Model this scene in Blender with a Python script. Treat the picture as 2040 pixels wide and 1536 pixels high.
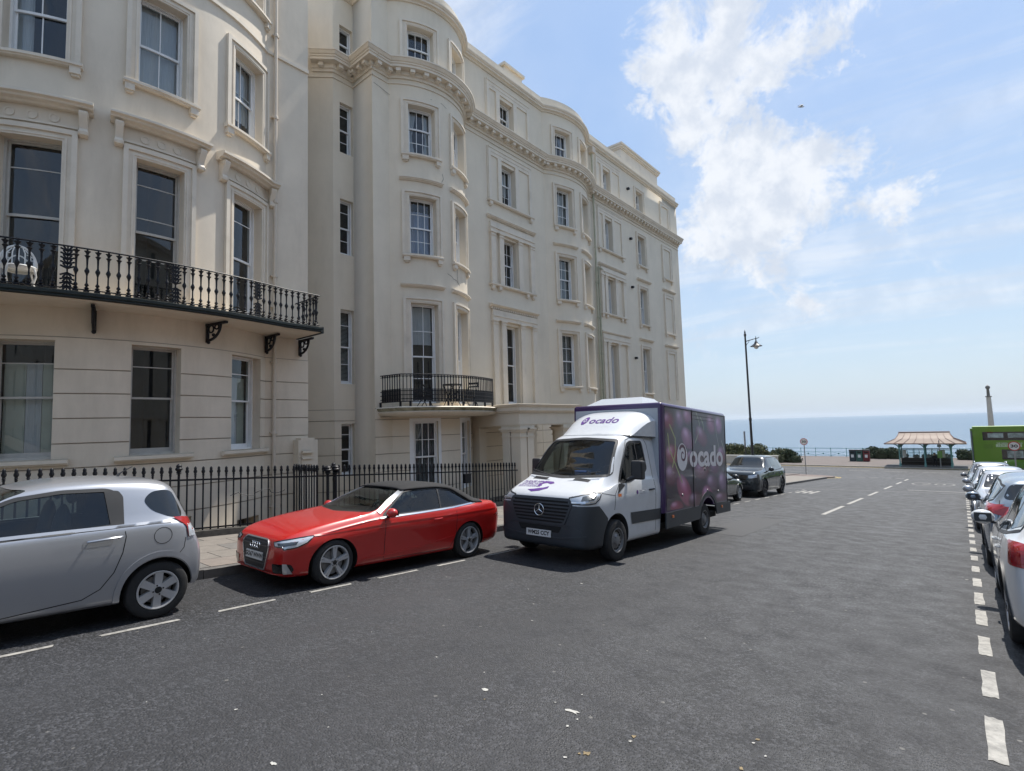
import bpy, bmesh, math, random
import numpy as np
from mathutils import Vector, Matrix
from mathutils.bvhtree import BVHTree
from mathutils.geometry import tessellate_polygon

for o in list(bpy.data.objects):
    bpy.data.objects.remove(o, do_unlink=True)
scene = bpy.context.scene
col = scene.collection
rng = random.Random(7)
PI = math.pi

# ------------------------------------------------------------------ camera
# world: X to the right across the street, Y down the street to the sea, camera 1.84 m above the road
cam_d = bpy.data.cameras.new('camera')
cam = bpy.data.objects.new('camera', cam_d)
col.objects.link(cam)
cam_d.sensor_width = 36.0
cam_d.lens = 36.0 * 1050.0 / 2040.0
cam_d.clip_start = 0.05
cam_d.clip_end = 60000.0
cam.matrix_world = Matrix(((0.7631290, 0.0707666, 0.6423599, 0.0), (0.6455994, -0.0390233, -0.7626786, 0.0), (-0.0289051, 0.9967293, -0.0754666, 0.0), (0.0, 0.0, 0.0, 1.0)))
scene.camera = cam

# ------------------------------------------------------------------ world and sun
SUN_EL = math.radians(60.0)
SUN_AZ = math.radians(2.5)      # measured from +Y towards +X
world = bpy.data.worlds.new('World')
scene.world = world
world.use_nodes = True
wn, wl = world.node_tree.nodes, world.node_tree.links
wn.clear()
w_out = wn.new('ShaderNodeOutputWorld')
w_bg = wn.new('ShaderNodeBackground')
w_sky = wn.new('ShaderNodeTexSky')
w_sky.sky_type = 'NISHITA'
w_sky.sun_disc = False
w_sky.sun_elevation = SUN_EL
w_sky.sun_rotation = SUN_AZ
w_sky.air_density = 1.15
w_sky.dust_density = 1.2
w_sky.ozone_density = 1.6
w_bg.inputs['Strength'].default_value = 0.14

def wmath(op, a, b=None, clamp=False):
    n = wn.new('ShaderNodeMath'); n.operation = op; n.use_clamp = clamp
    for i, v in enumerate((a, b)):
        if v is None: continue
        if isinstance(v, (int, float)): n.inputs[i].default_value = v
        else: wl.new(v, n.inputs[i])
    return n.outputs[0]
w_tc = wn.new('ShaderNodeTexCoord')
w_sep = wn.new('ShaderNodeSeparateXYZ')
wl.new(w_tc.outputs['Generated'], w_sep.inputs[0])
dx, dy, dz = w_sep.outputs
den = wmath('ADD', wmath('MAXIMUM', dz, 0.0), 0.12)
px, py = wmath('DIVIDE', dx, den), wmath('DIVIDE', dy, den)
def wvec(x, y, z=0.0):
    n = wn.new('ShaderNodeCombineXYZ')
    for i, v in enumerate((x, y, z)):
        if isinstance(v, (int, float)): n.inputs[i].default_value = v
        else: wl.new(v, n.inputs[i])
    return n.outputs[0]
def wnoise(vec, scale, detail, rough, dist=0.0):
    n = wn.new('ShaderNodeTexNoise')
    n.inputs['Scale'].default_value = scale; n.inputs['Detail'].default_value = detail
    n.inputs['Roughness'].default_value = rough; n.inputs['Distortion'].default_value = dist
    wl.new(vec, n.inputs['Vector']); return n.outputs['Fac']
def wramp(v, a, b):
    n = wn.new('ShaderNodeMapRange'); n.interpolation_type = 'SMOOTHSTEP'
    n.inputs['From Min'].default_value = a; n.inputs['From Max'].default_value = b
    wl.new(v, n.inputs['Value']); return n.outputs['Result']
def wblob(az, el, saz, sel, tilt=0.0):
    # soft mask round a compass direction (degrees from +Y towards +X, elevation)
    a = wn.new('ShaderNodeMath'); a.operation = 'ARCTAN2'
    wl.new(dx, a.inputs[0]); wl.new(dy, a.inputs[1])
    e = wmath('ARCSINE', dz)
    da = wmath('SUBTRACT', a.outputs[0], math.radians(az)); de = wmath('SUBTRACT', e, math.radians(el))
    c, s = math.cos(math.radians(tilt)), math.sin(math.radians(tilt))
    u = wmath('ADD', wmath('MULTIPLY', da, c), wmath('MULTIPLY', de, s))
    v = wmath('SUBTRACT', wmath('MULTIPLY', de, c), wmath('MULTIPLY', da, s))
    q = wmath('ADD', wmath('POWER', wmath('DIVIDE', wmath('ABSOLUTE', u), math.radians(saz)), 2.0),
              wmath('POWER', wmath('DIVIDE', wmath('ABSOLUTE', v), math.radians(sel)), 2.0))
    return wmath('POWER', 2.718, wmath('MULTIPLY', q, -1.0))
# puffy cloud bank standing over the middle of the sky, thin streaky cloud everywhere
bank = wblob(-17, 33, 9.5, 16.0, 0.0)
bank2 = wblob(-12.5, 20, 10.5, 6.0, -20.0)
hole = wblob(-33, 28, 7.0, 15.0, -10.0)
puff = wnoise(w_tc.outputs['Generated'], 8.0, 14.0, 0.68, 0.35)
p_in = wmath('ADD', puff, wmath('ADD', wmath('MULTIPLY', bank, 0.20), wmath('MULTIPLY', bank2, 0.18)))
p_in = wmath('SUBTRACT', p_in, wmath('MULTIPLY', hole, 0.12))
puffs = wmath('MULTIPLY', wramp(p_in, 0.57, 0.72), 0.95)
streak = wnoise(wvec(wmath('MULTIPLY', px, 0.35), wmath('MULTIPLY', py, 1.5), 3.1), 1.25, 10.0, 0.66, 0.6)
st_in = wmath('SUBTRACT', streak, wmath('MULTIPLY', hole, 0.20))
streaks = wmath('MULTIPLY', wramp(st_in, 0.40, 0.68), 0.62)
veil = wmath('MULTIPLY', wramp(wnoise(w_tc.outputs['Generated'], 2.2, 4.0, 0.5), 0.35, 0.80), 0.22)
cover = wmath('MAXIMUM', puffs, wmath('MAXIMUM', streaks, veil))
cover = wmath('MULTIPLY', cover, wramp(dz, 0.02, 0.20))
shade = wn.new('ShaderNodeMix'); shade.data_type = 'RGBA'
shade.inputs['A'].default_value = (3.3, 3.6, 4.1, 1)
shade.inputs['B'].default_value = (4.35, 4.5, 4.75, 1)
wl.new(wramp(wnoise(w_tc.outputs['Generated'], 17.0, 8.0, 0.6), 0.35, 0.62), shade.inputs['Factor'])
# hazy summer air: the blue pales evenly towards the horizon
pale = wn.new('ShaderNodeMix'); pale.data_type = 'RGBA'
grad = wn.new('ShaderNodeMix'); grad.data_type = 'RGBA'
grad.inputs['A'].default_value = (2.25, 2.90, 3.70, 1); grad.inputs['B'].default_value = (1.50, 2.35, 3.85, 1)
wl.new(wramp(dz, 0.05, 0.60), grad.inputs['Factor']); wl.new(grad.outputs['Result'], pale.inputs['B'])
pf = 0.80
pale.inputs['Factor'].default_value = pf; wl.new(w_sky.outputs['Color'], pale.inputs['A'])
wmix = wn.new('ShaderNodeMix'); wmix.data_type = 'RGBA'
wl.new(cover, wmix.inputs['Factor'])
wl.new(pale.outputs['Result'], wmix.inputs['A']); wl.new(shade.outputs['Result'], wmix.inputs['B'])
wl.new(wmix.outputs['Result'], w_bg.inputs['Color'])
wl.new(w_bg.outputs[0], w_out.inputs[0])

sun_d = bpy.data.lights.new('sun', 'SUN')
sun_d.energy = 4.0
sun_d.angle = math.radians(0.6)
sun_d.color = (1.0, 0.955, 0.88)
sun = bpy.data.objects.new('sun', sun_d)
col.objects.link(sun)
sdir = Vector((math.sin(SUN_AZ) * math.cos(SUN_EL), math.cos(SUN_AZ) * math.cos(SUN_EL), math.sin(SUN_EL)))
sun.rotation_euler = sdir.to_track_quat('Z', 'Y').to_euler()

vs = scene.view_settings
vs.view_transform = 'Standard'; vs.look = 'None'; vs.gamma = 1.0; vs.use_curve_mapping = False
vs.exposure = 0.60
scene.cycles.max_bounces = 6
scene.cycles.diffuse_bounces = 3
scene.cycles.glossy_bounces = 3
scene.cycles.transparent_max_bounces = 12
scene.cycles.caustics_reflective = False
scene.cycles.caustics_refractive = False

# ------------------------------------------------------------------ materials
MATS = {}
def mat(name, c, rough=0.6, metal=0.0, var=0.0, vscale=3.0, bump=0.0, bscale=40.0, coat=0.0, c2=None,
        spec=0.5, emis=None, dirt=None, stretch=None, bdist=0.01):
    if name in MATS: return MATS[name]
    m = bpy.data.materials.new(name); m.use_nodes = True
    n, l = m.node_tree.nodes, m.node_tree.links
    b = n['Principled BSDF']
    b.inputs['Roughness'].default_value = rough; b.inputs['Metallic'].default_value = metal
    b.inputs['Specular IOR Level'].default_value = spec
    if coat:
        b.inputs['Coat Weight'].default_value = coat; b.inputs['Coat Roughness'].default_value = 0.03
    tc = n.new('ShaderNodeTexCoord')
    vec = tc.outputs['Object']
    if stretch:
        mp = n.new('ShaderNodeMapping'); mp.inputs['Scale'].default_value = stretch
        l.new(vec, mp.inputs[0]); vec = mp.outputs[0]
    if var or c2:
        t = n.new('ShaderNodeTexNoise'); t.inputs['Scale'].default_value = vscale
        t.inputs['Detail'].default_value = 7; t.inputs['Roughness'].default_value = 0.65
        l.new(vec, t.inputs['Vector'])
        r = n.new('ShaderNodeMapRange'); r.inputs['From Min'].default_value = 0.3; r.inputs['From Max'].default_value = 0.7
        l.new(t.outputs['Fac'], r.inputs['Value'])
        x = n.new('ShaderNodeMix'); x.data_type = 'RGBA'
        ca = c2 if c2 else tuple(v * (1 - var) for v in c)
        cb = c if c2 else tuple(min(1, v * (1 + var)) for v in c)
        x.inputs['A'].default_value = (*ca, 1); x.inputs['B'].default_value = (*cb, 1)
        l.new(r.outputs[0], x.inputs['Factor']); colour = x.outputs['Result']
        if dirt:
            dcol, dscale, amt, dst = dirt[:4]
            mp2 = n.new('ShaderNodeMapping'); mp2.inputs['Scale'].default_value = dst
            l.new(tc.outputs['Object'], mp2.inputs[0])
            t2 = n.new('ShaderNodeTexNoise'); t2.inputs['Scale'].default_value = dscale; t2.inputs['Detail'].default_value = 9
            t2.inputs['Roughness'].default_value = 0.7
            l.new(mp2.outputs[0], t2.inputs['Vector'])
            r2 = n.new('ShaderNodeMapRange'); r2.inputs['From Min'].default_value = dirt[4] if len(dirt) > 4 else 0.54; r2.inputs['From Max'].default_value = 0.80
            r2.inputs['To Max'].default_value = amt
            l.new(t2.outputs['Fac'], r2.inputs['Value'])
            x2 = n.new('ShaderNodeMix'); x2.data_type = 'RGBA'; x2.inputs['B'].default_value = (*dcol, 1)
            l.new(r2.outputs[0], x2.inputs['Factor']); l.new(colour, x2.inputs['A']); colour = x2.outputs['Result']
        l.new(colour, b.inputs['Base Color'])
    else:
        b.inputs['Base Color'].default_value = (*c, 1)
    if bump:
        t = n.new('ShaderNodeTexNoise'); t.inputs['Scale'].default_value = bscale; t.inputs['Detail'].default_value = 5
        l.new(vec, t.inputs['Vector'])
        bp = n.new('ShaderNodeBump'); bp.inputs['Strength'].default_value = bump; bp.inputs['Distance'].default_value = bdist
        l.new(t.outputs['Fac'], bp.inputs['Height']); l.new(bp.outputs[0], b.inputs['Normal'])
    if emis:
        b.inputs['Emission Color'].default_value = (*emis[:3], 1); b.inputs['Emission Strength'].default_value = emis[3]
    MATS[name] = m
    return m

def glass_mat(name, tint=(0.5, 0.55, 0.55), refl=0.08, rough=0.02, wavy=0.0):
    if name in MATS: return MATS[name]
    m = bpy.data.materials.new(name); m.use_nodes = True
    n, l = m.node_tree.nodes, m.node_tree.links
    n.remove(n['Principled BSDF'])
    out = n['Material Output']
    tr = n.new('ShaderNodeBsdfTransparent'); tr.inputs[0].default_value = (*tint, 1)
    gl = n.new('ShaderNodeBsdfGlossy'); gl.inputs['Roughness'].default_value = rough
    gl.inputs['Color'].default_value = (0.95, 0.97, 1, 1)
    # mirror share by Schlick's rule, the same from both faces of the sheet
    fr = n.new('ShaderNodeLayerWeight'); fr.inputs['Blend'].default_value = 0.5
    pw = n.new('ShaderNodeMath'); pw.operation = 'POWER'; pw.inputs[1].default_value = 4.0; l.new(fr.outputs['Facing'], pw.inputs[0])
    sc = n.new('ShaderNodeMath'); sc.operation = 'MULTIPLY_ADD'; sc.inputs[1].default_value = 0.92-refl; sc.inputs[2].default_value = refl
    l.new(pw.outputs[0], sc.inputs[0])
    mx = n.new('ShaderNodeMixShader')
    l.new(sc.outputs[0], mx.inputs[0]); l.new(tr.outputs[0], mx.inputs[1]); l.new(gl.outputs[0], mx.inputs[2])
    if wavy:
        tc = n.new('ShaderNodeTexCoord'); t = n.new('ShaderNodeTexNoise'); t.inputs['Scale'].default_value = 1.6
        l.new(tc.outputs['Object'], t.inputs['Vector'])
        bp = n.new('ShaderNodeBump'); bp.inputs['Strength'].default_value = wavy; bp.inputs['Distance'].default_value = 0.02
        l.new(t.outputs['Fac'], bp.inputs['Height']); l.new(bp.outputs[0], gl.inputs['Normal']); l.new(bp.outputs[0], fr.inputs['Normal'])
    l.new(mx.outputs[0], out.inputs[0])
    MATS[name] = m
    return m

stucco = mat('painted_stucco', (0.76, 0.675, 0.545), 0.72, var=0.05, vscale=0.9, bump=0.25, bscale=9.0, bdist=0.006,
             dirt=((0.50, 0.43, 0.33), 0.9, 0.45, (1.0, 1.0, 0.22), 0.50))
stucco_l = mat('cream_stucco', (0.74, 0.65, 0.525), 0.7, var=0.06, vscale=1.1, bump=0.30, bscale=7.0, bdist=0.006,
               dirt=((0.46, 0.39, 0.30), 1.0, 0.5, (1.0, 1.0, 0.22), 0.50))
trim_m = mat('stucco_trim', (0.745, 0.665, 0.55), 0.65, var=0.07, vscale=2.0, bump=0.12, bscale=14.0, bdist=0.004,
             dirt=((0.36, 0.30, 0.22), 1.8, 0.40, (1.0, 1.0, 0.7)))
trim_w = mat('weathered_ledge', (0.46, 0.40, 0.31), 0.8, var=0.15, vscale=3.0, bump=0.2, bscale=12.0,
             dirt=((0.15, 0.125, 0.09), 1.6, 0.8, (1.0, 1.0, 1.0), 0.45))
stain_m = mat('mossy_ledge', (0.50, 0.46, 0.34), 0.85, c2=(0.13, 0.13, 0.07), vscale=4.0, bump=0.3, bscale=20.0)
joint_m = mat('joint_shadow', (0.36, 0.30, 0.235), 0.9, var=0.1)  # brown that paints in the shadow of the scored stucco joints
white_wood = mat('white_window_paint', (0.84, 0.84, 0.83), 0.4, var=0.05, vscale=5.0)
grey_wood = mat('weathered_window_paint', (0.52, 0.50, 0.46), 0.6, var=0.12, vscale=6.0, dirt=((0.25, 0.22, 0.18), 6.0, 0.5, (1, 1, 1)))
pane_m = glass_mat('window_glass', (0.66, 0.70, 0.70), 0.07, 0.015, 0.05)
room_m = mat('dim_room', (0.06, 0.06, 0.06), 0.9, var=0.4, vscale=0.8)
curtain_w = mat('white_curtain', (0.72, 0.73, 0.76), 0.85, var=0.10, vscale=9.0, stretch=(1, 6, 0.3), bump=0.5, bscale=9.0, bdist=0.03)
curtain_b = mat('pale_blue_curtain', (0.45, 0.50, 0.66), 0.85, var=0.22, vscale=5.0, stretch=(1, 5, 0.2), bump=0.6, bscale=6.0, bdist=0.03)
blind_m = mat('slat_blind', (0.62, 0.60, 0.56), 0.7, var=0.05)
shutter_m = mat('folding_shutter', (0.66, 0.68, 0.58), 0.6, var=0.08, vscale=3.0)
iron_m = mat('black_iron', (0.009, 0.010, 0.014), 0.5, var=0.3, vscale=12.0, bump=0.25, bscale=60.0, spec=0.3)
iron_g = mat('dark_green_iron', (0.007, 0.014, 0.014), 0.4, var=0.3, vscale=8.0, bump=0.3, bscale=50.0)
pipe_m = mat('painted_pipe', (0.62, 0.54, 0.44), 0.5, var=0.06)
pipe_g = mat('green_copper_pipe', (0.34, 0.36, 0.26), 0.7, c2=(0.50, 0.46, 0.35), vscale=4.0)
asphalt_l = None

# ------------------------------------------------------------------ mesh helpers
class MB:
    def __init__(s): s.v = []; s.f = []; s.m = []
    def quad(s, a, b, c, d, m=0):
        n = len(s.v); s.v += [tuple(a), tuple(b), tuple(c), tuple(d)]; s.f.append((n, n+1, n+2, n+3)); s.m.append(m)
    def face(s, pts, m=0):
        n = len(s.v); s.v += [tuple(p) for p in pts]; s.f.append(tuple(range(n, n+len(pts)))); s.m.append(m)
    def grid(s, rows, m=0, closed=False):
        n = len(s.v); R, C = len(rows), len(rows[0])
        for r in rows: s.v += [tuple(p) for p in r]
        for i in range(R-1):
            for j in range(C if closed else C-1):
                k = (j+1) % C
                s.f.append((n+i*C+j, n+i*C+k, n+(i+1)*C+k, n+(i+1)*C+j)); s.m.append(m)
    def box(s, x0, x1, y0, y1, z0, z1, m=0, top=None):
        if x0 > x1: x0, x1 = x1, x0
        if y0 > y1: y0, y1 = y1, y0
        if z0 > z1: z0, z1 = z1, z0
        n = len(s.v)
        s.v += [(x0,y0,z0),(x1,y0,z0),(x1,y1,z0),(x0,y1,z0),(x0,y0,z1),(x1,y0,z1),(x1,y1,z1),(x0,y1,z1)]
        for f in ((0,3,2,1),(4,5,6,7),(0,1,5,4),(1,2,6,5),(2,3,7,6),(3,0,4,7)):
            s.f.append(tuple(n+i for i in f)); s.m.append(m)
    def obox(s, c, ax, ay, az, m=0):
        c, ax, ay, az = Vector(c), Vector(ax), Vector(ay), Vector(az)
        n = len(s.v)
        for k in (-1, 1):
            for i, j in ((-1,-1),(1,-1),(1,1),(-1,1)):
                s.v.append(tuple(c + i*ax + j*ay + k*az))
        for f in ((0,3,2,1),(4,5,6,7),(0,1,5,4),(1,2,6,5),(2,3,7,6),(3,0,4,7)):
            s.f.append(tuple(n+i for i in f)); s.m.append(m)
    def bar(s, a, b, w, h=None, m=0):
        a, b = Vector(a), Vector(b); d = b - a; L = d.length
        if L < 1e-6: return
        d /= L; up = Vector((0,0,1)) if abs(d.z) < 0.95 else Vector((0,1,0))
        x = d.cross(up).normalized(); y = x.cross(d)
        h = w if h is None else h
        s.obox((a+b)/2, x*w/2, y*h/2, d*L/2, m)
    def tube(s, pts, r, n=8, m=0, caps=True):
        pts = [Vector(p) for p in pts]
        if not isinstance(r, (list, tuple)): r = [r]*len(pts)
        rows = []; prev = None
        for i, p in enumerate(pts):
            d = (pts[min(i+1, len(pts)-1)] - pts[max(i-1, 0)])
            d.normalize()
            if prev is None:
                up = Vector((0,0,1)) if abs(d.z) < 0.9 else Vector((1,0,0))
                x = d.cross(up).normalized()
            else:
                x = (prev - d*prev.dot(d)).normalized()
            prev = x; y = d.cross(x)
            rows.append([p + (x*math.cos(2*PI*k/n) + y*math.sin(2*PI*k/n))*r[i] for k in range(n)])
        s.grid(rows, m, closed=True)
        if caps:
            s.face(rows[0][::-1], m); s.face(rows[-1], m)
    def lathe(s, prof, c=(0,0,0), n=12, m=0, axis='z', caps=True):
        rows = []
        for r, h in prof:
            row = []
            for k in range(n):
                a = 2*PI*k/n
                if axis == 'z': row.append((c[0]+r*math.cos(a), c[1]+r*math.sin(a), c[2]+h))
                elif axis == 'x': row.append((c[0]+h, c[1]+r*math.cos(a), c[2]+r*math.sin(a)))
                else: row.append((c[0]+r*math.sin(a), c[1]+h, c[2]+r*math.cos(a)))
            rows.append(row)
        s.grid(rows, m, closed=True)
        if caps:
            if prof[0][0] > 1e-5: s.face(rows[0][::-1], m)
            if prof[-1][0] > 1e-5: s.face(rows[-1], m)
    def sphere(s, c, r, nu=12, nv=8, m=0, sc=(1,1,1)):
        rows = []
        for i in range(nv+1):
            t = PI*i/nv
            rows.append([(c[0]+r*sc[0]*math.sin(t)*math.cos(2*PI*k/nu), c[1]+r*sc[1]*math.sin(t)*math.sin(2*PI*k/nu), c[2]-r*sc[2]*math.cos(t)) for k in range(nu)])
        s.grid(rows, m, closed=True)
    def mesh(s, name, mats, smooth=None, merge=True, recalc=False):
        me = bpy.data.meshes.new(name)
        me.from_pydata(s.v, [], s.f)
        for mm in mats: me.materials.append(mm)
        me.polygons.foreach_set('material_index', s.m)
        me.update()
        if merge or recalc:
            bm = bmesh.new(); bm.from_mesh(me)
            if merge: bmesh.ops.remove_doubles(bm, verts=bm.verts, dist=1e-5)
            if recalc: bmesh.ops.recalc_face_normals(bm, faces=bm.faces)
            bm.to_mesh(me); bm.free()
        if smooth is not None: smooth_mesh(me, smooth)
        return me
    def build(s, name, mats, parent=None, smooth=None, merge=True, recalc=False):
        if not isinstance(mats, (list, tuple)): mats = [mats]
        return link(name, s.mesh(name, mats, smooth, merge, recalc), parent)

def smooth_mesh(me, angle):
    me.polygons.foreach_set('use_smooth', [True]*len(me.polygons))
    me.set_sharp_from_angle(angle=math.radians(angle))

def link(name, me, parent=None, loc=None):
    o = bpy.data.objects.new(name, me)
    col.objects.link(o)
    if parent is not None: o.parent = parent
    if loc is not None: o.location = loc
    return o
def tag(o, label=None, cat=None, group=None, kind=None):
    if label: o['label'] = label
    if cat: o['category'] = cat
    if group: o['group'] = group
    if kind: o['kind'] = kind
    return o
def thing(name, label, cat, loc=(0,0,0), rz=0.0, group=None):
    o = link(name, None, None, loc); o.rotation_euler.z = rz
    return tag(o, label, cat, group)
def copy_tree(o, parent=None):
    c = o.copy(); col.objects.link(c); c.parent = parent
    for ch in list(o.children): copy_tree(ch, c)
    return c

def smoothstep(a, b, x):
    t = max(0.0, min(1.0, (x-a)/(b-a))); return t*t*(3-2*t)
SL = 0.0637
def gz(y):
    # the street falls 6.4 per cent to the sea road and levels out there
    if y < 52: return -1.84 - SL*y
    if y > 67: return -1.84 - SL*59.5
    t = (y-52)/15.0
    return -1.84 - SL*(52 + 15*(t - t*t/2))

def text_mesh(txt, size, extrude=0.0, bold=0.0, res=3, spacing=1.0):
    cu = bpy.data.curves.new('lettering', 'FONT')
    cu.body = txt; cu.size = size; cu.extrude = extrude; cu.offset = bold; cu.resolution_u = res
    cu.align_x = 'CENTER'; cu.align_y = 'CENTER'; cu.space_character = spacing
    o = bpy.data.objects.new('lettering', cu); col.objects.link(o)
    dg = bpy.context.evaluated_depsgraph_get()
    me = bpy.data.meshes.new_from_object(o.evaluated_get(dg))
    bpy.data.objects.remove(o); bpy.data.curves.remove(cu)
    return me
def place_text(name, txt, size, origin, ux, uy, m, parent=None, bold=0.0, spacing=1.0, warp=None, shear=0.0):
    me = text_mesh(txt, size, 0.0, bold, spacing=spacing)
    origin, ux, uy = Vector(origin), Vector(ux).normalized(), Vector(uy).normalized()
    for v in me.vertices:
        x, y = v.co.x + shear*v.co.y, v.co.y
        p = origin + ux*x + uy*y
        v.co = warp(p) if warp else p
    me.materials.clear(); me.materials.append(m)
    return link(name, me, parent)
# ------------------------------------------------------------------ facade tools
class Facade:
    """plan line of a street front: x as a function of y, with an arc bow between ya and yb"""
    def __init__(s, X, cx=None, cy=None, R=None):
        s.X, s.cx, s.cy, s.R = X, cx, cy, R
        if R:
            h = math.sqrt(R*R - (X-cx)**2); s.ya, s.yb = cy-h, cy+h
    def p(s, y):
        if s.R and s.ya < y < s.yb: return Vector((s.cx + math.sqrt(max(0, s.R**2 - (y-s.cy)**2)), y, 0))
        return Vector((s.X, y, 0))
    def n(s, y):
        if s.R and s.ya < y < s.yb: return (s.p(y) - Vector((s.cx, s.cy, 0))).normalized()
        return Vector((1, 0, 0))
    def ys(s, y0, y1, step=0.14):
        out = [y0]
        if s.R:
            a, b = max(y0, s.ya), min(y1, s.yb)
            if b > a + 1e-4:
                t0 = math.asin(max(-1, min(1, (a-s.cy)/s.R))); t1 = math.asin(max(-1, min(1, (b-s.cy)/s.R)))
                n = max(1, int(math.ceil(s.R*(t1-t0)/step)))
                for i in range(n+1):
                    y = s.cy + s.R*math.sin(t0 + (t1-t0)*i/n)
                    if y > out[-1]+1e-4 and y < y1-1e-4: out.append(y)
        out.append(y1)
        return out
    def line(s, y0, y1, d, step=0.14):
        """offset plan line with mitred inner corners"""
        ys = s.ys(y0, y1, step); P = [s.p(y) for y in ys]; out = []
        for i, y in enumerate(ys):
            if 0 < i < len(ys)-1:
                a = (P[i]-P[i-1]).normalized(); b = (P[i+1]-P[i]).normalized()
                na, nb = Vector((a.y, -a.x, 0)), Vector((b.y, -b.x, 0))
                m = (na+nb).normalized(); k = 1/max(0.5, m.dot(na))
                out.append(P[i] + m*d*k)
            else:
                out.append(P[i] + s.n(y + (1e-3 if i == 0 else -1e-3))*d)
        return out

class Straight(Facade):
    """a wall between two plan points, addressed by 0..length"""
    def __init__(s, a, b):
        s.a, s.b = Vector((*a, 0)), Vector((*b, 0)); s.R = None
        s.L = (s.b-s.a).length; s.d = (s.b-s.a).normalized(); s.nn = Vector((s.d.y, -s.d.x, 0))
    def p(s, y): return s.a + s.d*y
    def n(s, y): return s.nn

def up(p, z): return Vector((p.x, p.y, z))
def cbox(mb, F, y0, y1, z0, z1, d0, d1, m=0, ends=True, back=False):
    a, b = F.line(y0, y1, d0), F.line(y0, y1, d1)
    n = min(len(a), len(b))
    for i in range(n-1):
        mb.quad(up(b[i], z0), up(b[i+1], z0), up(b[i+1], z1), up(b[i], z1), m)
        mb.quad(up(b[i], z1), up(b[i+1], z1), up(a[i+1], z1), up(a[i], z1), m)
        mb.quad(up(a[i], z0), up(a[i+1], z0), up(b[i+1], z0), up(b[i], z0), m)
        if back: mb.quad(up(a[i+1], z0), up(a[i], z0), up(a[i], z1), up(a[i+1], z1), m)
    if ends:
        mb.quad(up(a[0], z0), up(b[0], z0), up(b[0], z1), up(a[0], z1), m)
        mb.quad(up(b[-1], z0), up(a[-1], z0), up(a[-1], z1), up(b[-1], z1), m)
def cprof(mb, F, y0, y1, z, prof, m=0, ends=True, mtop=None):
    """sweep a moulding: prof = [(d, dz), ...] from bottom to top"""
    L = [F.line(y0, y1, d) for d, _ in prof]
    for k in range(len(prof)-1):
        za, zb = z+prof[k][1], z+prof[k+1][1]
        mm = m
        if mtop is not None and abs(prof[k+1][1]-prof[k][1]) < 0.03 and prof[k+1][0] < prof[k][0]: mm = mtop
        for i in range(len(L[k])-1):
            mb.quad(up(L[k][i], za), up(L[k][i+1], za), up(L[k+1][i+1], zb), up(L[k+1][i], zb), mm)
    if ends:
        for j in (0, -1):
            pts = [up(L[k][j], z+prof[k][1]) for k in range(len(prof))]
            if j == 0: pts = pts[::-1]
            mb.face(pts, m)
def wall(mb, F, y0, y1, z0, z1, holes, depth=0.2, m=0, mr=None):
    mr = m if mr is None else mr
    ys = sorted({y0, y1} | {h[0] for h in holes} | {h[1] for h in holes})
    zs = sorted({z0, z1} | {h[2] for h in holes} | {h[3] for h in holes})
    for i in range(len(ys)-1):
        ym = (ys[i]+ys[i+1])/2
        zz = [z0] + [z for z in zs if z0 < z < z1] + [z1]
        run = None
        for k in range(len(zz)-1):
            zm = (zz[k]+zz[k+1])/2
            if any(h[0] < ym < h[1] and h[2] < zm < h[3] for h in holes): continue
            L = F.line(ys[i], ys[i+1], 0)
            for j in range(len(L)-1):
                mb.quad(up(L[j], zz[k]), up(L[j+1], zz[k]), up(L[j+1], zz[k+1]), up(L[j], zz[k+1]), m)
    for a, b, c, d in [h[:4] for h in holes]:
        f, g = F.line(a, b, 0), F.line(a, b, -depth)
        mb.quad(up(f[0], c), up(f[0], d), up(g[0], d), up(g[0], c), mr)
        mb.quad(up(f[-1], d), up(f[-1], c), up(g[-1], c), up(g[-1], d), mr)
        for j in range(len(f)-1):
            mb.quad(up(f[j], c), up(g[j], c), up(g[j+1], c), up(f[j+1], c), mr)
            mb.quad(up(f[j], d), up(f[j+1], d), up(g[j+1], d), up(g[j], d), mr)

ARCH = [(0.0, 0), (0.055, 0), (0.055, 0.05), (0.035, 0.07), (0.035, 0.12), (0.075, 0.14), (0.085, 0.17), (0.085, 0.20), (0.0, 0.20)]
def architrave(F, y0, y1, z0, z1, parent, w=0.20, name='architrave', m=None):
    """moulded frame round an opening: two stepped uprights and a head"""
    mb = MB()
    a, b = w*0.62, w
    cbox(mb, F, y0-a, y0, z0, z1+a, 0, 0.035); cbox(mb, F, y1, y1+a, z0, z1+a, 0, 0.035)
    cbox(mb, F, y0, y1, z1, z1+a, 0, 0.035, ends=False)
    cbox(mb, F, y0-b, y0-a, z0, z1+b, 0, 0.075); cbox(mb, F, y1+a, y1+b, z0, z1+b, 0, 0.075)
    cbox(mb, F, y0-a, y1+a, z1+a, z1+b, 0, 0.075, ends=False)
    cbox(mb, F, y0-a*0.5, y0-a*0.28, z0, z1+a*0.28, 0, 0.05); cbox(mb, F, y1+a*0.28, y1+a*0.5, z0, z1+a*0.28, 0, 0.05)
    cbox(mb, F, y0-a*0.5, y1+a*0.5, z1+a*0.28, z1+a*0.5, 0, 0.05)
    return mb.build(name, [m or trim_m], parent, 18)
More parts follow.
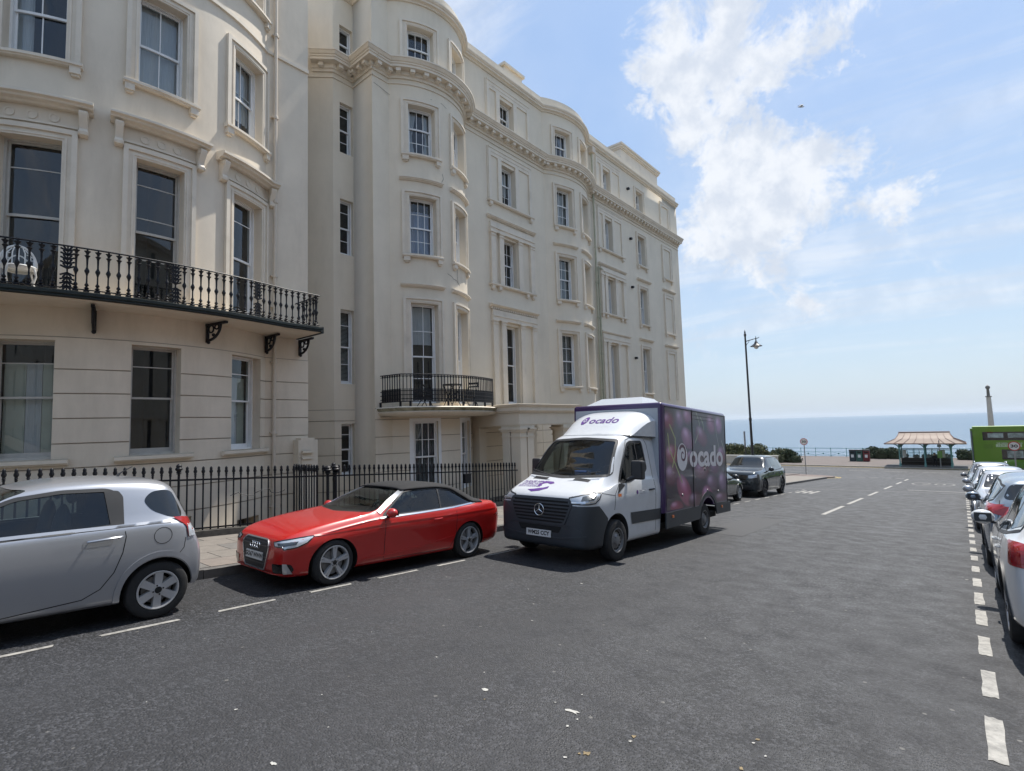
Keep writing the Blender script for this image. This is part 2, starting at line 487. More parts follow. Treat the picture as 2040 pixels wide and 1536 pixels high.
def sill(F, y0, y1, z, parent, blocks=True, h=0.10, d=0.14, bl=None):
    mb = MB()
    cprof(mb, F, y0, y1, z-h, [(0, -0.0), (d*0.75, 0), (d*0.8, 0.025), (d, 0.03), (d, h-0.015), (d-0.02, h), (0, h)], 0, True, 1)
    o = mb.build('sill', [trim_m, trim_w], parent, 18)
    if blocks:
        for a in (bl or (y0+0.03, y1-0.19)):
            b = MB()
            cbox(b, F, a, a+0.16, z-h-0.13, z-h-0.002, 0, d*0.75); cbox(b, F, a+0.02, a+0.14, z-h-0.17, z-h-0.13, 0, d*0.5)
            b.build('sill_bracket', [trim_m], o, 30)
    return o
def hood(F, y0, y1, z, parent, d=0.22, h=0.15, name='hood_mould', dentils=False):
    mb = MB()
    cprof(mb, F, y0, y1, z-h, [(0, 0), (d*0.35, 0.0), (d*0.45, h*0.22), (d*0.75, h*0.30), (d*0.8, h*0.52), (d, h*0.62), (d, h*0.92), (d-0.02, h), (0, h+0.03)], 0, True, 1)
    if dentils:
        y = y0+0.06
        while y < y1-0.08:
            cbox(mb, F, y, y+0.06, z-h-0.07, z-h+0.01, 0, d*0.5); y += 0.115
    return mb.build(name, [trim_m, trim_w], parent, 18)

def window(F, y0, y1, z0, z1, parent, cols=3, top=2, bot=2, depth=0.2, wood=None, inside=None, split=0.5, open_=0.0,
           toprows=None, botrows=None, name='window', drop=1.0, frame=0.036, room=True, railh=0.05):
    """a sash window set back in its opening: box frame, two sashes with glazing bars, panes, what hangs inside"""
    wood = wood or white_wood
    mb = MB(); d = -depth
    f = frame
    cbox(mb, F, y0, y0+f, z0, z1, d-0.12, d+0.03); cbox(mb, F, y1-f, y1, z0, z1, d-0.12, d+0.03)
    cbox(mb, F, y0+f, y1-f, z1-f, z1, d-0.12, d+0.03, ends=False)
    cbox(mb, F, y0+f, y1-f, z0, z0+0.045, d-0.12, d+0.05, ends=False)
    o = mb.build(name, [wood], parent)
    a, b = y0+f, y1-f; c, e = z0+0.045, z1-f
    zm = c + (e-c)*split
    for k, (za, zb, rows, dd, bots) in enumerate(((zm-0.02, e, toprows or top, d-0.035, 0.03), (c+open_, zm+0.02+open_, botrows or bot, d-0.075, 0.075))):
        s = MB(); st = 0.030
        cbox(s, F, a, a+st, za, zb, dd-0.03, dd); cbox(s, F, b-st, b, za, zb, dd-0.03, dd)
        cbox(s, F, a+st, b-st, zb-st, zb, dd-0.03, dd, ends=False)
        cbox(s, F, a+st, b-st, za, za+(bots if k else railh), dd-0.03, dd, ends=False)
        ia, ib = a+st, b-st; ic, ie = za+(bots if k else railh), zb-st
        bw = 0.020
        for i in range(1, cols):
            y = ia + (ib-ia)*i/cols; cbox(s, F, y-bw/2, y+bw/2, ic, ie, dd-0.025, dd-0.004)
        fr = [i/rows for i in range(1, rows)] if isinstance(rows, int) else rows
        for t in fr:
            z = ic + (ie-ic)*t; cbox(s, F, ia, ib, z-bw/2, z+bw/2, dd-0.022, dd-0.006, ends=False)
        so = s.build('sash', [wood], o)
        g = MB(); L = F.line(ia, ib, dd-0.016)
        for j in range(len(L)-1): g.quad(up(L[j], ic), up(L[j+1], ic), up(L[j+1], ie), up(L[j], ie))
        g.build('pane', [pane_m], o, 30)
    if inside:
        ins = inside if isinstance(inside, list) else [inside]
        for kind, ya, yb, za, zb, mm in ins:
            q = MB(); A, B = y0+(y1-y0)*ya, y0+(y1-y0)*yb; C, D = z0+(z1-z0)*za, z0+(z1-z0)*zb
            if kind == 'curtain':
                n = max(6, int((B-A)/0.018)); rows = [[], []]
                ph = rng.random()*6
                for i in range(n+1):
                    y = A+(B-A)*i/n; dd = d-0.19-0.018*math.sin(i*1.15+ph)-0.008*math.sin(i*2.7+ph)
                    pp = F.p(y)+F.n(y)*dd
                    rows[0].append(up(pp, C)); rows[1].append(up(pp, D))
                q.grid(rows); q.build('curtain', [mm], o, 60)
            elif kind == 'tied':      # curtain drawn back to one side
                n = 14; R_ = []
                for k in range(9):
                    t = k/8; z = C+(D-C)*t
                    wfrac = 1.0 if t > 0.95 else 0.45+0.55*abs(t-0.45)/0.5
                    row = []
                    for i in range(n+1):
                        y = A+(B-A)*wfrac*i/n if B > A else A+(B-A)*wfrac*i/n
                        pp = F.p(y)+F.n(y)*(d-0.19-0.016*math.sin(i*1.4)); row.append(up(pp, z))
                    R_.append(row)
                q.grid(R_); q.build('curtain', [mm], o, 60)
            elif kind == 'blind':
                z = C
                while z < D:
                    q2 = [F.line(A, B, d-0.17), F.line(A, B, d-0.20)]
                    for j in range(len(q2[0])-1):
                        q.quad(up(q2[0][j], z), up(q2[0][j+1], z), up(q2[1][j+1], z+0.03), up(q2[1][j], z+0.03))
                    z += 0.042
                q.build('slat_blind', [mm], o)
            else:
                cbox(q, F, A, B, C, D, d-0.2, d-0.17, back=True); q.build(kind, [mm], o)
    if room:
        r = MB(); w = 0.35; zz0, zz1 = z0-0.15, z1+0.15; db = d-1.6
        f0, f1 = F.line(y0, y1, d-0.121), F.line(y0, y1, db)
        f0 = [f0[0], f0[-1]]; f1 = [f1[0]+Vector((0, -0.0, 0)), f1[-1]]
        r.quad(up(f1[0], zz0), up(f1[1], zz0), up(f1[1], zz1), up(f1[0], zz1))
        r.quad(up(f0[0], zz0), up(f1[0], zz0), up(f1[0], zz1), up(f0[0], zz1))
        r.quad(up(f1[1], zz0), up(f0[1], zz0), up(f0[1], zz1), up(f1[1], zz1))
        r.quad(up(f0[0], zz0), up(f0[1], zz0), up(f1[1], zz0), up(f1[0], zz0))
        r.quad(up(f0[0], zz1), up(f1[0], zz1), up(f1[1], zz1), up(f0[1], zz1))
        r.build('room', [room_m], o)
    return o
def courses(F, y0, y1, z0, z1, zj, holes, parent, m, d=0.024, gap=0.022):
    """ground floor stucco scored into long courses: every course between two openings is its own raised band"""
    zz = [z0] + [z for z in zj if z0 < z < z1] + [z1]
    jl = MB()      # joint shadow painted as dark strips in the sunk joints
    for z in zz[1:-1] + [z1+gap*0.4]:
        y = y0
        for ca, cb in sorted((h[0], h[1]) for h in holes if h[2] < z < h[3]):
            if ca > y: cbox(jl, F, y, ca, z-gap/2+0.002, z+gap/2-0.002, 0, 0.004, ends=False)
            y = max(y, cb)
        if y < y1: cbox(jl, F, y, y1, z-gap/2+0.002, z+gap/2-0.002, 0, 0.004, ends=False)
    tag(jl.build('joint_shadow_line', [joint_m], parent), kind='stuff')
    for k in range(len(zz)-1):
        a, b = zz[k]+gap/2, zz[k+1]-gap/2
        if k == 0: a = z0
        if k == len(zz)-2: b = z1
        cuts = [(h[0], h[1]) for h in holes if h[2] < b-0.02 and h[3] > a+0.02]
        segs = []; y = y0
        for ca, cb in sorted(cuts):
            if ca > y: segs.append((y, ca))
            y = max(y, cb)
        if y < y1: segs.append((y, y1))
        for s0, s1 in segs:
            # part of a hole that ends inside the course
            mb = MB(); cbox(mb, F, s0, s1, a, b, 0, d)
            mb.build('stucco_course', [m], parent, 18)
        for h in holes:
            for (lo, hi) in ((a, min(b, h[2])), (max(a, h[3]), b)):
                if hi-lo > 0.03 and (h[2] < b-0.02 and h[3] > a+0.02) and h[1] > y0 and h[0] < y1:
                    mb = MB(); cbox(mb, F, max(y0, h[0]), min(y1, h[1]), lo, hi, 0, d); mb.build('stucco_course', [m], parent, 18)
CORNICE = [(0, -0.04), (0.05, -0.04), (0.05, 0.04), (0.10, 0.06), (0.10, 0.19), (0.31, 0.19), (0.31, 0.27), (0.34, 0.28), (0.34, 0.33), (0.37, 0.34), (0.42, 0.42), (0.44, 0.43), (0.44, 0.475), (0.42, 0.48), (0.0, 0.54)]
PARCORN = [(0, 0.0), (0.05, 0.0), (0.05, 0.05), (0.09, 0.08), (0.15, 0.08), (0.15, 0.15), (0.18, 0.155), (0.22, 0.21), (0.22, 0.25), (0.0, 0.29)]
def modillions(F, y0, y1, z, parent, step=0.42, w=0.16):
    base = None
    # length along the line, so that they stay evenly spaced round the bow
    ys = F.ys(y0, y1, 0.05) if F.R else [y0+(y1-y0)*i/200 for i in range(201)]
    if F.R: ys = sorted(set(ys + [y0+(y1-y0)*i/400 for i in range(401)]))
    acc = 0; nxt = 0.12; prev = F.p(ys[0])
    for y in ys[1:]:
        q = F.p(y); acc += (q-prev).length; prev = q
        if acc >= nxt:
            nxt += step
            if base is None:
                mb = MB(); mb.box(0.0, 0.20, -w/2, w/2, -0.115, -0.002); mb.box(0.02, 0.16, -w/2+0.02, w/2-0.02, -0.14, -0.115)
                base = mb.mesh('modillion', [trim_m])
            n = F.n(y)
            o = link('modillion', base, parent, up(q + n*0.07, z))
            o.rotation_euler.z = math.atan2(n.y, n.x)
# ------------------------------------------------------------------ ground, street, pavements, sea
def asphalt():
    m = bpy.data.materials.new('asphalt'); m.use_nodes = True
    n, l = m.node_tree.nodes, m.node_tree.links
    b = n['Principled BSDF']; b.inputs['Specular IOR Level'].default_value = 0.45
    tc = n.new('ShaderNodeTexCoord')
    def noise(sc, det, rough=0.6, st=None):
        t = n.new('ShaderNodeTexNoise'); t.inputs['Scale'].default_value = sc; t.inputs['Detail'].default_value = det
        t.inputs['Roughness'].default_value = rough
        v = tc.outputs['Object']
        if st:
            mp = n.new('ShaderNodeMapping'); mp.inputs['Scale'].default_value = st; l.new(v, mp.inputs[0]); v = mp.outputs[0]
        l.new(v, t.inputs['Vector']); return t.outputs['Fac']
    def rng_(v, a, b_, c=0.0, d=1.0):
        r = n.new('ShaderNodeMapRange'); r.inputs['From Min'].default_value = a; r.inputs['From Max'].default_value = b_
        r.inputs['To Min'].default_value = c; r.inputs['To Max'].default_value = d; l.new(v, r.inputs['Value']); return r.outputs[0]
    def mixc(f, A, B):
        x = n.new('ShaderNodeMix'); x.data_type = 'RGBA'
        l.new(f, x.inputs['Factor'])
        for k, v in (('A', A), ('B', B)):
            if isinstance(v, tuple): x.inputs[k].default_value = (*v, 1)
            else: l.new(v, x.inputs[k])
        return x.outputs['Result']
    vor = n.new('ShaderNodeTexVoronoi'); vor.inputs['Scale'].default_value = 58.0; l.new(tc.outputs['Object'], vor.inputs['Vector'])
    sep = n.new('ShaderNodeSeparateColor'); l.new(vor.outputs['Color'], sep.inputs[0])
    stone = rng_(sep.outputs[0], 0.45, 1.0)
    c = mixc(stone, (0.008, 0.009, 0.011), (0.078, 0.079, 0.088))
    c = mixc(rng_(noise(28.0, 4, 0.75), 0.40, 0.66, 0.0, 0.55), c, (0.020, 0.020, 0.022))
    c = mixc(rng_(noise(0.5, 6), 0.35, 0.7, 0.0, 0.25), c, (0.045, 0.046, 0.051))
    c = mixc(rng_(noise(1.0, 5, 0.6, (1.6, 0.10, 1)), 0.44, 0.68, 0.0, 0.65), c, (0.020, 0.020, 0.023))
    c = mixc(rng_(noise(0.23, 3, 0.5, (1.0, 0.5, 1)), 0.50, 0.64, 0.0, 0.25), c, (0.052, 0.053, 0.058))
    # pale worn specks
    v2 = n.new('ShaderNodeTexVoronoi'); v2.inputs['Scale'].default_value = 3.1; l.new(tc.outputs['Object'], v2.inputs['Vector'])
    c = mixc(rng_(v2.outputs['Distance'], 0.055, 0.035, 0.0, 0.5), c, (0.22, 0.21, 0.19))
    l.new(c, b.inputs['Base Color'])
    l.new(rng_(noise(3.0, 4), 0.3, 0.7, 0.55, 0.80), b.inputs['Roughness'])
    bp = n.new('ShaderNodeBump'); bp.inputs['Strength'].default_value = 0.75; bp.inputs['Distance'].default_value = 0.006
    l.new(rng_(vor.outputs['Distance'], 0.0, 0.6, 1.0, 0.0), bp.inputs['Height']); l.new(bp.outputs[0], b.inputs['Normal'])
    return m
asph = asphalt()
earth_m = mat('far_ground', (0.10, 0.095, 0.08), 0.9, var=0.2)
pave_m = mat('paving', (0.19, 0.168, 0.145), 0.85, var=0.16, vscale=5.0, bump=0.3, bscale=60.0, bdist=0.003,
             dirt=((0.13, 0.12, 0.10), 3.0, 0.5, (1, 1, 1)))
pave2_m = mat('paving_grey', (0.155, 0.143, 0.13), 0.85, var=0.18, vscale=5.0, bump=0.3, bscale=60.0, bdist=0.003)
pave3_m = mat('paving_pink', (0.195, 0.165, 0.142), 0.85, var=0.15, vscale=5.0, bump=0.3, bscale=60.0, bdist=0.003)
kerb_m = mat('granite_kerb', (0.12, 0.112, 0.105), 0.8, var=0.3, vscale=6.0, bump=0.3, bscale=40.0, bdist=0.004)
concrete = mat('promenade_surface', (0.135, 0.112, 0.10), 0.9, var=0.12, vscale=0.7, bump=0.1, bscale=30.0, dirt=((0.10, 0.09, 0.085), 0.5, 0.5, (1, 1, 1)))
paint_m = mat('worn_road_paint', (0.37, 0.355, 0.325), 0.75, var=0.12, vscale=20.0, dirt=((0.09, 0.088, 0.086), 11.0, 1.0, (1, 1, 1), 0.40), bump=0.4, bscale=75.0, bdist=0.003)
faint = mat('faint_road_paint', (0.17, 0.165, 0.155), 0.8, var=0.2, vscale=12.0)
yellow_m = mat('worn_yellow_paint', (0.50, 0.36, 0.10), 0.8, var=0.15, vscale=10.0)

YS = [-70, -40, -20] + [y*2.0 for y in range(-5, 26)] + [52 + 1.0*i for i in range(0, 17)]
def sheet(name, x0, x1, y0, y1, lift, m, parent=None, kind='structure', thick=None, dy=2.0):
    ys = [y0]
    y = y0
    while y < y1-1e-6:
        y = min(y1, y + (dy if (y < 51 or y > 68) else 1.0)); ys.append(y)
    mb = MB()
    for i in range(len(ys)-1):
        a, b = ys[i], ys[i+1]; za, zb = gz(a)+lift, gz(b)+lift
        mb.quad((x0, a, za), (x1, a, za), (x1, b, zb), (x0, b, zb))
        if thick:
            for x, f in ((x0, 1), (x1, -1)):
                mb.quad((x, b, zb), (x, b, zb-thick), (x, a, za-thick), (x, a, za)) if f > 0 else mb.quad((x, a, za), (x, a, za-thick), (x, b, zb-thick), (x, b, zb))
    if thick:
        for y, f in ((y0, 1), (y1, -1)):
            z = gz(y)+lift; mb.quad((x0, y, z-thick), (x1, y, z-thick), (x1, y, z), (x0, y, z))
    o = mb.build(name, [m], parent)
    if kind and parent is None: o['kind'] = kind
    return o
# road sheets: the hill street, and the coast road across its foot
street = sheet('street', -8.25, 2.55, -70, 60, 0.0, asph)
coast = sheet('coast_road', -400, 400, 60, 68.6, 0.0, asph)
base = MB()   # land under the town, one sheet sunk below the lightwells on the hill side
base.quad((-400, -70, -8.5), (400, -70, -8.5), (400, 60, -8.9), (-400, 60, -8.9))
tag(base.build('ground', [earth_m]), kind='structure')
corner = sheet('side_street', -400, -8.25, 48.0, 60, 0.0, asph)
corner2 = sheet('side_street', 2.55, 400, 50, 60, 0.0, asph)

LW0, LW1 = -1.0, 13.55      # lightwell along the railings
kx = -8.25
# near pavement with slabs that can be told apart, kerb stones
pv = sheet('pavement', -11.42, kx-0.15, -70, 48.0, 0.116, joint_m if False else kerb_m, thick=0.3)
stone = {}
def slab_mesh(w, l, m, h=0.012):
    k = (round(w, 3), round(l, 3), m.name)
    if k not in stone:
        mb = MB(); g = 0.006
        mb.box(-w/2+g, w/2-g, -l/2+g, l/2-g, 0, h); stone[k] = mb.mesh('paving_slab', [m])
    return stone[k]
def lay(name, x, y, w, l, m, parent, lift, kind=None):
    o = link(name, slab_mesh(w, l, m), parent, (x, y, gz(y)+lift)); o.rotation_euler.x = math.atan((gz(y+0.2)-gz(y-0.2))/0.4)
    return o
y = 1.2; n = 0
rows_x = [(-8.4-0.30, 0.6), (-8.4-0.9, 0.6), (-8.4-1.5, 0.6), (-8.4-2.1, 0.6), (-8.4-2.7, 0.6)]
while y < 13.6:
    for j, (x, w) in enumerate(rows_x):
        l_ = 0.76
        off = 0.38 if (j % 2) else 0.0
        mm = rng.choice([pave_m, pave_m, pave2_m, pave3_m, pave2_m])
        lay('paving_slab', x, y+off, 0.6, l_, mm, pv, 0.1165)
    y += 0.76
for x0, x1, y0, y1 in ((-11.4, -8.4, -30, 1.2-0.38), (-11.4, -8.4, 14.3, 48)):
    s = sheet('paving', x0, x1, y0, y1, 0.122, pave_m, pv)
kerbmesh = None
mbk = MB(); mbk.box(-0.075, 0.075, -0.446, 0.446, -0.2, 0.125)
kerbmesh = mbk.mesh('kerb_stone', [kerb_m])
y = -2.0
while y < 34:
    o = link('kerb_stone', kerbmesh, pv, (kx-0.075, y, gz(y)+rng.uniform(-0.006, 0.006))); o.rotation_euler.x = math.atan(-SL); y += 0.9
sheet('kerb', kx-0.15, kx, 34, 48, 0.125, kerb_m, pv, thick=0.3)
# far side pavement (behind the right hand cars)
pr = sheet('pavement', 2.55, 5.2, -70, 52, 0.12, pave_m, thick=0.3)
sheet('pavement', 5.2, 11.45, -70, 50, 0.10, pave_m, thick=0.3)
# corner kerbs, build-out with the speed sign
def poly_sheet(name, pts, lift, m, thick=0.2, parent=None, kind='structure'):
    mb = MB(); top = [(x, y, gz(y)+lift) for x, y in pts]
    mb.face(top)
    for i in range(len(pts)):
        a, b = top[i], top[(i+1) % len(pts)]
        mb.quad((a[0], a[1], a[2]-thick), (b[0], b[1], b[2]-thick), b, a)
    o = mb.build(name, [m], parent)
    if kind: o['kind'] = kind
    return o
arcpts = [(-8.0-2.6*math.cos(t), 50.2+3.6*math.sin(t)) for t in [i*PI/2/8 for i in range(8, -1, -1)]]
poly_sheet('pavement', [(-11.425, 54.0), (-30, 54.0), (-30, 34.0), (-11.425, 34.0)], 0.118, concrete)
isl = [(-11.42, 48.0), (-8.9, 48.6), (-8.2, 49.6), (-8.2, 51.0), (-8.6, 52.3), (-9.6, 53.4), (-11.42, 54.1)]
poly_sheet('pavement', isl, 0.075, mat('worn_brick_paving', (0.15, 0.115, 0.10), 0.9, var=0.2, vscale=3.0))

def mark(name, quads, m=paint_m, lift=0.004, parent=street):
    mb = MB()
    for q in quads:
        mb.face([(x, y, gz(y)+lift) for x, y in q])
    return mb.build(name, [m], parent)
def ragged(x0, x1, y0, y1, amp=0.02, n=6):
    r = random.Random(int(abs(y0)*977+abs(x0)*31))
    a = [(x0+(x1-x0)*i/n, y0+r.uniform(-amp, amp)) for i in range(n+1)]
    b = [(x1+r.uniform(-amp, amp)*0.5, y0+(y1-y0)*i/4) for i in range(1, 4)]
    c = [(x1-(x1-x0)*i/n, y1+r.uniform(-amp, amp)) for i in range(n+1)]
    d = [(x0+r.uniform(-amp, amp)*0.5, y1-(y1-y0)*i/4) for i in range(1, 4)]
    return a+b+c+d
# bay line by the left hand cars
left = [(-1.6, -0.9), (0.2, 1.07), (1.42, 2.10), (2.50, 3.14), (3.60, 4.20), (4.64, 5.37), (5.78, 6.39), (6.97, 8.2), (9.2, 9.9), (10.6, 11.3), (12.0, 12.7)]
y = 13.4
while y < 31: left.append((y, y+0.7)); y += 1.35
for a, b in left: mark('bay_marking', [ragged(-6.56, -6.50, a, b, 0.012, 2)])
# bay line by the right hand cars
right = [(2.1, 2.75), (3.28, 3.9), (4.42, 5.14), (5.57, 6.22), (6.70, 7.37), (7.85, 8.58), (8.93, 9.68), (10.13, 10.79), (11.39, 11.96), (12.65, 13.22), (13.84, 14.37)]
y = 15.0
while y < 47: right.append((y, y+0.62)); y += 1.2
for a, b in right: mark('bay_marking', [ragged(-0.01, 0.085, a, b, 0.014, 4)])
# centre line, give way, edge line, zone roundels
for a, b in ((18.9, 22.6), (23.7, 27.5), (29.5, 32.9), (36.0, 40.0), (43.0, 47.0), (49.5, 53.0)):
    mark('centre_marking', [[(-3.50, a), (-3.37, a), (-3.37, b), (-3.50, b)]])
mark('edge_marking', [[(-7.9, 32.2), (0.0, 34.6), (0.0, 34.75), (-7.9, 32.35)]], faint)
mark('edge_marking', [[(-2.4, 36.0), (-0.0, 36.0), (0.0, 36.2), (-2.4, 36.2)]])
x = -7.0
while x < -3.6:
    mark('give_way_marking', [[(x, 53.6), (x+0.6, 53.6), (x+0.6, 53.8), (x, 53.8)]]); x += 0.9
def ring_mark(cx, cy, rx, ry, w):
    qs = []
    for i in range(28):
        a, b = 2*PI*i/28, 2*PI*(i+1)/28
        qs.append([(cx+rx*math.cos(a), cy+ry*math.sin(a)), (cx+rx*math.cos(b), cy+ry*math.sin(b)), (cx+(rx-w)*math.cos(b), cy+(ry-w*2)*math.sin(b)), (cx+(rx-w)*math.cos(a), cy+(ry-w*2)*math.sin(a))])
    mark('roundel_marking', qs, faint)
ring_mark(-1.6, 45.0, 1.15, 2.9, 0.12)
t = place_text('roundel_lettering', '20', 3.4, (-1.6, 45.0, 0), (1, 0, 0), (0, 1, 0), faint, street, warp=lambda p: Vector((p.x*0.42-1.6*0.58, p.y, gz(p.y)+0.004)))
for x_ in (-6.35, -6.05, -5.75): mark('box_marking', [ragged(x_, x_+0.14, 28.6, 30.8, 0.03, 2)])
mark('box_marking', [ragged(-6.35, -5.61, 29.5, 29.8, 0.03, 4)])
# coast road marks
for x in range(-24, 12, 3): mark('lane_marking', [[(x, 64.0), (x+1.8, 64.0), (x+1.8, 64.14), (x, 64.14)]], parent=coast)
mark('edge_marking', [[(-60, 60.1), (-12, 60.1), (-12, 60.22), (-60, 60.22)]], parent=coast)
for d in (0, 0.25): mark('yellow_line', [[(-60, 68.1+d), (60, 68.1+d), (60, 68.2+d), (-60, 68.2+d)]], yellow_m, parent=coast)
for d in (0, 0.2):
    mb = MB(); pts = isl[1:]; off = 0.2+d
    for i in range(len(pts)-1):
        (ax, ay), (bx, by) = pts[i], pts[i+1]; L = math.hypot(bx-ax, by-ay); nx, ny = (by-ay)/L, -(bx-ax)/L
        mb.face([(px_+nx*o_, py_+ny*o_, gz(py_+ny*o_)+0.004) for px_, py_, o_ in ((ax, ay, off), (bx, by, off), (bx, by, off+0.09), (ax, ay, off+0.09))])
    mb.build('yellow_line', [yellow_m], street)
# patches, cracks and droppings on the carriageway
patch_m = mat('asphalt_patch', (0.038, 0.038, 0.041), 0.75, var=0.25, vscale=60.0, bump=0.4, bscale=80.0, bdist=0.004)
for q in ([(-4.9, 12.5), (-3.9, 12.5), (-3.9, 16.5), (-4.9, 16.5)], [(-2.2, 38.5), (-0.5, 38.8), (-0.4, 41.0), (-2.3, 40.6)]):
    mark('road_patch', [q], patch_m, 0.003)
guano = mat('dried_dropping', (0.42, 0.41, 0.38), 0.8, var=0.2, vscale=60.0)
leafy = mat('dry_leaf', (0.20, 0.15, 0.08), 0.8, var=0.3, vscale=30.0)
def splat(x, y, r, m, seed, n=11, sx=1.0):
    rr = random.Random(seed); pts = []
    for i in range(n):
        a = 2*PI*i/n; q = r*rr.uniform(0.35, 1.15); pts.append((x+q*math.cos(a)*sx, y+q*math.sin(a)))
    return pts
for x_, y_, r_, sx_, m_, sd_ in (
    (-2.95, 3.07, 0.050, 1.0, guano, 0),
    (-2.25, 3.23, 0.050, 2.2, guano, 1),
    (-3.71, 4.63, 0.020, 1.0, guano, 2),
    (-2.16, 3.16, 0.020, 1.0, guano, 3),
    (-1.96, 2.73, 0.025, 1.0, guano, 4),
    (-2.16, 3.04, 0.020, 1.0, guano, 5),
    (-3.21, 1.54, 0.030, 1.6, guano, 6),
    (-4.63, 1.29, 0.015, 1.0, guano, 7),
    (-4.04, 1.67, 0.030, 0.6, guano, 8),
    (-3.80, 2.19, 0.015, 1.0, guano, 9),
    (-3.71, 3.25, 0.020, 1.0, guano, 10),
    (-3.34, 1.97, 0.012, 1.0, guano, 11),
    (-1.15, 3.66, 0.020, 1.0, guano, 12),
    (-1.05, 3.55, 0.020, 1.0, guano, 13),
    (-1.75, 3.15, 0.020, 1.0, guano, 14),
    (-3.17, 3.30, 0.015, 1.0, guano, 15),
    (-2.09, 5.37, 0.020, 1.0, guano, 16),
    (-4.09, 5.14, 0.020, 1.0, guano, 17),
    (-4.21, 6.39, 0.030, 1.6, guano, 18),
    (-4.57, 5.64, 0.020, 1.0, guano, 19),
    (-5.87, 5.36, 0.020, 1.0, guano, 20),
    (-2.37, 4.66, 0.014, 1.0, guano, 21),
    (-2.34, 3.50, 0.015, 1.0, guano, 22),
    (-2.42, 3.26, 0.015, 1.0, guano, 23),
    (-4.69, 3.25, 0.012, 1.0, guano, 24),
    (-0.08, 10.58, 0.030, 1.5, guano, 25),
    (-0.13, 10.76, 0.020, 1.5, guano, 26),
    (-1.89, 2.85, 0.045, 1.0, leafy, 27),
    (-1.76, 3.22, 0.040, 1.0, leafy, 28),
    (-1.14, 3.72, 0.030, 1.0, leafy, 29),
    (-1.92, 2.82, 0.020, 1.0, leafy, 30),
    (-2.84, 2.95, 0.020, 1.0, leafy, 31),
    (-1.12, 3.32, 0.030, 1.0, leafy, 32)):
    mark('dried_leaf' if m_ is leafy else 'dropping_spot', [splat(x_, y_, r_*0.6, m_, sd_, sx=sx_)], m_, 0.0045)
# drain cover in the road, by the box van
# promenade beyond the coast road, its kerb, the sea
ZP = gz(70)+0.12
mb = MB(); mb.box(-400, 400, 68.6, 68.75, ZP-0.4, ZP); tag(mb.build('promenade_kerb', [mat('pale_kerb', (0.36, 0.34, 0.31), 0.8, var=0.2)]), kind='structure')
mb = MB(); mb.box(-400, 400, 68.75, 84.4, ZP-9.5, ZP-0.004); prom = tag(mb.build('promenade', [concrete]), kind='structure')
mb = MB()
for x0, x1, y0, y1 in ((-6.8, 1.6, 69.3, 73.6),):
    mb.face([(x0, y0, ZP), (x1, y0, ZP), (x1, y1, ZP), (x0+1.0, y1, ZP)])
mb.build('shelter_apron', [mat('dark_apron', (0.11, 0.105, 0.10), 0.9, var=0.2)], prom)
def sea_mat():
    m = bpy.data.materials.new('sea_water'); m.use_nodes = True
    n, l = m.node_tree.nodes, m.node_tree.links
    b = n['Principled BSDF']; b.inputs['Base Color'].default_value = (0.085, 0.17, 0.20, 1); b.inputs['Roughness'].default_value = 0.28
    b.inputs['IOR'].default_value = 1.33
    tc = n.new('ShaderNodeTexCoord')
    mp = n.new('ShaderNodeMapping'); mp.inputs['Scale'].default_value = (0.5, 1.0, 1.0); l.new(tc.outputs['Object'], mp.inputs[0])
    t = n.new('ShaderNodeTexNoise'); t.inputs['Scale'].default_value = 0.22; t.inputs['Detail'].default_value = 9; t.inputs['Roughness'].default_value = 0.7
    l.new(mp.outputs[0], t.inputs['Vector'])
    bp = n.new('ShaderNodeBump'); bp.inputs['Strength'].default_value = 1.0; bp.inputs['Distance'].default_value = 1.2
    l.new(t.outputs['Fac'], bp.inputs['Height']); l.new(bp.outputs[0], b.inputs['Normal'])
    t2 = n.new('ShaderNodeTexNoise'); t2.inputs['Scale'].default_value = 0.004; t2.inputs['Detail'].default_value = 6
    l.new(mp.outputs[0], t2.inputs['Vector'])
    x = n.new('ShaderNodeMix'); x.data_type = 'RGBA'; x.inputs['A'].default_value = (0.095, 0.165, 0.24, 1); x.inputs['B'].default_value = (0.08, 0.135, 0.195, 1)
    l.new(t2.outputs['Fac'], x.inputs['Factor']); l.new(x.outputs['Result'], b.inputs['Base Color'])
    return m
mb = MB()
ysea = [84.4, 200, 500, 1200, 3000, 8000, 20000, 45000]
for i in range(len(ysea)-1):
    mb.quad((-45000, ysea[i], -15), (45000, ysea[i], -15), (45000, ysea[i+1], -15), (-45000, ysea[i+1], -15))
tag(mb.build('sea', [sea_mat()]), kind='structure')
# ------------------------------------------------------------------ left house with the wide bow
FL = Facade(-13.4, -16.95, 3.55, 4.4)
PW = 0.22
hl = thing('terraced_house', 'cream stucco house at the left with wide bow and long iron balcony', 'house', (-13.4, 3.5, -2.1))
hl_o = hl
def fix(root):
    # parts are modelled in world coordinates; shift them so that the thing's empty sits at its base
    inv = Matrix.Translation(-Vector(root.location))
    for ch in root.children:
        ch.matrix_parent_inverse = root.matrix_basis.inverted()
WL = [(1.12, 1.98), (3.11, 3.99), (5.12, 5.98)]
holes = []
for a, b in WL:
    holes += [(a, b, -0.38, 1.84), (a, b, 2.66, 5.72), (a, b, 7.33, 9.36), (a, b, 10.95, 12.6)]
holes += [(3.35, 4.25, -3.3, -1.72), (5.30, 5.95, -4.4, -2.0)]
mb = MB()
wall(mb, FL, -2.2, 7.32, -4.6, 13.6, holes, PW)
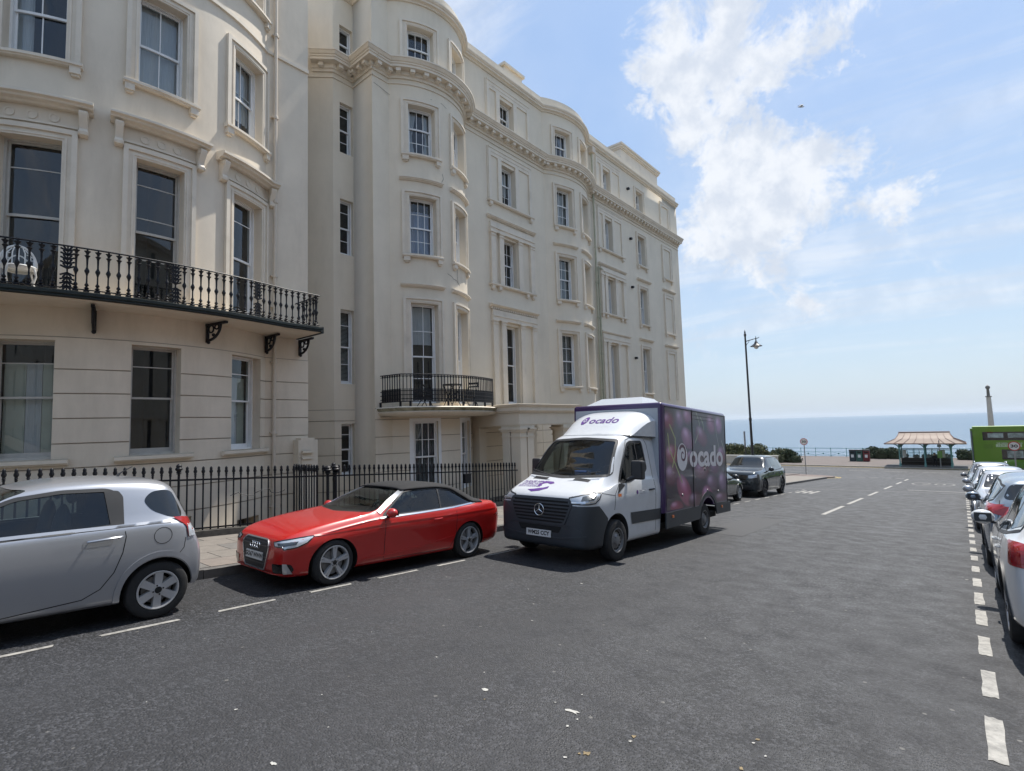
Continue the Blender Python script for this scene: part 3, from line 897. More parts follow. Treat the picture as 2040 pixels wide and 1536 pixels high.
# side wall towards the next house, roof, back
mb.quad((-13.4, 7.32, -4.6), (-24, 7.32, -4.6), (-24, 7.32, 13.6), (-13.4, 7.32, 13.6))
mb.quad((-13.4, -2.2, -4.6), (-13.4, -2.2, 13.6), (-24, -2.2, 13.6), (-24, -2.2, -4.6))
mb.quad((-24, -2.2, -4.6), (-24, -2.2, 13.6), (-24, 7.32, 13.6), (-24, 7.32, -4.6))
top = FL.line(-2.2, 7.32, 0)
mb.face([up(p, 13.6) for p in top] + [(-24, 7.32, 13.6), (-24, -2.2, 13.6)])
mb.build('wall', [stucco_l], hl, 30)
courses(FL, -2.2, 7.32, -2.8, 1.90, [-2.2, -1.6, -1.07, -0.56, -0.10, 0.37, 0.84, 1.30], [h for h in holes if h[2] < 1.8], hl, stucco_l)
# string course
mb = MB(); cprof(mb, FL, -2.2, 7.32, 10.08, [(0, 0), (0.05, 0.01), (0.05, 0.10), (0, 0.13)]); mb.build('string_course', [trim_m], hl, 30)
oval = MB(); oval.lathe([(0.085, 0), (0.085, 0.014), (0.06, 0.014), (0.06, 0.004), (0, 0.004)], n=20, axis='x', caps=False)
oval_me = oval.mesh('rosette', [trim_m], 30)
def console(F, y, z, parent):
    """scrolled bracket under the hood"""
    mb = MB(); prof = [(0.03, 0), (0.20, 0.0), (0.22, -0.04), (0.20, -0.12), (0.13, -0.22), (0.10, -0.32), (0.13, -0.38), (0.12, -0.44), (0.05, -0.47), (0.0, -0.47), (0.0, 0)]
    p = F.p(y); n = F.n(y); t = Vector((-n.y, n.x, 0)); w = 0.065
    A = [p + n*d + t*w + Vector((0, 0, z+dz)) for d, dz in prof]; B = [p + n*d - t*w + Vector((0, 0, z+dz)) for d, dz in prof]
    mb.grid([A, B], closed=True); mb.face(A); mb.face(B[::-1])
    for s in (-1, 1):
        mb.tube([p + n*0.09 + t*w*1.02*s + Vector((0, 0, z-0.41)), p + n*0.09 + t*w*1.2*s + Vector((0, 0, z-0.41))], 0.05, 10)
        mb.tube([p + n*0.14 + t*w*1.02*s + Vector((0, 0, z-0.06)), p + n*0.14 + t*w*1.2*s + Vector((0, 0, z-0.06))], 0.05, 10)
    return mb.build('console', [trim_m], parent, 30)
for i, (a, b) in enumerate(WL):
    # first floor: architrave, frieze with three rosettes, hood on consoles
    architrave(FL, a, b, 2.66, 5.72, hl, 0.22)
    mb = MB(); cbox(mb, FL, a-0.22, b+0.22, 6.0, 6.04, 0, 0.04); cbox(mb, FL, a-0.2, b+0.2, 5.95, 5.975, 0, 0.02)
    mb.build('frieze_line', [trim_m], hl, 30)
    hd = hood(FL, a-0.44, b+0.44, 6.50, hl, 0.30, 0.17)
    for y in (a-0.30, b+0.30): console(FL, y, 6.335, hd)
    for k in (-1, 0, 1):
        y = (a+b)/2 + k*0.30; n_ = FL.n(y)
        o = link('rosette', oval_me, hl, up(FL.p(y), 6.16)); o.rotation_euler.z = math.atan2(n_.y, n_.x)
    architrave(FL, a, b, 7.33, 9.36, hl, 0.22)
    sill(FL, a-0.26, b+0.26, 7.33, hl)
    sill(FL, a-0.24, b+0.24, -0.38, hl, blocks=False, h=0.11, d=0.13)
    architrave(FL, a, b, 10.95, 12.6, hl, 0.22); sill(FL, a-0.26, b+0.26, 10.95, hl)
    ins = {0: [('curtain', 0.02, 0.30, 0, 1, curtain_w)], 1: [('roller_blind', 0.03, 0.97, 0.0, 1, curtain_w)], 2: [('curtain', 0.02, 0.98, 0.28, 1, curtain_w)]}[i]
    window(FL, a, b, 7.33, 9.36, hl, cols=2, top=1, bot=1, depth=PW, wood=white_wood, inside=ins, open_=0.18 if i == 2 else 0.0)
    window(FL, a, b, 10.95, 12.6, hl, cols=2, top=1, bot=1, depth=PW)
    ff_in = {0: None, 1: None, 2: [('curtain', 0.02, 0.45, 0, 0.78, curtain_w), ('roller_blind', 0.0, 0.5, 0.02, 0.7, curtain_w)]}[i]
    window(FL, a, b, 2.66, 5.72, hl, cols=1, toprows=[0.22] if i != 1 else [0.26, 0.72], botrows=[0.6] if i == 1 else [], depth=PW, wood=grey_wood, split=0.5, inside=ff_in, open_=0.0, toprows_=None) if False else \
        window(FL, a, b, 2.66, 5.72, hl, cols=1, toprows=([0.66] if i != 1 else [0.20, 0.72]), botrows=([0.0001] if i != 1 else [0.62]), depth=PW, wood=white_wood if i == 2 else grey_wood, split=0.52, inside=ff_in)
    gf_in = {0: [('shutter', 0.06, 0.42, 0.04, 0.82, shutter_m), ('shutter', 0.43, 0.70, 0.04, 0.82, curtain_w), ('shutter', 0.71, 0.96, 0.04, 0.82, shutter_m)],
             1: None, 2: [('shutter', 0.04, 0.34, 0.04, 0.86, mat('grey_shutter', (0.22, 0.22, 0.25), 0.6)), ('shutter', 0.36, 0.66, 0.04, 0.78, curtain_w), ('shutter', 0.67, 0.94, 0.04, 0.78, shutter_m)]}[i]
    window(FL, a, b, -0.38, 1.84, hl, cols=1, toprows=[0.64], botrows=[0.0001], depth=PW, wood=grey_wood if i < 2 else white_wood, split=0.52, inside=gf_in, railh=0.04)
# basement windows seen through the railings
window(FL, 3.35, 4.25, -3.3, -1.72, hl, cols=2, top=1, bot=1, depth=PW, wood=grey_wood)
window(FL, 5.30, 5.95, -4.4, -2.0, hl, cols=2, top=2, bot=2, depth=PW, wood=grey_wood)

# balcony: slab, iron edge, brackets, balusters
class Poly(Facade):
    """plan line through given points, by y"""
    def __init__(s, pts): s.pts = pts; s.R = 1; s.ya, s.yb = pts[0][1], pts[-1][1]
    def p(s, y):
        for (xa, ya), (xb, yb) in zip(s.pts, s.pts[1:]):
            if y <= yb or (xb, yb) == s.pts[-1]:
                t = (y-ya)/(yb-ya); return Vector((xa+(xb-xa)*t, y, 0))
    def n(s, y):
        e = 0.02; a, b = s.p(max(s.ya, y-e)), s.p(min(s.yb, y+e)); d = (b-a).normalized(); return Vector((d.y, -d.x, 0))
    def ys(s, y0, y1, step=0.2):
        out = [y0] + [q[1] for q in s.pts if y0+1e-4 < q[1] < y1-1e-4] + [y1]
        return out
def bowpts(xa, ya, xb, yb, rise, n=16):
    h = (yb-ya)/2; R_ = (h*h+rise*rise)/(2*rise); cy = (ya+yb)/2; cx = xa + rise - R_
    return [(cx + math.sqrt(R_*R_-(ya+(yb-ya)*i/n-cy)**2), ya+(yb-ya)*i/n) for i in range(n+1)]
bl_pts = [(-12.10, -0.2), (-12.10, 1.0)] + bowpts(-12.05, 1.05, -12.05, 6.05, 0.34) + [(-12.10, 6.98)]
FB = Poly(bl_pts)
bal = thing('balcony_tmp', None, None)
col.objects.unlink(bal); bpy.data.objects.remove(bal)
mb = MB()
L_ = FB.line(-0.2, 6.98, 0.0); W_ = [Vector((-13.36, p.y, 0)) for p in L_]
for i in range(len(L_)-1):
    wa, wb = FL.p(L_[i].y), FL.p(min(7.3, L_[i+1].y))
    mb.quad(up(wa, 2.60), up(L_[i], 2.60), up(L_[i+1], 2.60), up(wb, 2.60))
    mb.quad(up(wb, 2.47), up(L_[i+1], 2.47), up(L_[i], 2.47), up(wa, 2.47))
mb.quad(up(L_[-1], 2.47), up(FL.p(6.98), 2.47), up(FL.p(6.98), 2.6), up(L_[-1], 2.6))
slab = mb.build('balcony_slab', [stucco_l], hl, 30)
mb = MB(); cprof(mb, FB, -0.2, 6.98, 2.44, [(-0.03, 0.04), (0.015, 0.04), (0.03, 0.06), (0.02, 0.08), (0.045, 0.10), (0.045, 0.15), (0.0, 0.17)])
mb.obox((-12.72, 7.0, 2.53), (0.64, 0, 0), (0, 0.03, 0), (0, 0, 0.08))
mb.build('balcony_edge', [iron_g], hl, 40)
def baluster_mesh():
    mb = MB()
    mb.lathe([(a_*1.28, b_) for a_, b_ in [(0.012, 0), (0.034, 0.0), (0.038, 0.02), (0.016, 0.05), (0.034, 0.07), (0.012, 0.10), (0.028, 0.13), (0.011, 0.17), (0.010, 0.30), (0.018, 0.345), (0.030, 0.375), (0.030, 0.40), (0.018, 0.43), (0.011, 0.46),
              (0.014, 0.60), (0.018, 0.64), (0.036, 0.67), (0.014, 0.69), (0.020, 0.72), (0.042, 0.755), (0.012, 0.76), (0.012, 0.80)]], n=7)
    return mb.mesh('baluster', [iron_m], 40)
bal_me = baluster_mesh()
def palmette_mesh():
    mb = MB(); mb.box(-0.008, 0.008, -0.012, 0.012, 0, 0.8)
    for cz, sgn in [(0.08+0.078*i_, (1 if i_ > 3 else -1)) for i_ in range(9)]:
        for k in (-2, -1, 1, 2):
            a = k*0.52; L = 0.105-abs(k)*0.006
            mb.bar((0, 0, cz), (0.0, L*math.sin(a)*1.1, cz+sgn*L*math.cos(a)*0.9), 0.022, 0.028)
            mb.sphere((0, L*math.sin(a)*1.1, cz+sgn*L*math.cos(a)*0.9), 0.018, 6, 4)
    mb.sphere((0, 0, 0.41), 0.035, 8, 6)
    return mb.mesh('palmette_panel', [iron_m], 40)
pal_me = palmette_mesh()
rail = MB()
Lr = FB.line(-0.2, 6.96, -0.06)
rail.tube([up(p, 3.42) for p in Lr], 0.016, 6); rail.tube([up(p, 2.66) for p in Lr], 0.012, 6)
rail.tube([up(Lr[-1], 3.42), (-13.38, 6.96, 3.42)], 0.016, 6); rail.tube([up(Lr[-1], 2.66), (-13.38, 6.96, 2.66)], 0.012, 6)
rail.build('balcony_rail', [iron_m], hl, 50)
y = 0.10; i = 0
pal_y = [1.95, 3.62, 5.33]
bys = []
acc = 0.0; prev = None; spacing = 0.155
for k in range(1, len(Lr)):
    a, b = Lr[k-1], Lr[k]; seg = (b-a).length; pos = -acc
    while pos + spacing <= seg:
        pos += spacing; bys.append(a + (b-a)*(pos/seg))
    acc = seg - pos
for p in bys:
    if any(abs(p.y-q) < 0.075 for q in pal_y):
        continue
    link('baluster', bal_me, hl, (p.x, p.y, 2.62))
for q in pal_y:
    p = FB.p(q) + FB.n(q)*(-0.06); n_ = FB.n(q)
    o = link('palmette_panel', pal_me, hl, (p.x, p.y, 2.62)); o.rotation_euler.z = math.atan2(n_.y, n_.x)
for x in (-12.30, -12.46, -12.62, -12.8, -13.0, -13.2): link('baluster', bal_me, hl, (x, 6.96, 2.62))
def bracket(F, y, z, parent, L=0.62):
    mb = MB(); p = F.p(y); n_ = F.n(y); t = Vector((-n_.y, n_.x, 0))*0.035
    def P(d, dz): return p + n_*d + Vector((0, 0, z+dz))
    mb.bar(P(0.03, 0), P(0.03, -0.42), 0.07, 0.06); mb.bar(P(0, -0.03), P(L, -0.03), 0.06, 0.05)
    for s in (1,):
        c = [P(0.05+0.50*math.sin(a)*0.9, -0.38+0.34*(1-math.cos(a))) for a in [PI/2*i/7 for i in range(8)]]
        mb.tube(c, 0.03, 6)
    mb.tube([P(0.16+0.09*math.cos(a), -0.13+0.08*math.sin(a)) for a in [2*PI*i/10 for i in range(11)]], 0.02, 6)
    mb.tube([P(0.36+0.07*math.cos(a), -0.10+0.05*math.sin(a)) for a in [2*PI*i/10 for i in range(11)]], 0.018, 6)
    mb.sphere(P(0.25, -0.27), 0.04, 8, 6); mb.sphere(P(0.45, -0.15), 0.03, 8, 6); mb.sphere(P(0.07, -0.42), 0.04, 8, 6)
    mb.build('balcony_bracket', [iron_m], parent, 40)
for y in (0.6, 2.52, 4.52, 6.18, 7.08): bracket(FL, y, 2.45, hl, 0.7)
# downpipe
mb = MB(); y = 6.36; mb.tube([(-13.31, y, 13.5), (-13.31, y, -2.9)], 0.045, 10)
for z in (10.6, 8.3, 6.0, 4.0, 3.2, 1.75, -0.05, -1.9): mb.lathe([(0.062, 0), (0.066, 0.05), (0.058, 0.09)], (-13.31, y, z), 10); mb.box(-13.4, -13.31, y-0.09, y+0.09, z+0.03, z+0.06)
mb.build('downpipe', [pipe_m], hl, 40)
# stuccoed pier with its stepped cap at the party line
mb = MB(); mb.box(-13.38, -13.10, 6.90, 7.44, -4.6, -0.22); mb.box(-13.38, -13.12, 6.98, 7.36, -0.22, -0.17)
mb.box(-13.10, -13.06, 6.98, 7.26, -0.86, -0.50); mb.box(-13.10, -12.98, 6.97, 7.27, -0.56, -0.50); mb.box(-13.10, -13.02, 6.98, 7.26, -0.72, -0.69)
mb.build('pier', [stucco_l], hl, 30)

# ------------------------------------------------------------------ second house: recess, bow and porch
FA = Facade(-13.5, -14.97, 11.9, 2.27)
ha = thing('terraced_house', 'cream stucco house in the middle with small oval balcony and pillared porch', 'house', (-13.5, 12.0, -2.4))
PA = 0.24
WA = [(10.64, 11.48), (12.32, 13.14)]
holes = []
for a, b in WA: holes += [(a, b, 0.78, 4.0), (a, b, 5.58, 7.52), (a, b, 8.93, 10.62), (a, b, 12.17, 13.36)]
holes += [(10.66, 11.40, -2.05, 0.21), (12.45, 13.08, -2.05, 0.21)]
WC = (15.70, 16.58)
holes += [(WC[0]+0.02, WC[1]-0.02, 0.84, 3.98), (WC[0], WC[1], 5.56, 7.52), (WC[0], WC[1], 8.93, 10.62), (WC[0], WC[1], 12.25, 13.42), (15.55, 16.35, -2.6, -0.30)]
mb = MB()
Y0A, Y1A = 9.54, 17.93
wall(mb, FA, Y0A, Y1A, -5.0, 14.2, holes, PA)
RX = -14.55
mb.quad((RX, Y0A, -5), (-13.5, Y0A, -5), (-13.5, Y0A, 14.2), (RX, Y0A, 14.2))
FR = Straight((RX, 8.80), (RX, Y0A))      # recessed strip with the narrow windows
RW = (0.24, 0.72)
RZ = [(-1.42, 0.20), (1.44, 3.80), (5.58, 7.38), (8.92, 10.60), (12.2, 13.25)]
wall(mb, FR, 0, FR.L, -5.0, 14.2, [(RW[0], RW[1], a, b) for a, b in RZ], 0.16)
FC = Straight((-16.2, 7.15), (RX, 8.80))   # splayed face running back behind the first house
wall(mb, FC, 0, FC.L, -5.0, 14.2, [], 0.1)
mb.quad((-24, 7.35, -5), (-16.2, 7.15, -5), (-16.2, 7.15, 14.2), (-24, 7.35, 14.2))
mb.build('wall', [stucco], ha, 30)
GJ = [-2.4, -1.85, -1.3, -0.76, -0.24, 0.29]
gh = [h for h in holes if h[2] < -1]
# courses end at the storey line
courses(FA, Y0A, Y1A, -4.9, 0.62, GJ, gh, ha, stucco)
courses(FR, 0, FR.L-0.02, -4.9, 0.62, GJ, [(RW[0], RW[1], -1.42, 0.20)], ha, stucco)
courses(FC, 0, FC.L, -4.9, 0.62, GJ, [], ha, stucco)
for a, b in RZ:
    window(FR, RW[0], RW[1], a, b, ha, cols=1, toprows=[0.62] if b-a > 1.4 else [0.0001], botrows=[0.5] if b-a > 1.4 else [0.0001], depth=0.16,
           inside=[('blind', 0.05, 0.95, 0.0, 0.97, blind_m)] if a == 1.44 else None, frame=0.04, open_=0.0)
for i, (a, b) in enumerate(WA):
    for (z0, z1), fl in zip(((0.78, 4.0), (5.58, 7.52), (8.93, 10.62), (12.17, 13.36)), (1, 2, 3, 4)):
        architrave(FA, a, b, z0, z1, ha, 0.19)
        if fl in (2, 3): sill(FA, a-0.19, b+0.19, z0, ha)
        if fl in (1, 2): hood(FA, a-0.24, b+0.24, z1+0.62, ha, 0.13, 0.11)
        ins = {(1, 0): [('roller_blind', 0.06, 0.94, 0.60, 0.98, curtain_w)], (1, 1): [('roller_blind', 0.06, 0.94, 0.66, 0.98, curtain_w), ('curtain', 0.04, 0.3, 0, 0.9, curtain_w)],
               (2, 0): [('curtain', 0.04, 0.96, 0.02, 0.82, curtain_b)], (2, 1): [('curtain', 0.04, 0.96, 0.02, 0.85, curtain_w)],
               (3, 0): [('tied', 0.03, 0.36, 0.05, 0.97, curtain_w), ('tied', 0.97, 0.66, 0.05, 0.97, curtain_w)], (3, 1): [('tied', 0.03, 0.4, 0.05, 0.97, curtain_w)],
               (4, 0): [('blind', 0.05, 0.95, 0.55, 0.97, blind_m)], (4, 1): None}[(fl, i)]
        if fl == 1: window(FA, a, b, z0, z1, ha, cols=2, top=2, bot=2, depth=PA, split=0.47, inside=ins)
        elif fl == 4: window(FA, a, b, z0, z1, ha, cols=3, top=1, bot=1, depth=PA, inside=ins)
        elif fl == 3: window(FA, a, b, z0, z1, ha, cols=3, top=1, bot=2, depth=PA, inside=ins, split=0.60)
        else: window(FA, a, b, z0, z1, ha, cols=3, top=2, bot=2, depth=PA, inside=ins)
gf = MB()
for a, b in ((10.66, 11.40), (12.45, 13.08)):
    cbox(gf, FA, a-0.10, a, -2.05, 0.31, 0.0, 0.03); cbox(gf, FA, b, b+0.10, -2.05, 0.31, 0, 0.03); cbox(gf, FA, a, b, 0.21, 0.31, 0, 0.03, ends=False)
    window(FA, a, b, -2.05, 0.21, ha, cols=3 if a < 11 else 2, top=2, bot=2, depth=0.1, inside=[('curtain', 0.04, 0.96, 0.0, 0.98, mat('net_curtain', (0.26, 0.27, 0.28), 0.9, var=0.2, vscale=6.0))])
gf.build('window_surround', [white_wood], ha, 30)
# triple openings between the bows: pilasters, entablature, sunk side panels
def tripartite(F, y0, y1, wy0, wy1, z0, z1, parent, kind, hoodz=None, dent=False, sillz=None, shallow=True):
    mb = MB(); pw = 0.26
    if kind == 'pilasters':
        e0 = z1+0.10
        xs = [(y0, y0+pw), (wy0-0.02-pw, wy0-0.02), (wy1+0.02, wy1+0.02+pw), (y1-pw, y1)]
        for a, b in xs:
            p = MB(); cbox(p, F, a, b, z0, e0-0.16, 0, 0.10); cbox(p, F, a-0.02, b+0.02, e0-0.16, e0-0.12, 0, 0.125); cbox(p, F, a, b, e0-0.12, e0-0.05, 0, 0.11)
            cbox(p, F, a-0.035, b+0.035, e0-0.05, e0, 0, 0.145); p.build('pilaster', [trim_m], parent, 30)
        cbox(mb, F, y0-0.03, y1+0.03, e0, e0+0.14, 0, 0.11); cbox(mb, F, y0-0.03, y1+0.03, e0+0.14, e0+0.18, 0, 0.14); cbox(mb, F, y0, y1, e0+0.18, e0+0.40, 0, 0.08)
        mb.build('entablature', [trim_m], parent, 30)
    else:
        w = 0.16
        cbox(mb, F, y0, y0+w, z0, z1+0.42, 0, 0.06); cbox(mb, F, y1-w, y1, z0, z1+0.42, 0, 0.06); cbox(mb, F, y0+w, y1-w, z1+0.28, z1+0.42, 0, 0.06, ends=False)
        cbox(mb, F, y0-0.05, y0, z0, z1+0.47, 0, 0.03); cbox(mb, F, y1, y1+0.05, z0, z1+0.47, 0, 0.03); cbox(mb, F, y0, y1, z1+0.42, z1+0.47, 0, 0.085)
        for a, b in ((wy0-0.22, wy0), (wy1, wy1+0.22)): cbox(mb, F, a, b, z0, z1+0.14, 0, 0.06)
        cbox(mb, F, y0+w, y1-w, z1+0.14, z1+0.279, 0, 0.045, ends=False)
        mb.build('window_surround', [trim_m], parent, 30)
    if hoodz: hood(F, y0-0.14, y1+0.14, hoodz, parent, 0.20 if dent else 0.15, 0.13, dentils=dent)
    if sillz is not None:
        L = y1-y0
        sill(F, y0-0.08, y1+0.08, sillz, parent, bl=(y0, y0+0.42, y1-0.58, y1-0.17) if kind == 'pilasters' else (y0, y1-0.17))
tripartite(FA, 14.92, 17.66, WC[0], WC[1], 0.72, 4.0, ha, 'pilasters', 4.72, True)
window(FA, WC[0]+0.02, WC[1]-0.02, 0.84, 3.98, ha, cols=2, top=2, bot=2, depth=PA, split=0.5, inside=[('curtain', 0.02, 0.3, 0, 1, mat('dark_curtain', (0.10, 0.12, 0.15), 0.9))])
tripartite(FA, 14.92, 17.66, WC[0], WC[1], 5.56, 7.52, ha, 'pilasters', 8.27, False, 5.56)
window(FA, WC[0], WC[1], 5.56, 7.52, ha, cols=3, top=2, bot=2, depth=PA, inside=[('blind', 0.05, 0.6, 0.1, 0.95, curtain_w)])
tripartite(FA, 14.92, 17.66, WC[0], WC[1], 8.93, 10.62, ha, 'frame', None, False, 8.93)
window(FA, WC[0], WC[1], 8.93, 10.62, ha, cols=3, top=1, bot=2, depth=PA, split=0.6, inside=[('curtain', 0.04, 0.96, 0.4, 0.95, curtain_w)])
tripartite(FA, 14.92, 17.66, WC[0], WC[1], 12.25, 13.42, ha, 'frame')
window(FA, WC[0], WC[1], 12.25, 13.42, ha, cols=3, top=1, bot=1, depth=PA)
window(FA, 15.55, 16.35, -2.6, -0.30, ha, cols=2, top=1, bot=1, depth=0.2)
def crown(F, y0, y1, parent, extra=0.0):
    mb = MB(); cprof(mb, F, y0, y1, 11.50, CORNICE, 0, True, 1); mb.build('cornice', [trim_m, trim_w], parent, 18)
    mb = MB(); cprof(mb, F, y0, y1, 11.28, [(0, 0), (0.035, 0.0), (0.035, 0.035), (0, 0.04)], 0, True); mb.build('string_line', [trim_m], parent, 30)
    mb = MB(); cprof(mb, F, y0, y1, 14.18, PARCORN, 0, True, 1); mb.build('parapet_cornice', [trim_m, trim_w], parent, 18)
    mb = MB(); cprof(mb, F, y0, y1, 14.2, [(0, 0), (0.0, 0.68), (-0.35, 0.68), (-0.35, 0.0)]); mb.build('parapet', [stucco], parent, 30)
crown(FA, Y0A-0.0, Y1A-0.02, ha)
modillions(FA, Y0A, Y1A, 11.69, ha)
# the same crown carried round the step and the splay
def crown_line(pts, parent, z, prof, name, mats, tops=1):
    """sweep along a free plan polyline with mitres; outside is to the right of travel"""
    mb = MB(); P = [Vector((*p, 0)) for p in pts]; rows = []
    for d, dz in prof:
        r = []
        for i, p in enumerate(P):
            if i == 0: d1 = (P[1]-P[0]).normalized(); n_ = Vector((d1.y, -d1.x, 0)); r.append(up(p+n_*d, z+dz))
            elif i == len(P)-1: d1 = (P[-1]-P[-2]).normalized(); n_ = Vector((d1.y, -d1.x, 0)); r.append(up(p+n_*d, z+dz))
            else:
                a = (P[i]-P[i-1]).normalized(); b = (P[i+1]-P[i]).normalized(); na, nb = Vector((a.y, -a.x, 0)), Vector((b.y, -b.x, 0))
                m_ = (na+nb).normalized(); r.append(up(p + m_*d/max(0.3, m_.dot(na)), z+dz))
        rows.append(r)
    for k in range(len(rows)-1):
        top_ = abs(prof[k+1][1]-prof[k][1]) < 0.03 and prof[k+1][0] < prof[k][0]
        for i in range(len(P)-1): mb.quad(rows[k][i], rows[k][i+1], rows[k+1][i+1], rows[k+1][i], tops if top_ else 0)
    mb.face([r[0] for r in rows][::-1]); mb.face([r[-1] for r in rows])
    return mb.build(name, mats, parent, 18)
step = [(-15.0, 8.35), (RX, 8.80), (RX, Y0A), (-13.5, Y0A), (-13.5, Y0A+0.02)]
step2 = [(-16.2, 7.15), (RX, 8.80), (RX, Y0A), (-13.5, Y0A), (-13.5, Y0A+0.02)]
def out(pts, nm, z, prof, mats): return crown_line(pts, ha, z, prof, nm, mats)
out(step, 'cornice', 11.502, CORNICE, [trim_m, trim_w]); out(step2, 'parapet_cornice', 14.182, PARCORN, [trim_m, trim_w])
out(step2, 'string_line', 11.282, [(0, 0), (0.035, 0.0), (0.035, 0.035), (0, 0.04)], [trim_m, trim_m])
crown_line(step2, ha, 14.2, [(0, 0), (0.0, 0.68), (-0.3, 0.68)], 'parapet', [stucco, stucco])
mod = bpy.data.meshes['modillion']
for (x, y_, a) in [(RX-0.30, 8.60, -0.7), (RX-0.02, 8.95, 0), (RX-0.02, 9.30, 0), (-14.25, Y0A+0.02, -PI/2), (-13.9, Y0A+0.02, -PI/2), (-13.6, Y0A+0.02, -PI/2)]:
    o = link('modillion', mod, ha, (x+0.07*math.cos(a), y_+0.07*math.sin(a), 11.69)); o.rotation_euler.z = a
# hairline cracks in the stucco of the bow
crack = mat('crack', (0.10, 0.085, 0.07), 0.95)
def crackline(F, pts, parent):
    mb = MB(); P = [F.p(y)+F.n(y)*0.004 for y, z in pts]; 
    for i in range(len(pts)-1):
        a, b = up(P[i], pts[i][1]), up(P[i+1], pts[i+1][1]); d = (b-a).normalized(); t = d.cross(F.n(pts[i][0])).normalized()*0.007
        mb.quad(a-t, b-t, b+t, a+t)
    mb.build('crack', [crack], parent)
crackline(FA, [(11.75, 8.52), (11.80, 8.35), (11.72, 8.2)], ha)
crackline(FA, [(11.9, 5.12), (12.1, 5.06), (12.2, 4.99), (12.35, 4.98), (12.55, 4.85)], ha)
crackline(FA, [(12.42, 5.45), (12.40, 5.15), (12.45, 4.9)], ha)
crackline(FA, [(11.35, 10.98), (11.8, 11.0), (12.0, 10.93)], ha)
crackline(FA, [(9.6, 11.05), (9.9, 11.0), (10.2, 10.9)], ha)
# roof and chimney
mb = MB()
top = FA.line(Y0A, Y1A, -0.3)
mb.face([up(p, 14.25) for p in top] + [(-24, Y1A, 14.25), (-24, 7.35, 14.25), (-16.2, 7.2, 14.25), (RX-0.1, 8.8, 14.25), (RX-0.1, Y0A, 14.25)])
lead = mat('roof_lead', (0.12, 0.12, 0.13), 0.7)
mb.build('roof', [lead], ha)
mb = MB(); mb.box(-15.4, -13.9, 16.6, 17.8, 14.2, 15.5); mb.box(-15.5, -13.8, 16.5, 17.9, 15.5, 15.62); mb.box(-14.6, -14.2, 15.9, 16.3, 14.2, 15.35, 1); mb.build('chimney', [stucco, lead], ha)
# small oval balcony
ob = [(-13.5, 9.62)] ; 
op = [(-12.55, 9.66), (-12.30, 9.95), (-12.02, 10.5), (-11.84, 11.1), (-11.78, 11.7), (-11.82, 12.3), (-11.95, 12.9), (-12.15, 13.5), (-12.22, 13.64)]
FO = Poly(op)
lo = FO.line(9.66, 13.64, 0)
mb = MB()
prof = [(-0.35, -0.26), (-0.10, -0.22), (-0.02, -0.16), (0.0, -0.13), (-0.05, -0.10), (0.03, -0.04), (0.05, 0.0), (0.0, 0.03)]
for k in range(len(prof)-1):
    A, B = FO.line(9.66, 13.64, prof[k][0]), FO.line(9.66, 13.64, prof[k+1][0])
    A = [Vector((-13.5, A[0].y-0.04, 0))] + A; B = [Vector((-13.5, B[0].y-0.04, 0))] + B
    for i in range(len(A)-1): mb.quad(up(A[i], 0.62+prof[k][1]), up(A[i+1], 0.62+prof[k][1]), up(B[i+1], 0.62+prof[k+1][1]), up(B[i], 0.62+prof[k+1][1]), 1 if k in (4, 5) else 0)
for zz, d_, f in ((0.64, 0.0, 1), (0.36, -0.35, -1)):
    A = FO.line(9.66, 13.64, d_)
    pts = [up(p, zz) for p in A] + [(-13.5, 13.64, zz)] + [tuple(up(FA.p(y), zz)) for y in [13.5-(13.5-9.66)*i/12 for i in range(13)]]
    mb.face(pts if f > 0 else pts[::-1])
mb.build('balcony_slab', [trim_m, stain_m], ha, 40)
rl = FO.line(9.72, 13.60, -0.10)
rr = [Vector((-13.46, 9.72, 0))] + rl
mb = MB()
for z, r in ((1.62, 0.016), (1.56, 0.009), (0.80, 0.014), (1.12, 0.012), (1.0, 0.012), (0.88, 0.012)): mb.tube([up(p, z) for p in rr], r, 6)
ir = mb.build('balcony_rail', [iron_m], ha, 50)
def small_bal(): 
    mb = MB(); mb.box(-0.0105, 0.0105, -0.0105, 0.0105, 0.0, 0.82); mb.tube([(0, -0.035, 0.80), (0, -0.028, 0.745), (0, 0, 0.72), (0, 0.028, 0.745), (0, 0.035, 0.80)], 0.007, 5)
    mb.sphere((0, 0, 0.74), 0.014, 6, 4); mb.sphere((0, 0, 0.66), 0.012, 6, 4)
    for s in (-0.033, 0.033):
        mb.box(-0.009, 0.009, s-0.009, s+0.009, 0.0, 0.36); mb.sphere((0, s, 0.375), 0.015, 6, 4)
    mb.tube([(0, -0.033, 0.06), (0, 0, 0.11), (0, 0.033, 0.06)], 0.007, 5)
    return mb.mesh('baluster', [iron_m], 40)
sb = small_bal()
acc = 0.0; sp = 0.108
for k in range(1, len(rr)):
    a, b = rr[k-1], rr[k]; seg = (b-a).length; pos = -acc; an = math.atan2(-(b-a).x, (b-a).y)
    while pos + sp <= seg:
        pos += sp; p = a+(b-a)*(pos/seg); o = link('baluster', sb, ha, (p.x, p.y, 0.80)); o.rotation_euler.z = an
    acc = seg-pos
mb = MB()
for i in (0, 1, 2, 3, 4, 5, 6, 7, 8): p = rr[min(i, len(rr)-1)]; mb.box(p.x-0.025, p.x+0.025, p.y-0.025, p.y+0.025, 0.63, 0.80)
mb.build('balcony_foot', [iron_m], ha)
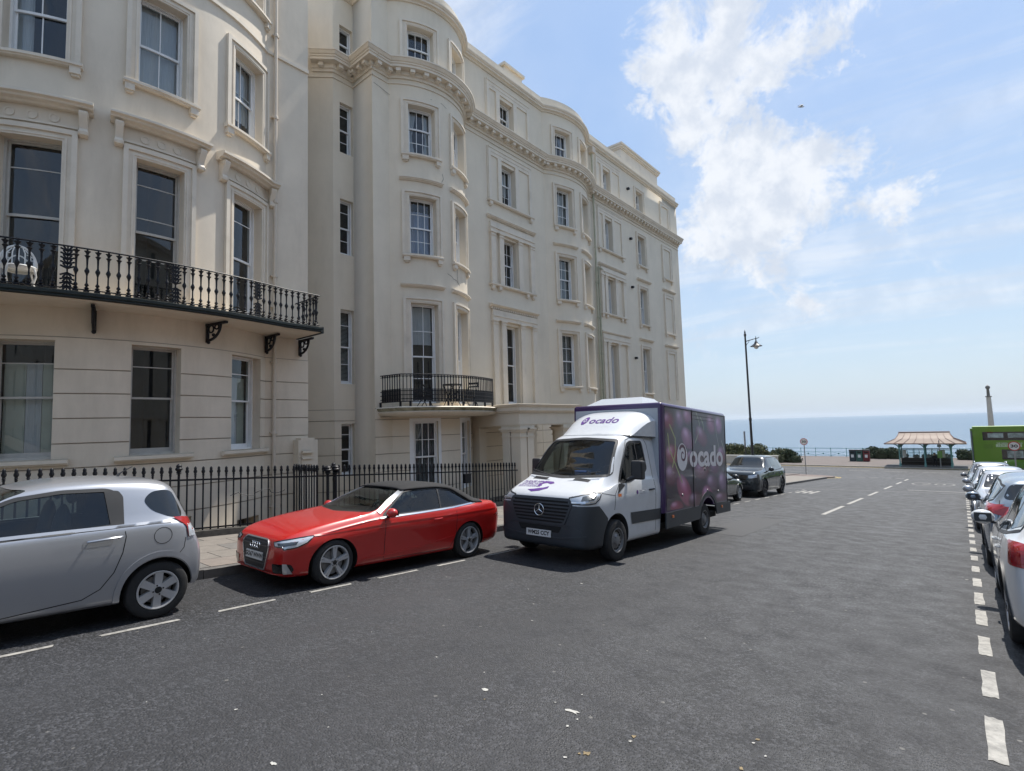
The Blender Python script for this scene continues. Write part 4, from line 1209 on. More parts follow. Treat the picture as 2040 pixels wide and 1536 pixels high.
# rainwater head and pipe under the balcony
mb = MB(); mb.tube([(-13.40, 13.9, -4), (-13.40, 13.9, -0.05), (-13.32, 14.05, 0.02), (-13.30, 14.12, 0.18)], 0.05, 8); mb.box(-13.45, -13.2, 14.0, 14.28, 0.14, 0.30); mb.build('downpipe', [pipe_m], ha, 40)
mb = MB(); mb.box(-13.42, -13.30, 14.2, 14.36, 0.18, 0.42); mb.box(-13.36, -13.2, 14.22, 14.3, 0.36, 0.52); mb.build('wall_lantern', [iron_m], ha)
# porch on square piers
PX, PY0, PY1 = -11.22, 13.65, 17.08
zg = gz(13.6)+0.12
mb = MB()
mb.box(PX-0.02, -13.49, PY0+0.02, PY1-0.02, -0.02, 0.46)
mb.box(PX+0.0, -13.49, PY0+0.0, PY1, 0.02, 0.06)
mb.build('porch_beam', [stucco], ha)
# porch cornice
def loop_prof(x0, x1, y0, y1, z, prof, name, mats, parent):
    pts = [(x0, y0), (x1, y0), (x1, y1), (x0, y1)]
    return crown_line(pts, parent, z, prof, name, mats)
loop_prof(-13.49, PX, PY0, PY1, 0.42, [(0, 0), (0.03, 0.01), (0.05, 0.05), (0.10, 0.07), (0.10, 0.18), (0.14, 0.21), (0.19, 0.27), (0.19, 0.29), (0.0, 0.31), (-1.1, 0.31)], 'porch_cornice', [trim_m, trim_w], ha)
def pier(x, y, w, d):
    mb = MB(); z0 = gz(y)-0.1
    mb.box(x-w/2, x+w/2, y-d/2, y+d/2, z0, -0.22)
    for e, za, zb in ((0.03, -0.40, -0.36), (0.045, -0.22, -0.15), (0.085, -0.15, -0.10), (0.03, -0.10, -0.021), (0.05, z0, z0+0.32)): mb.box(x-w/2-e, x+w/2+e, y-d/2-e, y+d/2+e, za, zb)
    mb.build('porch_pier', [stucco], ha)
for y in (PY0+0.24, PY0+0.64, PY1-0.64, PY1-0.24): pier(PX-0.24, y, 0.40, 0.34)
pier(PX-0.66, PY0+0.24, 0.34, 0.36); pier(PX-0.66, PY1-0.24, 0.34, 0.36)
pier(-13.3, PY0+0.22, 0.36, 0.36); pier(-13.3, PY1-0.22, 0.36, 0.36)
mb = MB(); zf = gz(15.3)+0.16
mb.box(-13.5, PX, PY0, PY1, zf-2.4, zf); mb.box(PX, PX+0.32, PY0+1.0, PY1-1.0, zf-1.0, zf-0.17)
mb.build('porch_step', [pave2_m], ha)
mb = MB(); mb.box(-13.49, -13.44, 15.55, 16.5, zf, zf+2.1); mb.build('front_door', [mat('dark_blue_door', (0.02, 0.03, 0.05), 0.3)], ha)

# ------------------------------------------------------------------ third house, at the sea end
FB2 = Facade(-13.5, -16.40, 20.5, 3.45)
hb = thing('terraced_house', 'cream stucco end house next to the sea, with blind windows by its far corner', 'house', (-13.5, 26.0, -3.4))
Y0B, Y1B = 17.93, 33.6
WB = [(19.20, 20.08), (20.94, 21.80)]
holes = []
for a, b in WB: holes += [(a, b, 1.66, 4.02), (a, b, 5.56, 7.52), (a, b, 8.95, 10.72), (a, b, 12.17, 13.45), (a, b, -2.7, -0.4)]
C1 = (23.93, 24.70); C2 = (27.70, 28.56)
C2L = [(1.62, 4.17), (5.58, 7.66), (9.04, 10.78), (12.38, 13.5)]
for z0, z1 in ((1.0, 4.03), (5.64, 7.52), (9.03, 10.74), (12.33, 13.47), (-3.0, -0.6)): holes.append((C1[0], C1[1], z0, z1))
for z0, z1 in C2L: holes.append((C2[0], C2[1], z0, z1))
mb = MB()
wall(mb, FB2, Y0B, Y1B, -6.0, 14.2, holes, PA)
mb.quad((-13.5, Y1B, -6), (-30, Y1B, -6), (-30, Y1B, 14.2), (-13.5, Y1B, 14.2))
mb.quad((-30, Y1B, -6), (-30, 7, -6), (-30, 7, 14.2), (-30, Y1B, 14.2))
mb.build('wall', [stucco], hb, 30)
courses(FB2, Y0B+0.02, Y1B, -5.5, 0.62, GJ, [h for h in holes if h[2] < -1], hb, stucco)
for i, (a, b) in enumerate(WB):
    for (z0, z1), fl in zip(((1.66, 4.02), (5.56, 7.52), (8.95, 10.72), (12.17, 13.45)), (1, 2, 3, 4)):
        architrave(FB2, a, b, z0, z1, hb, 0.19)
        if fl < 4: sill(FB2, a-0.19, b+0.19, z0, hb)
        if fl in (1, 2): hood(FB2, a-0.24, b+0.24, z1+0.60, hb, 0.13, 0.11)
        ins = {1: [('blind', 0.05, 0.95, 0.0, 0.97, blind_m)], 2: [('curtain', 0.04, 0.96, 0.0, 0.97, mat('grey_net', (0.40, 0.43, 0.44), 0.9, var=0.15, vscale=8))],
               3: [('curtain', 0.04, 0.96, 0.0, 0.97, mat('grey_net', (0.4, 0.43, 0.44)))], 4: [('tied', 0.97, 0.55, 0.05, 0.97, curtain_b)]}[fl]
        window(FB2, a, b, z0, z1, hb, cols=3 if fl > 1 else 2, top=1 if fl > 2 else 2, bot={1: 2, 2: 2, 3: 2, 4: 1}[fl], depth=PA, inside=ins, split={1: 0.48, 2: 0.5, 3: 0.6, 4: 0.5}[fl])
    window(FB2, a, b, -2.7, -0.4, hb, cols=2, top=2, bot=2, depth=PA)
tripartite(FB2, 23.22, 26.0, C1[0], C1[1], 0.7, 4.03, hb, 'pilasters', 4.66, False)
tripartite(FB2, 23.26, 25.85, C1[0], C1[1], 5.64, 7.52, hb, 'pilasters', 8.20, False, 5.64)
tripartite(FB2, 23.22, 25.85, C1[0], C1[1], 9.03, 10.74, hb, 'frame', None, False, 9.03)
tripartite(FB2, 23.22, 25.85, C1[0], C1[1], 12.33, 13.47, hb, 'frame')
window(FB2, *C1, 1.0, 4.03, hb, cols=2, top=2, bot=2, depth=PA, inside=[('curtain', 0.03, 0.5, 0, 1, curtain_w)])
window(FB2, *C1, 5.64, 7.52, hb, cols=2, top=2, bot=2, depth=PA, inside=[('roller_blind', 0.03, 0.6, 0.5, 1, curtain_w)])
window(FB2, *C1, 9.03, 10.74, hb, cols=2, top=1, bot=2, depth=PA, split=0.6, inside=[('curtain', 0.03, 0.5, 0.0, 1, curtain_w)])
window(FB2, *C1, 12.33, 13.47, hb, cols=2, top=1, bot=1, depth=PA)
window(FB2, *C1, -3.0, -0.6, hb, cols=2, top=1, bot=1, depth=PA)
for k, (z0, z1) in enumerate(C2L):
    architrave(FB2, *C2, z0, z1, hb, 0.2)
    if k < 3: sill(FB2, C2[0]-0.24, C2[1]+0.24, z0, hb)
    if k in (0, 1): hood(FB2, C2[0]-0.34, C2[1]+0.5, z1+0.56, hb, 0.16, 0.11)
    window(FB2, *C2, z0, z1, hb, cols=3, top=2 if k < 2 else 1, bot=2 if k < 3 else 1, depth=PA, inside=[('curtain', 0.5, 0.97, 0, 1, curtain_w)] if k == 1 else None)
for k, (z0, z1) in enumerate(((1.3, 4.14), (5.45, 7.66), (8.95, 10.8), (12.25, 13.6))):
    mb = MB(); a, b = 31.0, 32.3
    for (ya, yb, za, zb, d0_, d1_) in ((a, a+0.16, z0, z1+0.2, 0, 0.06), (b-0.16, b, z0, z1+0.2, 0, 0.06), (a+0.16, b-0.16, z1+0.04, z1+0.2, 0, 0.06), (a-0.06, a, z0, z1+0.26, 0, 0.09), (b, b+0.06, z0, z1+0.26, 0, 0.09), (a, b, z1+0.2, z1+0.26, 0, 0.09)):
        cbox(mb, FB2, ya, yb, za, zb, d0_, d1_)
    mb.build('blind_window', [trim_m], hb, 30)
    if k in (1, 2): sill(FB2, a-0.08, b+0.08, z0, hb)
    if k in (0, 1): hood(FB2, a-0.2, b+0.3, z1+0.56, hb, 0.16, 0.11)
crown(FB2, Y0B, Y1B, hb)
modillions(FB2, Y0B, Y1B, 11.69, hb, 0.36, 0.14)
crown_line([(-13.5, Y1B-0.02), (-13.5, Y1B), (-22, Y1B)], hb, 11.502, CORNICE, 'cornice', [trim_m, trim_w]) if False else None
mb = MB(); top = FB2.line(Y0B, Y1B, -0.3); mb.face([up(p, 14.25) for p in top] + [(-30, Y1B, 14.25), (-30, Y0B, 14.25)]); mb.build('roof', [lead], hb)
mb = MB(); mb.box(-15.0, -14.05, 27.2, 32.1, 14.0, 16.12); mb.box(-15.12, -13.93, 27.08, 32.22, 16.12, 16.24); mb.box(-15.06, -13.99, 27.14, 32.16, 16.04, 16.12); mb.box(-15.18, -13.87, 27.02, 32.28, 16.24, 16.35)
mb.build('chimney_stack', [trim_m], hb)
# ledge over the ground floor and pipes
mb = MB(); cprof(mb, FB2, 17.95, 33.6, 0.52, [(0, 0), (0.06, 0.02), (0.08, 0.10), (0.12, 0.12), (0.12, 0.18), (0, 0.20)], 0, True, 1); mb.build('string_course', [trim_m, trim_w], hb, 30)
mb = MB()
for y, x, z1 in ((22.72, -13.38, 14.1), (22.98, -13.40, 7.9)):
    mb.tube([(x, y, z1), (x, y, 0.75)], 0.05, 8, 0 if z1 > 10 else 1)
    z = 1.6
    while z < z1: mb.lathe([(0.06, 0), (0.066, 0.05), (0.058, 0.09)], (x, y, z), 8, 0); z += 1.8
mb.box(-13.5, -13.22, 22.58, 22.86, 13.75, 14.05, 2)
mb.build('downpipe', [pipe_g, pipe_g, pipe_m], hb, 40)
mb = MB(); mb.tube([(-13.42, 22.98, 7.9), (-13.42, 23.4, 7.86), (-13.42, 23.7, 7.6)], 0.04, 8); mb.build('waste_pipe', [pipe_g], hb, 40)
fl = MB()
for y, z in ((26.7, 13.25), (26.75, 10.35), (26.7, 7.55), (26.75, 3.55)): fl.box(-13.5, -13.36, y-0.07, y+0.07, z-0.07, z+0.04)
fl.build('wall_light', [iron_m], hb)
for o in (hl, ha, hb): fix(o)
# terraces the camera has its back to: they stand in the window reflections
hc = thing('terrace_row', 'cream stucco terrace standing across the street behind the camera', 'terrace', (9.0, 10.0, -2.5))
mb = MB(); FX = Straight((11.5, 48.0), (11.5, -40.0)); hs = []
t = 1.2
while t < 86:
    for z0, z1 in ((-1.6, 0.9), (2.3, 5.3), (6.6, 8.8), (9.6, 11.2)): hs.append((t, t+1.1, z0, z1))
    t += 5.2
wall(mb, FX, 0, FX.L, -6, 12.0, hs, 0.2)
mb.quad((11.5, 48, -6), (22, 48, -6), (22, 48, 12.0), (11.5, 48, 12.0)); mb.quad((11.5, 48, 12.0), (11.5, -40, 12.0), (22, -40, 12.0), (22, 48, 12.0))
mb.build('wall', [stucco], hc)
mb = MB()
for h in hs: cbox(mb, FX, h[0], h[1], h[2], h[3], -0.22, -0.2, 0)
mb.build('window', [mat('dark_far_glass', (0.10, 0.10, 0.10), 0.3)], hc)
mb = MB(); cprof(mb, FX, 0, FX.L, 11.4, CORNICE); mb.build('cornice', [trim_m], hc)
mb = MB(); mb.box(11.4, 11.5, -40, 48, 1.0, 1.2); mb.build('string_course', [trim_m], hc)
fix(hc)
# lightwells along the street front
lw = MB()
lw.box(-13.6, -11.45, -6, 13.65, -6.2, -4.7)
tag(lw.build('lightwell_floor', [pave2_m]), kind='structure')
lw = MB()
lw.quad((-11.42, -6, -6), (-11.42, 13.6, -6), (-11.42, 13.6, gz(13.6)+0.1), (-11.42, -6, gz(-6)+0.1))
lw.box(-13.4, -11.45, 7.5, 7.75, -6, -2.9)
tag(lw.build('lightwell_wall', [stucco_l]), kind='structure')
lw = MB(); lw.box(-13.48, -11.42, 17.1, 33.6, -6, gz(17.1)-0.9); tag(lw.build('lightwell_floor', [pave2_m]), kind='structure')
# ------------------------------------------------------------------ spiked area railings
def spike_mesh(h, r=0.0155, big=False):
    mb = MB(); k = 1.35 if big else 1.0
    mb.lathe([(r, 0), (r, h-0.20), (r*1.5*k, h-0.195), (r*1.5*k, h-0.185), (r*0.9, h-0.18), (r*1.7*k, h-0.165), (r*1.2*k, h-0.145), (r*2.1*k, h-0.115), (r*2.2*k, h-0.095), (r*1.5*k, h-0.065), (r*1.75*k, h-0.045), (r*1.3*k, h-0.02), (0.001, h)], n=8, caps=False)
    return mb.mesh('railing_bar', [iron_m], 40)
HB = 1.24
bar_me, post_me = spike_mesh(HB), spike_mesh(HB+0.07, 0.022, True)
def railing(label, x, y0, y1, cat='railings', posts=(), group=None):
    t = thing('railings', label, cat, (x, y0, gz(y0)+0.12), group=group)
    off = Vector((x, y0, gz(y0)+0.12))
    mb = MB(); s = -SL
    L = y1-y0
    pl = MB()
    def P(y, z): return Vector((0, y-y0, gz(y)+0.12+z) ) - Vector((0, 0, off.z))
    n = max(1, int(L/2))
    for i in range(n):
        a, b = y0+L*i/n, y0+L*(i+1)/n
        A, B = P(a, 0), P(b, 0)
        for (xa, xb, za, zb) in ((-0.10, 0.10, -0.02, 0.13),):
            v = [A+Vector((xa, 0, za)), A+Vector((xb, 0, za)), A+Vector((xb, 0, zb)), A+Vector((xa, 0, zb)), B+Vector((xa, 0, za)), B+Vector((xb, 0, za)), B+Vector((xb, 0, zb)), B+Vector((xa, 0, zb))]
            pl.quad(v[1], v[5], v[6], v[2]); pl.quad(v[3], v[2], v[6], v[7]); pl.quad(v[4], v[0], v[3], v[7])
            if i == 0: pl.quad(v[0], v[1], v[2], v[3])
            if i == n-1: pl.quad(v[5], v[4], v[7], v[6])
    pl.build('plinth', [mat('black_plinth', (0.045, 0.042, 0.04), 0.7, c2=(0.13, 0.12, 0.10), vscale=5.0, bump=0.3, bscale=20)], t)
    mb.bar(P(y0, HB-0.14), P(y1, HB-0.14), 0.012, 0.034); mb.bar(P(y0, 0.17), P(y1, 0.17), 0.012, 0.03)
    mb.build('rail', [iron_m], t)
    y = y0+0.02
    while y < y1:
        big = any(abs(y-q) < 0.07 for q in posts)
        p = P(y, 0.12 if not big else 0.10); o = link('railing_bar', post_me if big else bar_me, t, (0, p.y, p.z)); y += 0.141
    return t
railing('black spiked railings in front of the bow house, running behind the silver car', -11.3, -0.8, 6.62, posts=(3.66,))
railing('black spiked railings between the gate and the porch, behind the red car', -11.3, 6.80, 13.58, posts=(6.85,))
# return railing and gate between the two houses
t = thing('railings', 'short black railings turning back from the pavement to the stucco pier', 'railings', (-11.4, 6.15, gz(6.15)+0.12))
for i in range(10): o = link('railing_bar', bar_me, t, (-0.115*i, 0.30, 0.10))
mb = MB(); mb.box(-1.1, 0, 0.294, 0.306, HB-0.06, HB-0.03); mb.box(-1.1, 0, 0.294, 0.306, 0.16, 0.19); mb.build('rail', [iron_m], t)
t = thing('gate', 'narrow black iron gate with heavy posts left of the red car windscreen', 'gate', (-11.22, 6.62, gz(6.6)+0.12))
for y in (0.0, 0.20):
    link('gate_post', spike_mesh(HB+0.1, 0.035, True), t, (0.0, y, 0.0))
mb = MB(); mb.box(-0.01, 0.01, 0, 0.2, 0.2, 0.24); mb.box(-0.01, 0.01, 0, 0.2, HB-0.16, HB-0.12); mb.box(-0.03, 0.04, 0.14, 0.18, 0.98, 1.05); mb.build('gate_rail', [iron_m], t)
# basement stair handrail and the coil of cable seen between the bars
t = thing('stair_handrail', 'thin black handrail slanting down to the basement behind the left railings', 'handrail', (-12.3, 3.0, -3.3))
mb = MB(); mb.tube([(0, -1.0, -0.9), (0, 2.2, 0.95), (0, 3.6, 1.0)], 0.018, 6)
for i in range(7): y = -0.6+i*0.45; mb.tube([(0, y, -0.67+i*0.26), (0, y, -1.5+i*0.26)], 0.01, 6)
mb.build('handrail', [iron_m], t)
t = thing('cable_loop', 'loose black cable looped round the railings near the gate', 'cable', (-11.26, 3.2, -1.2))
mb = MB(); pts = []
for i in range(40): a = i*0.32; pts.append((0.02*math.sin(a*2), 1.3+i*0.028+0.05*math.sin(a*1.7), -0.04+0.05*math.sin(a)))
mb.tube(pts, 0.006, 5); mb.build('cable', [iron_m], t)
t = thing('letter_box', 'small black box fixed to the railings in front of the ground floor bow window', 'box', (-11.25, 11.18, gz(11.2)+1.02))
mb = MB(); mb.box(-0.04, 0.04, -0.12, 0.12, -0.13, 0.12); mb.box(-0.045, 0.05, -0.13, 0.13, 0.12, 0.145); mb.build('box_body', [iron_m], t)
# white chair on the long balcony
wt = mat('white_cast_iron', (0.72, 0.72, 0.70), 0.45)
t = thing('garden_chair', 'white ornate cast iron garden chair on the long balcony', 'chair', (-12.55, 1.40, 2.60))
mb = MB()
for i in range(9):
    a = PI*i/8; mb.tube([(0.05*math.cos(a)-0.05, 0.22*math.cos(a), 0.42), (-0.05, 0.20*math.cos(a)*1.1, 0.62+0.12*math.sin(a)), (-0.08, 0.12*math.cos(a), 0.62+0.26*math.sin(a))], 0.011, 5)
mb.tube([(-0.08, 0.25*math.cos(PI*i/12), 0.50+0.36*math.sin(PI*i/12)) for i in range(13)], 0.018, 6)
mb.tube([(-0.07, 0.15*math.cos(PI*i/12), 0.46+0.22*math.sin(PI*i/12)) for i in range(13)], 0.012, 6)
mb.build('backrest', [wt], t, 40)
mb = MB(); mb.lathe([(0.02, 0), (0.23, 0), (0.24, 0.02), (0.23, 0.035), (0, 0.035)], (0.12, 0, 0.40), 20); mb.lathe([(0.21, -0.05), (0.235, 0.0)], (0.12, 0, 0.40), 20, caps=False); mb.build('seat', [wt], t, 40)
for x, y in ((-0.05, -0.17), (-0.05, 0.17), (0.28, -0.17), (0.28, 0.17)):
    mb = MB(); mb.tube([(x, y, 0.40), (x+0.03, y*1.15, 0.25), (x-0.01, y*1.0, 0.12), (x+0.02, y*1.2, 0.0)], [0.018, 0.014, 0.012, 0.016], 6); mb.build('leg', [wt], t, 40)
# folding table and two chairs on the oval balcony
def fold_table():
    t = thing('bistro_table', 'black round folding table on the oval balcony', 'table', (-12.30, 11.62, 0.64))
    mb = MB(); mb.lathe([(0.30, 0), (0.30, 0.025)], (0, 0, 0.70), 20); mb.build('table_top', [iron_m], t, 40)
    for s in (-1, 1):
        for x in (-0.18, 0.18):
            mb = MB(); mb.bar((x, -0.22*s, 0.0), (x, 0.22*s, 0.70), 0.02); mb.build('leg', [iron_m], t)
fold_table()
def fold_chair(x, y, rz, label):
    t = thing('folding_chair', label, 'chair', (x, y, 0.64), rz, 'folding chairs on the oval balcony')
    mb = MB(); 
    for i in range(5): mb.box(-0.18, 0.18, -0.16+i*0.075, -0.105+i*0.075, 0.44, 0.455)
    mb.build('seat', [iron_m], t)
    mb = MB(); mb.box(-0.19, 0.19, 0.20, 0.22, 0.78, 0.84); mb.box(-0.19, 0.19, 0.19, 0.21, 0.68, 0.72); mb.build('backrest', [iron_m], t)
    for s in (-1, 1):
        mb = MB(); mb.bar((0.18*s, -0.18, 0), (0.18*s, 0.21, 0.85), 0.02); mb.build('leg', [iron_m], t)
        mb = MB(); mb.bar((0.165*s, 0.20, 0), (0.165*s, -0.15, 0.45), 0.02); mb.build('leg', [iron_m], t)
fold_chair(-12.38, 12.55, 0.2, 'black folding chair right of the table on the oval balcony')
fold_chair(-12.50, 10.65, 2.9, 'black folding chair left of the table, before the tall balcony door')
# ------------------------------------------------------------------ vehicle tools
def pchip(xs, ys, x):
    n = len(xs)
    if x <= xs[0]: return ys[0]
    if x >= xs[-1]: return ys[-1]
    h = [xs[i+1]-xs[i] for i in range(n-1)]; d = [(ys[i+1]-ys[i])/h[i] for i in range(n-1)]
    m = [0.0]*n; m[0], m[-1] = d[0], d[-1]
    for i in range(1, n-1):
        if d[i-1]*d[i] > 0:
            w1, w2 = 2*h[i]+h[i-1], h[i]+2*h[i-1]; m[i] = (w1+w2)/(w1/d[i-1]+w2/d[i])
    for i in range(n-1):
        if x <= xs[i+1]:
            t = (x-xs[i])/h[i]
            return (1+2*t)*(1-t)**2*ys[i] + t*(1-t)**2*h[i]*m[i] + t*t*(3-2*t)*ys[i+1] + t*t*(t-1)*h[i]*m[i+1]
def catmull(P, sub):
    out = []
    for i in range(len(P)-1):
        p0 = P[max(0, i-1)]; p1, p2 = P[i], P[i+1]; p3 = P[min(len(P)-1, i+2)]
        for k in range(sub):
            t = k/sub
            out.append(tuple(0.5*((2*p1[j]) + (-p0[j]+p2[j])*t + (2*p0[j]-5*p1[j]+4*p2[j]-p3[j])*t*t + (-p0[j]+3*p1[j]-3*p2[j]+p3[j])*t**3) for j in range(2)))
    out.append(P[-1]); return out
class Body:
    """lofted car body: stations (y, zbottom, zshoulder, zcentre, halfwidth, halfwidth at the roof edge)"""
    def __init__(s, st, side=(0.93, 0.985, 1.0, 0.99, 0.955), crown=0.02, sub=3):
        s.st = sorted(st); s.side = side; s.crown = crown; s.sub = sub
        s.Y = [q[0] for q in s.st]
    def par(s, y): return [pchip(s.Y, [q[k] for q in s.st], y) for k in range(1, 6)]
    def section(s, y, inset=0.0):
        zb, zs, zt, w, wg = s.par(y)
        w -= inset; wg -= inset; zt -= inset; 
        h = zt-zs; a = s.side; H = zs-zb
        P = [(0, zb), (w*0.70, zb), (w*a[0], zb+0.02), (w*a[1], zb+H*0.18), (w*a[2], zb+H*0.50), (w*a[3], zb+H*0.80), (w*a[4], zs)]
        wt = w*a[4]
        P += [(wt-(wt-wg)*0.18, zs+h*0.10), (wg+(wt-wg)*0.18, zs+h*0.74), (wg*0.95, zs+h*0.90), (wg*0.72, zs+h*0.975), (wg*0.36, zs+h*0.998), (0, zt)]
        return catmull(P, s.sub)
    def mesh(s, name, mats, y0=None, y1=None, inset=0.0, n=110):
        y0 = s.Y[0] if y0 is None else y0; y1 = s.Y[-1] if y1 is None else y1
        # denser stations near both ends
        ys = []
        for i in range(n+1):
            t = i/n; t2 = 0.5-0.5*math.cos(PI*t); ys.append(y0+(y1-y0)*(0.45*t+0.55*t2))
        mb = MB(); rows = []
        for y in ys:
            S = s.section(y, inset)
            rows.append([(x, y, z) for x, z in S] + [(-x, y, z) for x, z in S[-2:0:-1]])
        mb.grid(rows, closed=True); mb.face(rows[0][::-1]); mb.face(rows[-1])
        return mb.mesh(name, mats, recalc=True)
    def patch_rows(s, y0, y1, k0, k1, n=40, off=0.006):
        ys = [y0+(y1-y0)*i/n for i in range(n+1)]; rows = []
        for y in ys:
            S = s.section(y, -off); S = [(x, z) for x, z in S][k0:k1]
            rows.append([(x, y, z) for x, z in S] + [(-x, y, z) for x, z in S[-2::-1]])
        return rows
def bvh_of(me): return BVHTree.FromPolygons([v.co for v in me.vertices], [tuple(p.vertices) for p in me.polygons])
VIEW = {'D': (Vector((0.7071, 0.7071, 0)), 0, 1, 2), 'DR': (Vector((-0.7071, 0.7071, 0)), 0, 1, 2), 'L': (Vector((-1, 0, 0)), 1, 2, 0), 'R': (Vector((1, 0, 0)), 1, 2, 0), 'F': (Vector((0, 1, 0)), 0, 2, 1), 'B': (Vector((0, -1, 0)), 0, 2, 1), 'T': (Vector((0, 0, 1)), 0, 1, 2)}
def cast(bvh, view, a, b):
    if view in ('D', 'DR'):      # three quarter view of the front corners: a runs outwards and backwards
        s = 1 if view == 'D' else -1
        out = Vector((0.7071*s, 0.7071, 0)); p = Vector((0.7071*s*a, -0.7071*a, b)) + out*8.0
    else:
        out, ia, ib, ic = VIEW[view]
        p = [0, 0, 0]; p[ia], p[ib] = a, b
        p = Vector(p) + out*8.0
    if bvh is None: return None, None
    r = bvh.ray_cast(p, -out)
    if r[0] is None: return None, None
    n = r[1]
    if n.dot(out) < 0: n = -n
    return r[0], n
def patch(bvh, poly, view, off, name, m, parent, step=0.05, smooth=30, rim=0.0, both=False):
    """lay a 2-D outline on the body surface, seen from one side"""
    res = []
    for vw, pl in ([(view, poly)] + ([({'L': 'R', 'R': 'L', 'D': 'DR'}[view], poly)] if both and view in ('L', 'R', 'D') else []) + ([(view, [(-a, b) for a, b in poly][::-1])] if both and view in ('F', 'B', 'T') else [])):
        out, ia, ib, ic = VIEW[vw]
        bm = bmesh.new(); vsx = [bm.verts.new((a, b, 0)) for a, b in pl]
        try: bm.faces.new(vsx)
        except ValueError: bm.free(); continue
        xs = [a for a, b in pl]; zs = [b for a, b in pl]
        for lo, hi, no in ((min(xs), max(xs), (1, 0, 0)), (min(zs), max(zs), (0, 1, 0))):
            n = int((hi-lo)/step)
            for i in range(1, n+1):
                c = lo+(hi-lo)*i/(n+1); co = (c, 0, 0) if no[0] else (0, c, 0)
                bmesh.ops.bisect_plane(bm, geom=bm.verts[:]+bm.edges[:]+bm.faces[:], plane_co=co, plane_no=no)
        bmesh.ops.triangulate(bm, faces=[f for f in bm.faces if len(f.verts) > 4])
        dead = []
        for v in bm.verts:
            p, n_ = cast(bvh, vw, v.co.x, v.co.y)
            if p is None: dead.append(v); continue
            v.co = p + n_*off
        if dead: bmesh.ops.delete(bm, geom=dead, context='VERTS')
        bmesh.ops.recalc_face_normals(bm, faces=bm.faces)
        if sum((f.normal.dot(out)*f.calc_area() for f in bm.faces), 0.0) < 0: bmesh.ops.reverse_faces(bm, faces=bm.faces)
        if rim:
            r = bmesh.ops.extrude_face_region(bm, geom=bm.faces[:])
            nv = [g for g in r['geom'] if isinstance(g, bmesh.types.BMVert)]
            for v in nv: v.co = v.co + out*0 
            for v in bm.verts:
                if v not in nv: v.co = v.co - out*rim
        me = bpy.data.meshes.new(name); bm.to_mesh(me); bm.free(); me.materials.append(m); smooth_mesh(me, smooth)
        res.append(link(name, me, parent))
    return res
def ribbon(bvh, pts, view, w, off, name, m, parent, closed=False, both=False, step=0.04):
    objs = []
    for vw, pl in ([(view, pts)] + ([({'L': 'R', 'R': 'L', 'D': 'DR'}[view], pts)] if both and view in ('L', 'R', 'D') else []) + ([(view, [(-a, b) for a, b in pts])] if both and view in ('F', 'B', 'T') else [])):
        P = []
        seq = list(pl)+([pl[0]] if closed else [])
        for i in range(len(seq)-1):
            (a, b), (c, d) = seq[i], seq[i+1]; L = math.hypot(c-a, d-b); n = max(1, int(L/step))
            for k in range(n): P.append((a+(c-a)*k/n, b+(d-b)*k/n))
        P.append(seq[-1])
        mb = MB(); last = None
        for i in range(len(P)):
            a, b = P[max(0, i-1)], P[min(len(P)-1, i+1)]
            if closed and i in (0, len(P)-1): a, b = P[-2], P[1]
            dx_, dz_ = b[0]-a[0], b[1]-a[1]; L = math.hypot(dx_, dz_) or 1; nx, nz = -dz_/L*w/2, dx_/L*w/2
            q1, n1 = cast(bvh, vw, P[i][0]+nx, P[i][1]+nz); q2, n2 = cast(bvh, vw, P[i][0]-nx, P[i][1]-nz)
            if q1 is None or q2 is None: last = None; continue
            cur = (q1+n1*off, q2+n2*off, q1-n1*0.004, q2-n2*0.004)
            if last:
                mb.quad(last[0], last[1], cur[1], cur[0]); mb.quad(last[2], last[0], cur[0], cur[2]); mb.quad(last[1], last[3], cur[3], cur[1])
            last = cur
        if mb.v: objs.append(mb.build(name, [m], parent, 50))
    return objs
def boolean(me, cutters, name, mats):
    base = bpy.data.objects.new('tmp', me); col.objects.link(base); tmp = [base]
    for c in cutters:
        o = bpy.data.objects.new('tmp_c', c); col.objects.link(o); tmp.append(o)
        md = base.modifiers.new('b', 'BOOLEAN'); md.operation = 'DIFFERENCE'; md.object = o; md.solver = 'EXACT'
    dg = bpy.context.evaluated_depsgraph_get(); r = bpy.data.meshes.new_from_object(base.evaluated_get(dg))
    for o in tmp: bpy.data.objects.remove(o)
    r.name = name
    r.materials.clear()
    for m in mats: r.materials.append(m)
    return r
def prism(poly, axis, a, b):
    mb = MB()
    def P(u, v, t): return {'x': (t, u, v), 'y': (u, t, v), 'z': (u, v, t)}[axis]
    A = [P(u, v, a) for u, v in poly]; B = [P(u, v, b) for u, v in poly]
    mb.grid([A, B], closed=True)
    bm = MB(); mb.face(A[::-1]); mb.face(B)
    return mb.mesh('prism', [], recalc=True)
tyre_m = mat('tyre_rubber', (0.022, 0.022, 0.023), 0.85, var=0.2, vscale=20, bump=0.2, bscale=60)
alloy_m = mat('alloy_rim', (0.50, 0.50, 0.51), 0.35, 0.35, coat=0.5)
alloy_d = mat('dark_alloy', (0.05, 0.05, 0.055), 0.35, 0.6)
steel_m = mat('steel_wheel', (0.23, 0.23, 0.235), 0.5, 0.4, var=0.2, vscale=15.0)
black_p = mat('black_plastic', (0.022, 0.023, 0.026), 0.55, var=0.1)
black_g = mat('gloss_black', (0.008, 0.008, 0.009), 0.12, coat=0.5)
chrome_m = mat('chrome', (0.75, 0.76, 0.78), 0.12, 1.0)
satin_m = mat('satin_silver', (0.62, 0.63, 0.65), 0.3, 0.8)
under_m = mat('underbody', (0.012, 0.012, 0.012), 0.9)
seat_m = mat('car_seat', (0.05, 0.05, 0.055), 0.8)
carglass = glass_mat('car_glass', (0.42, 0.48, 0.47), 0.055, 0.01)
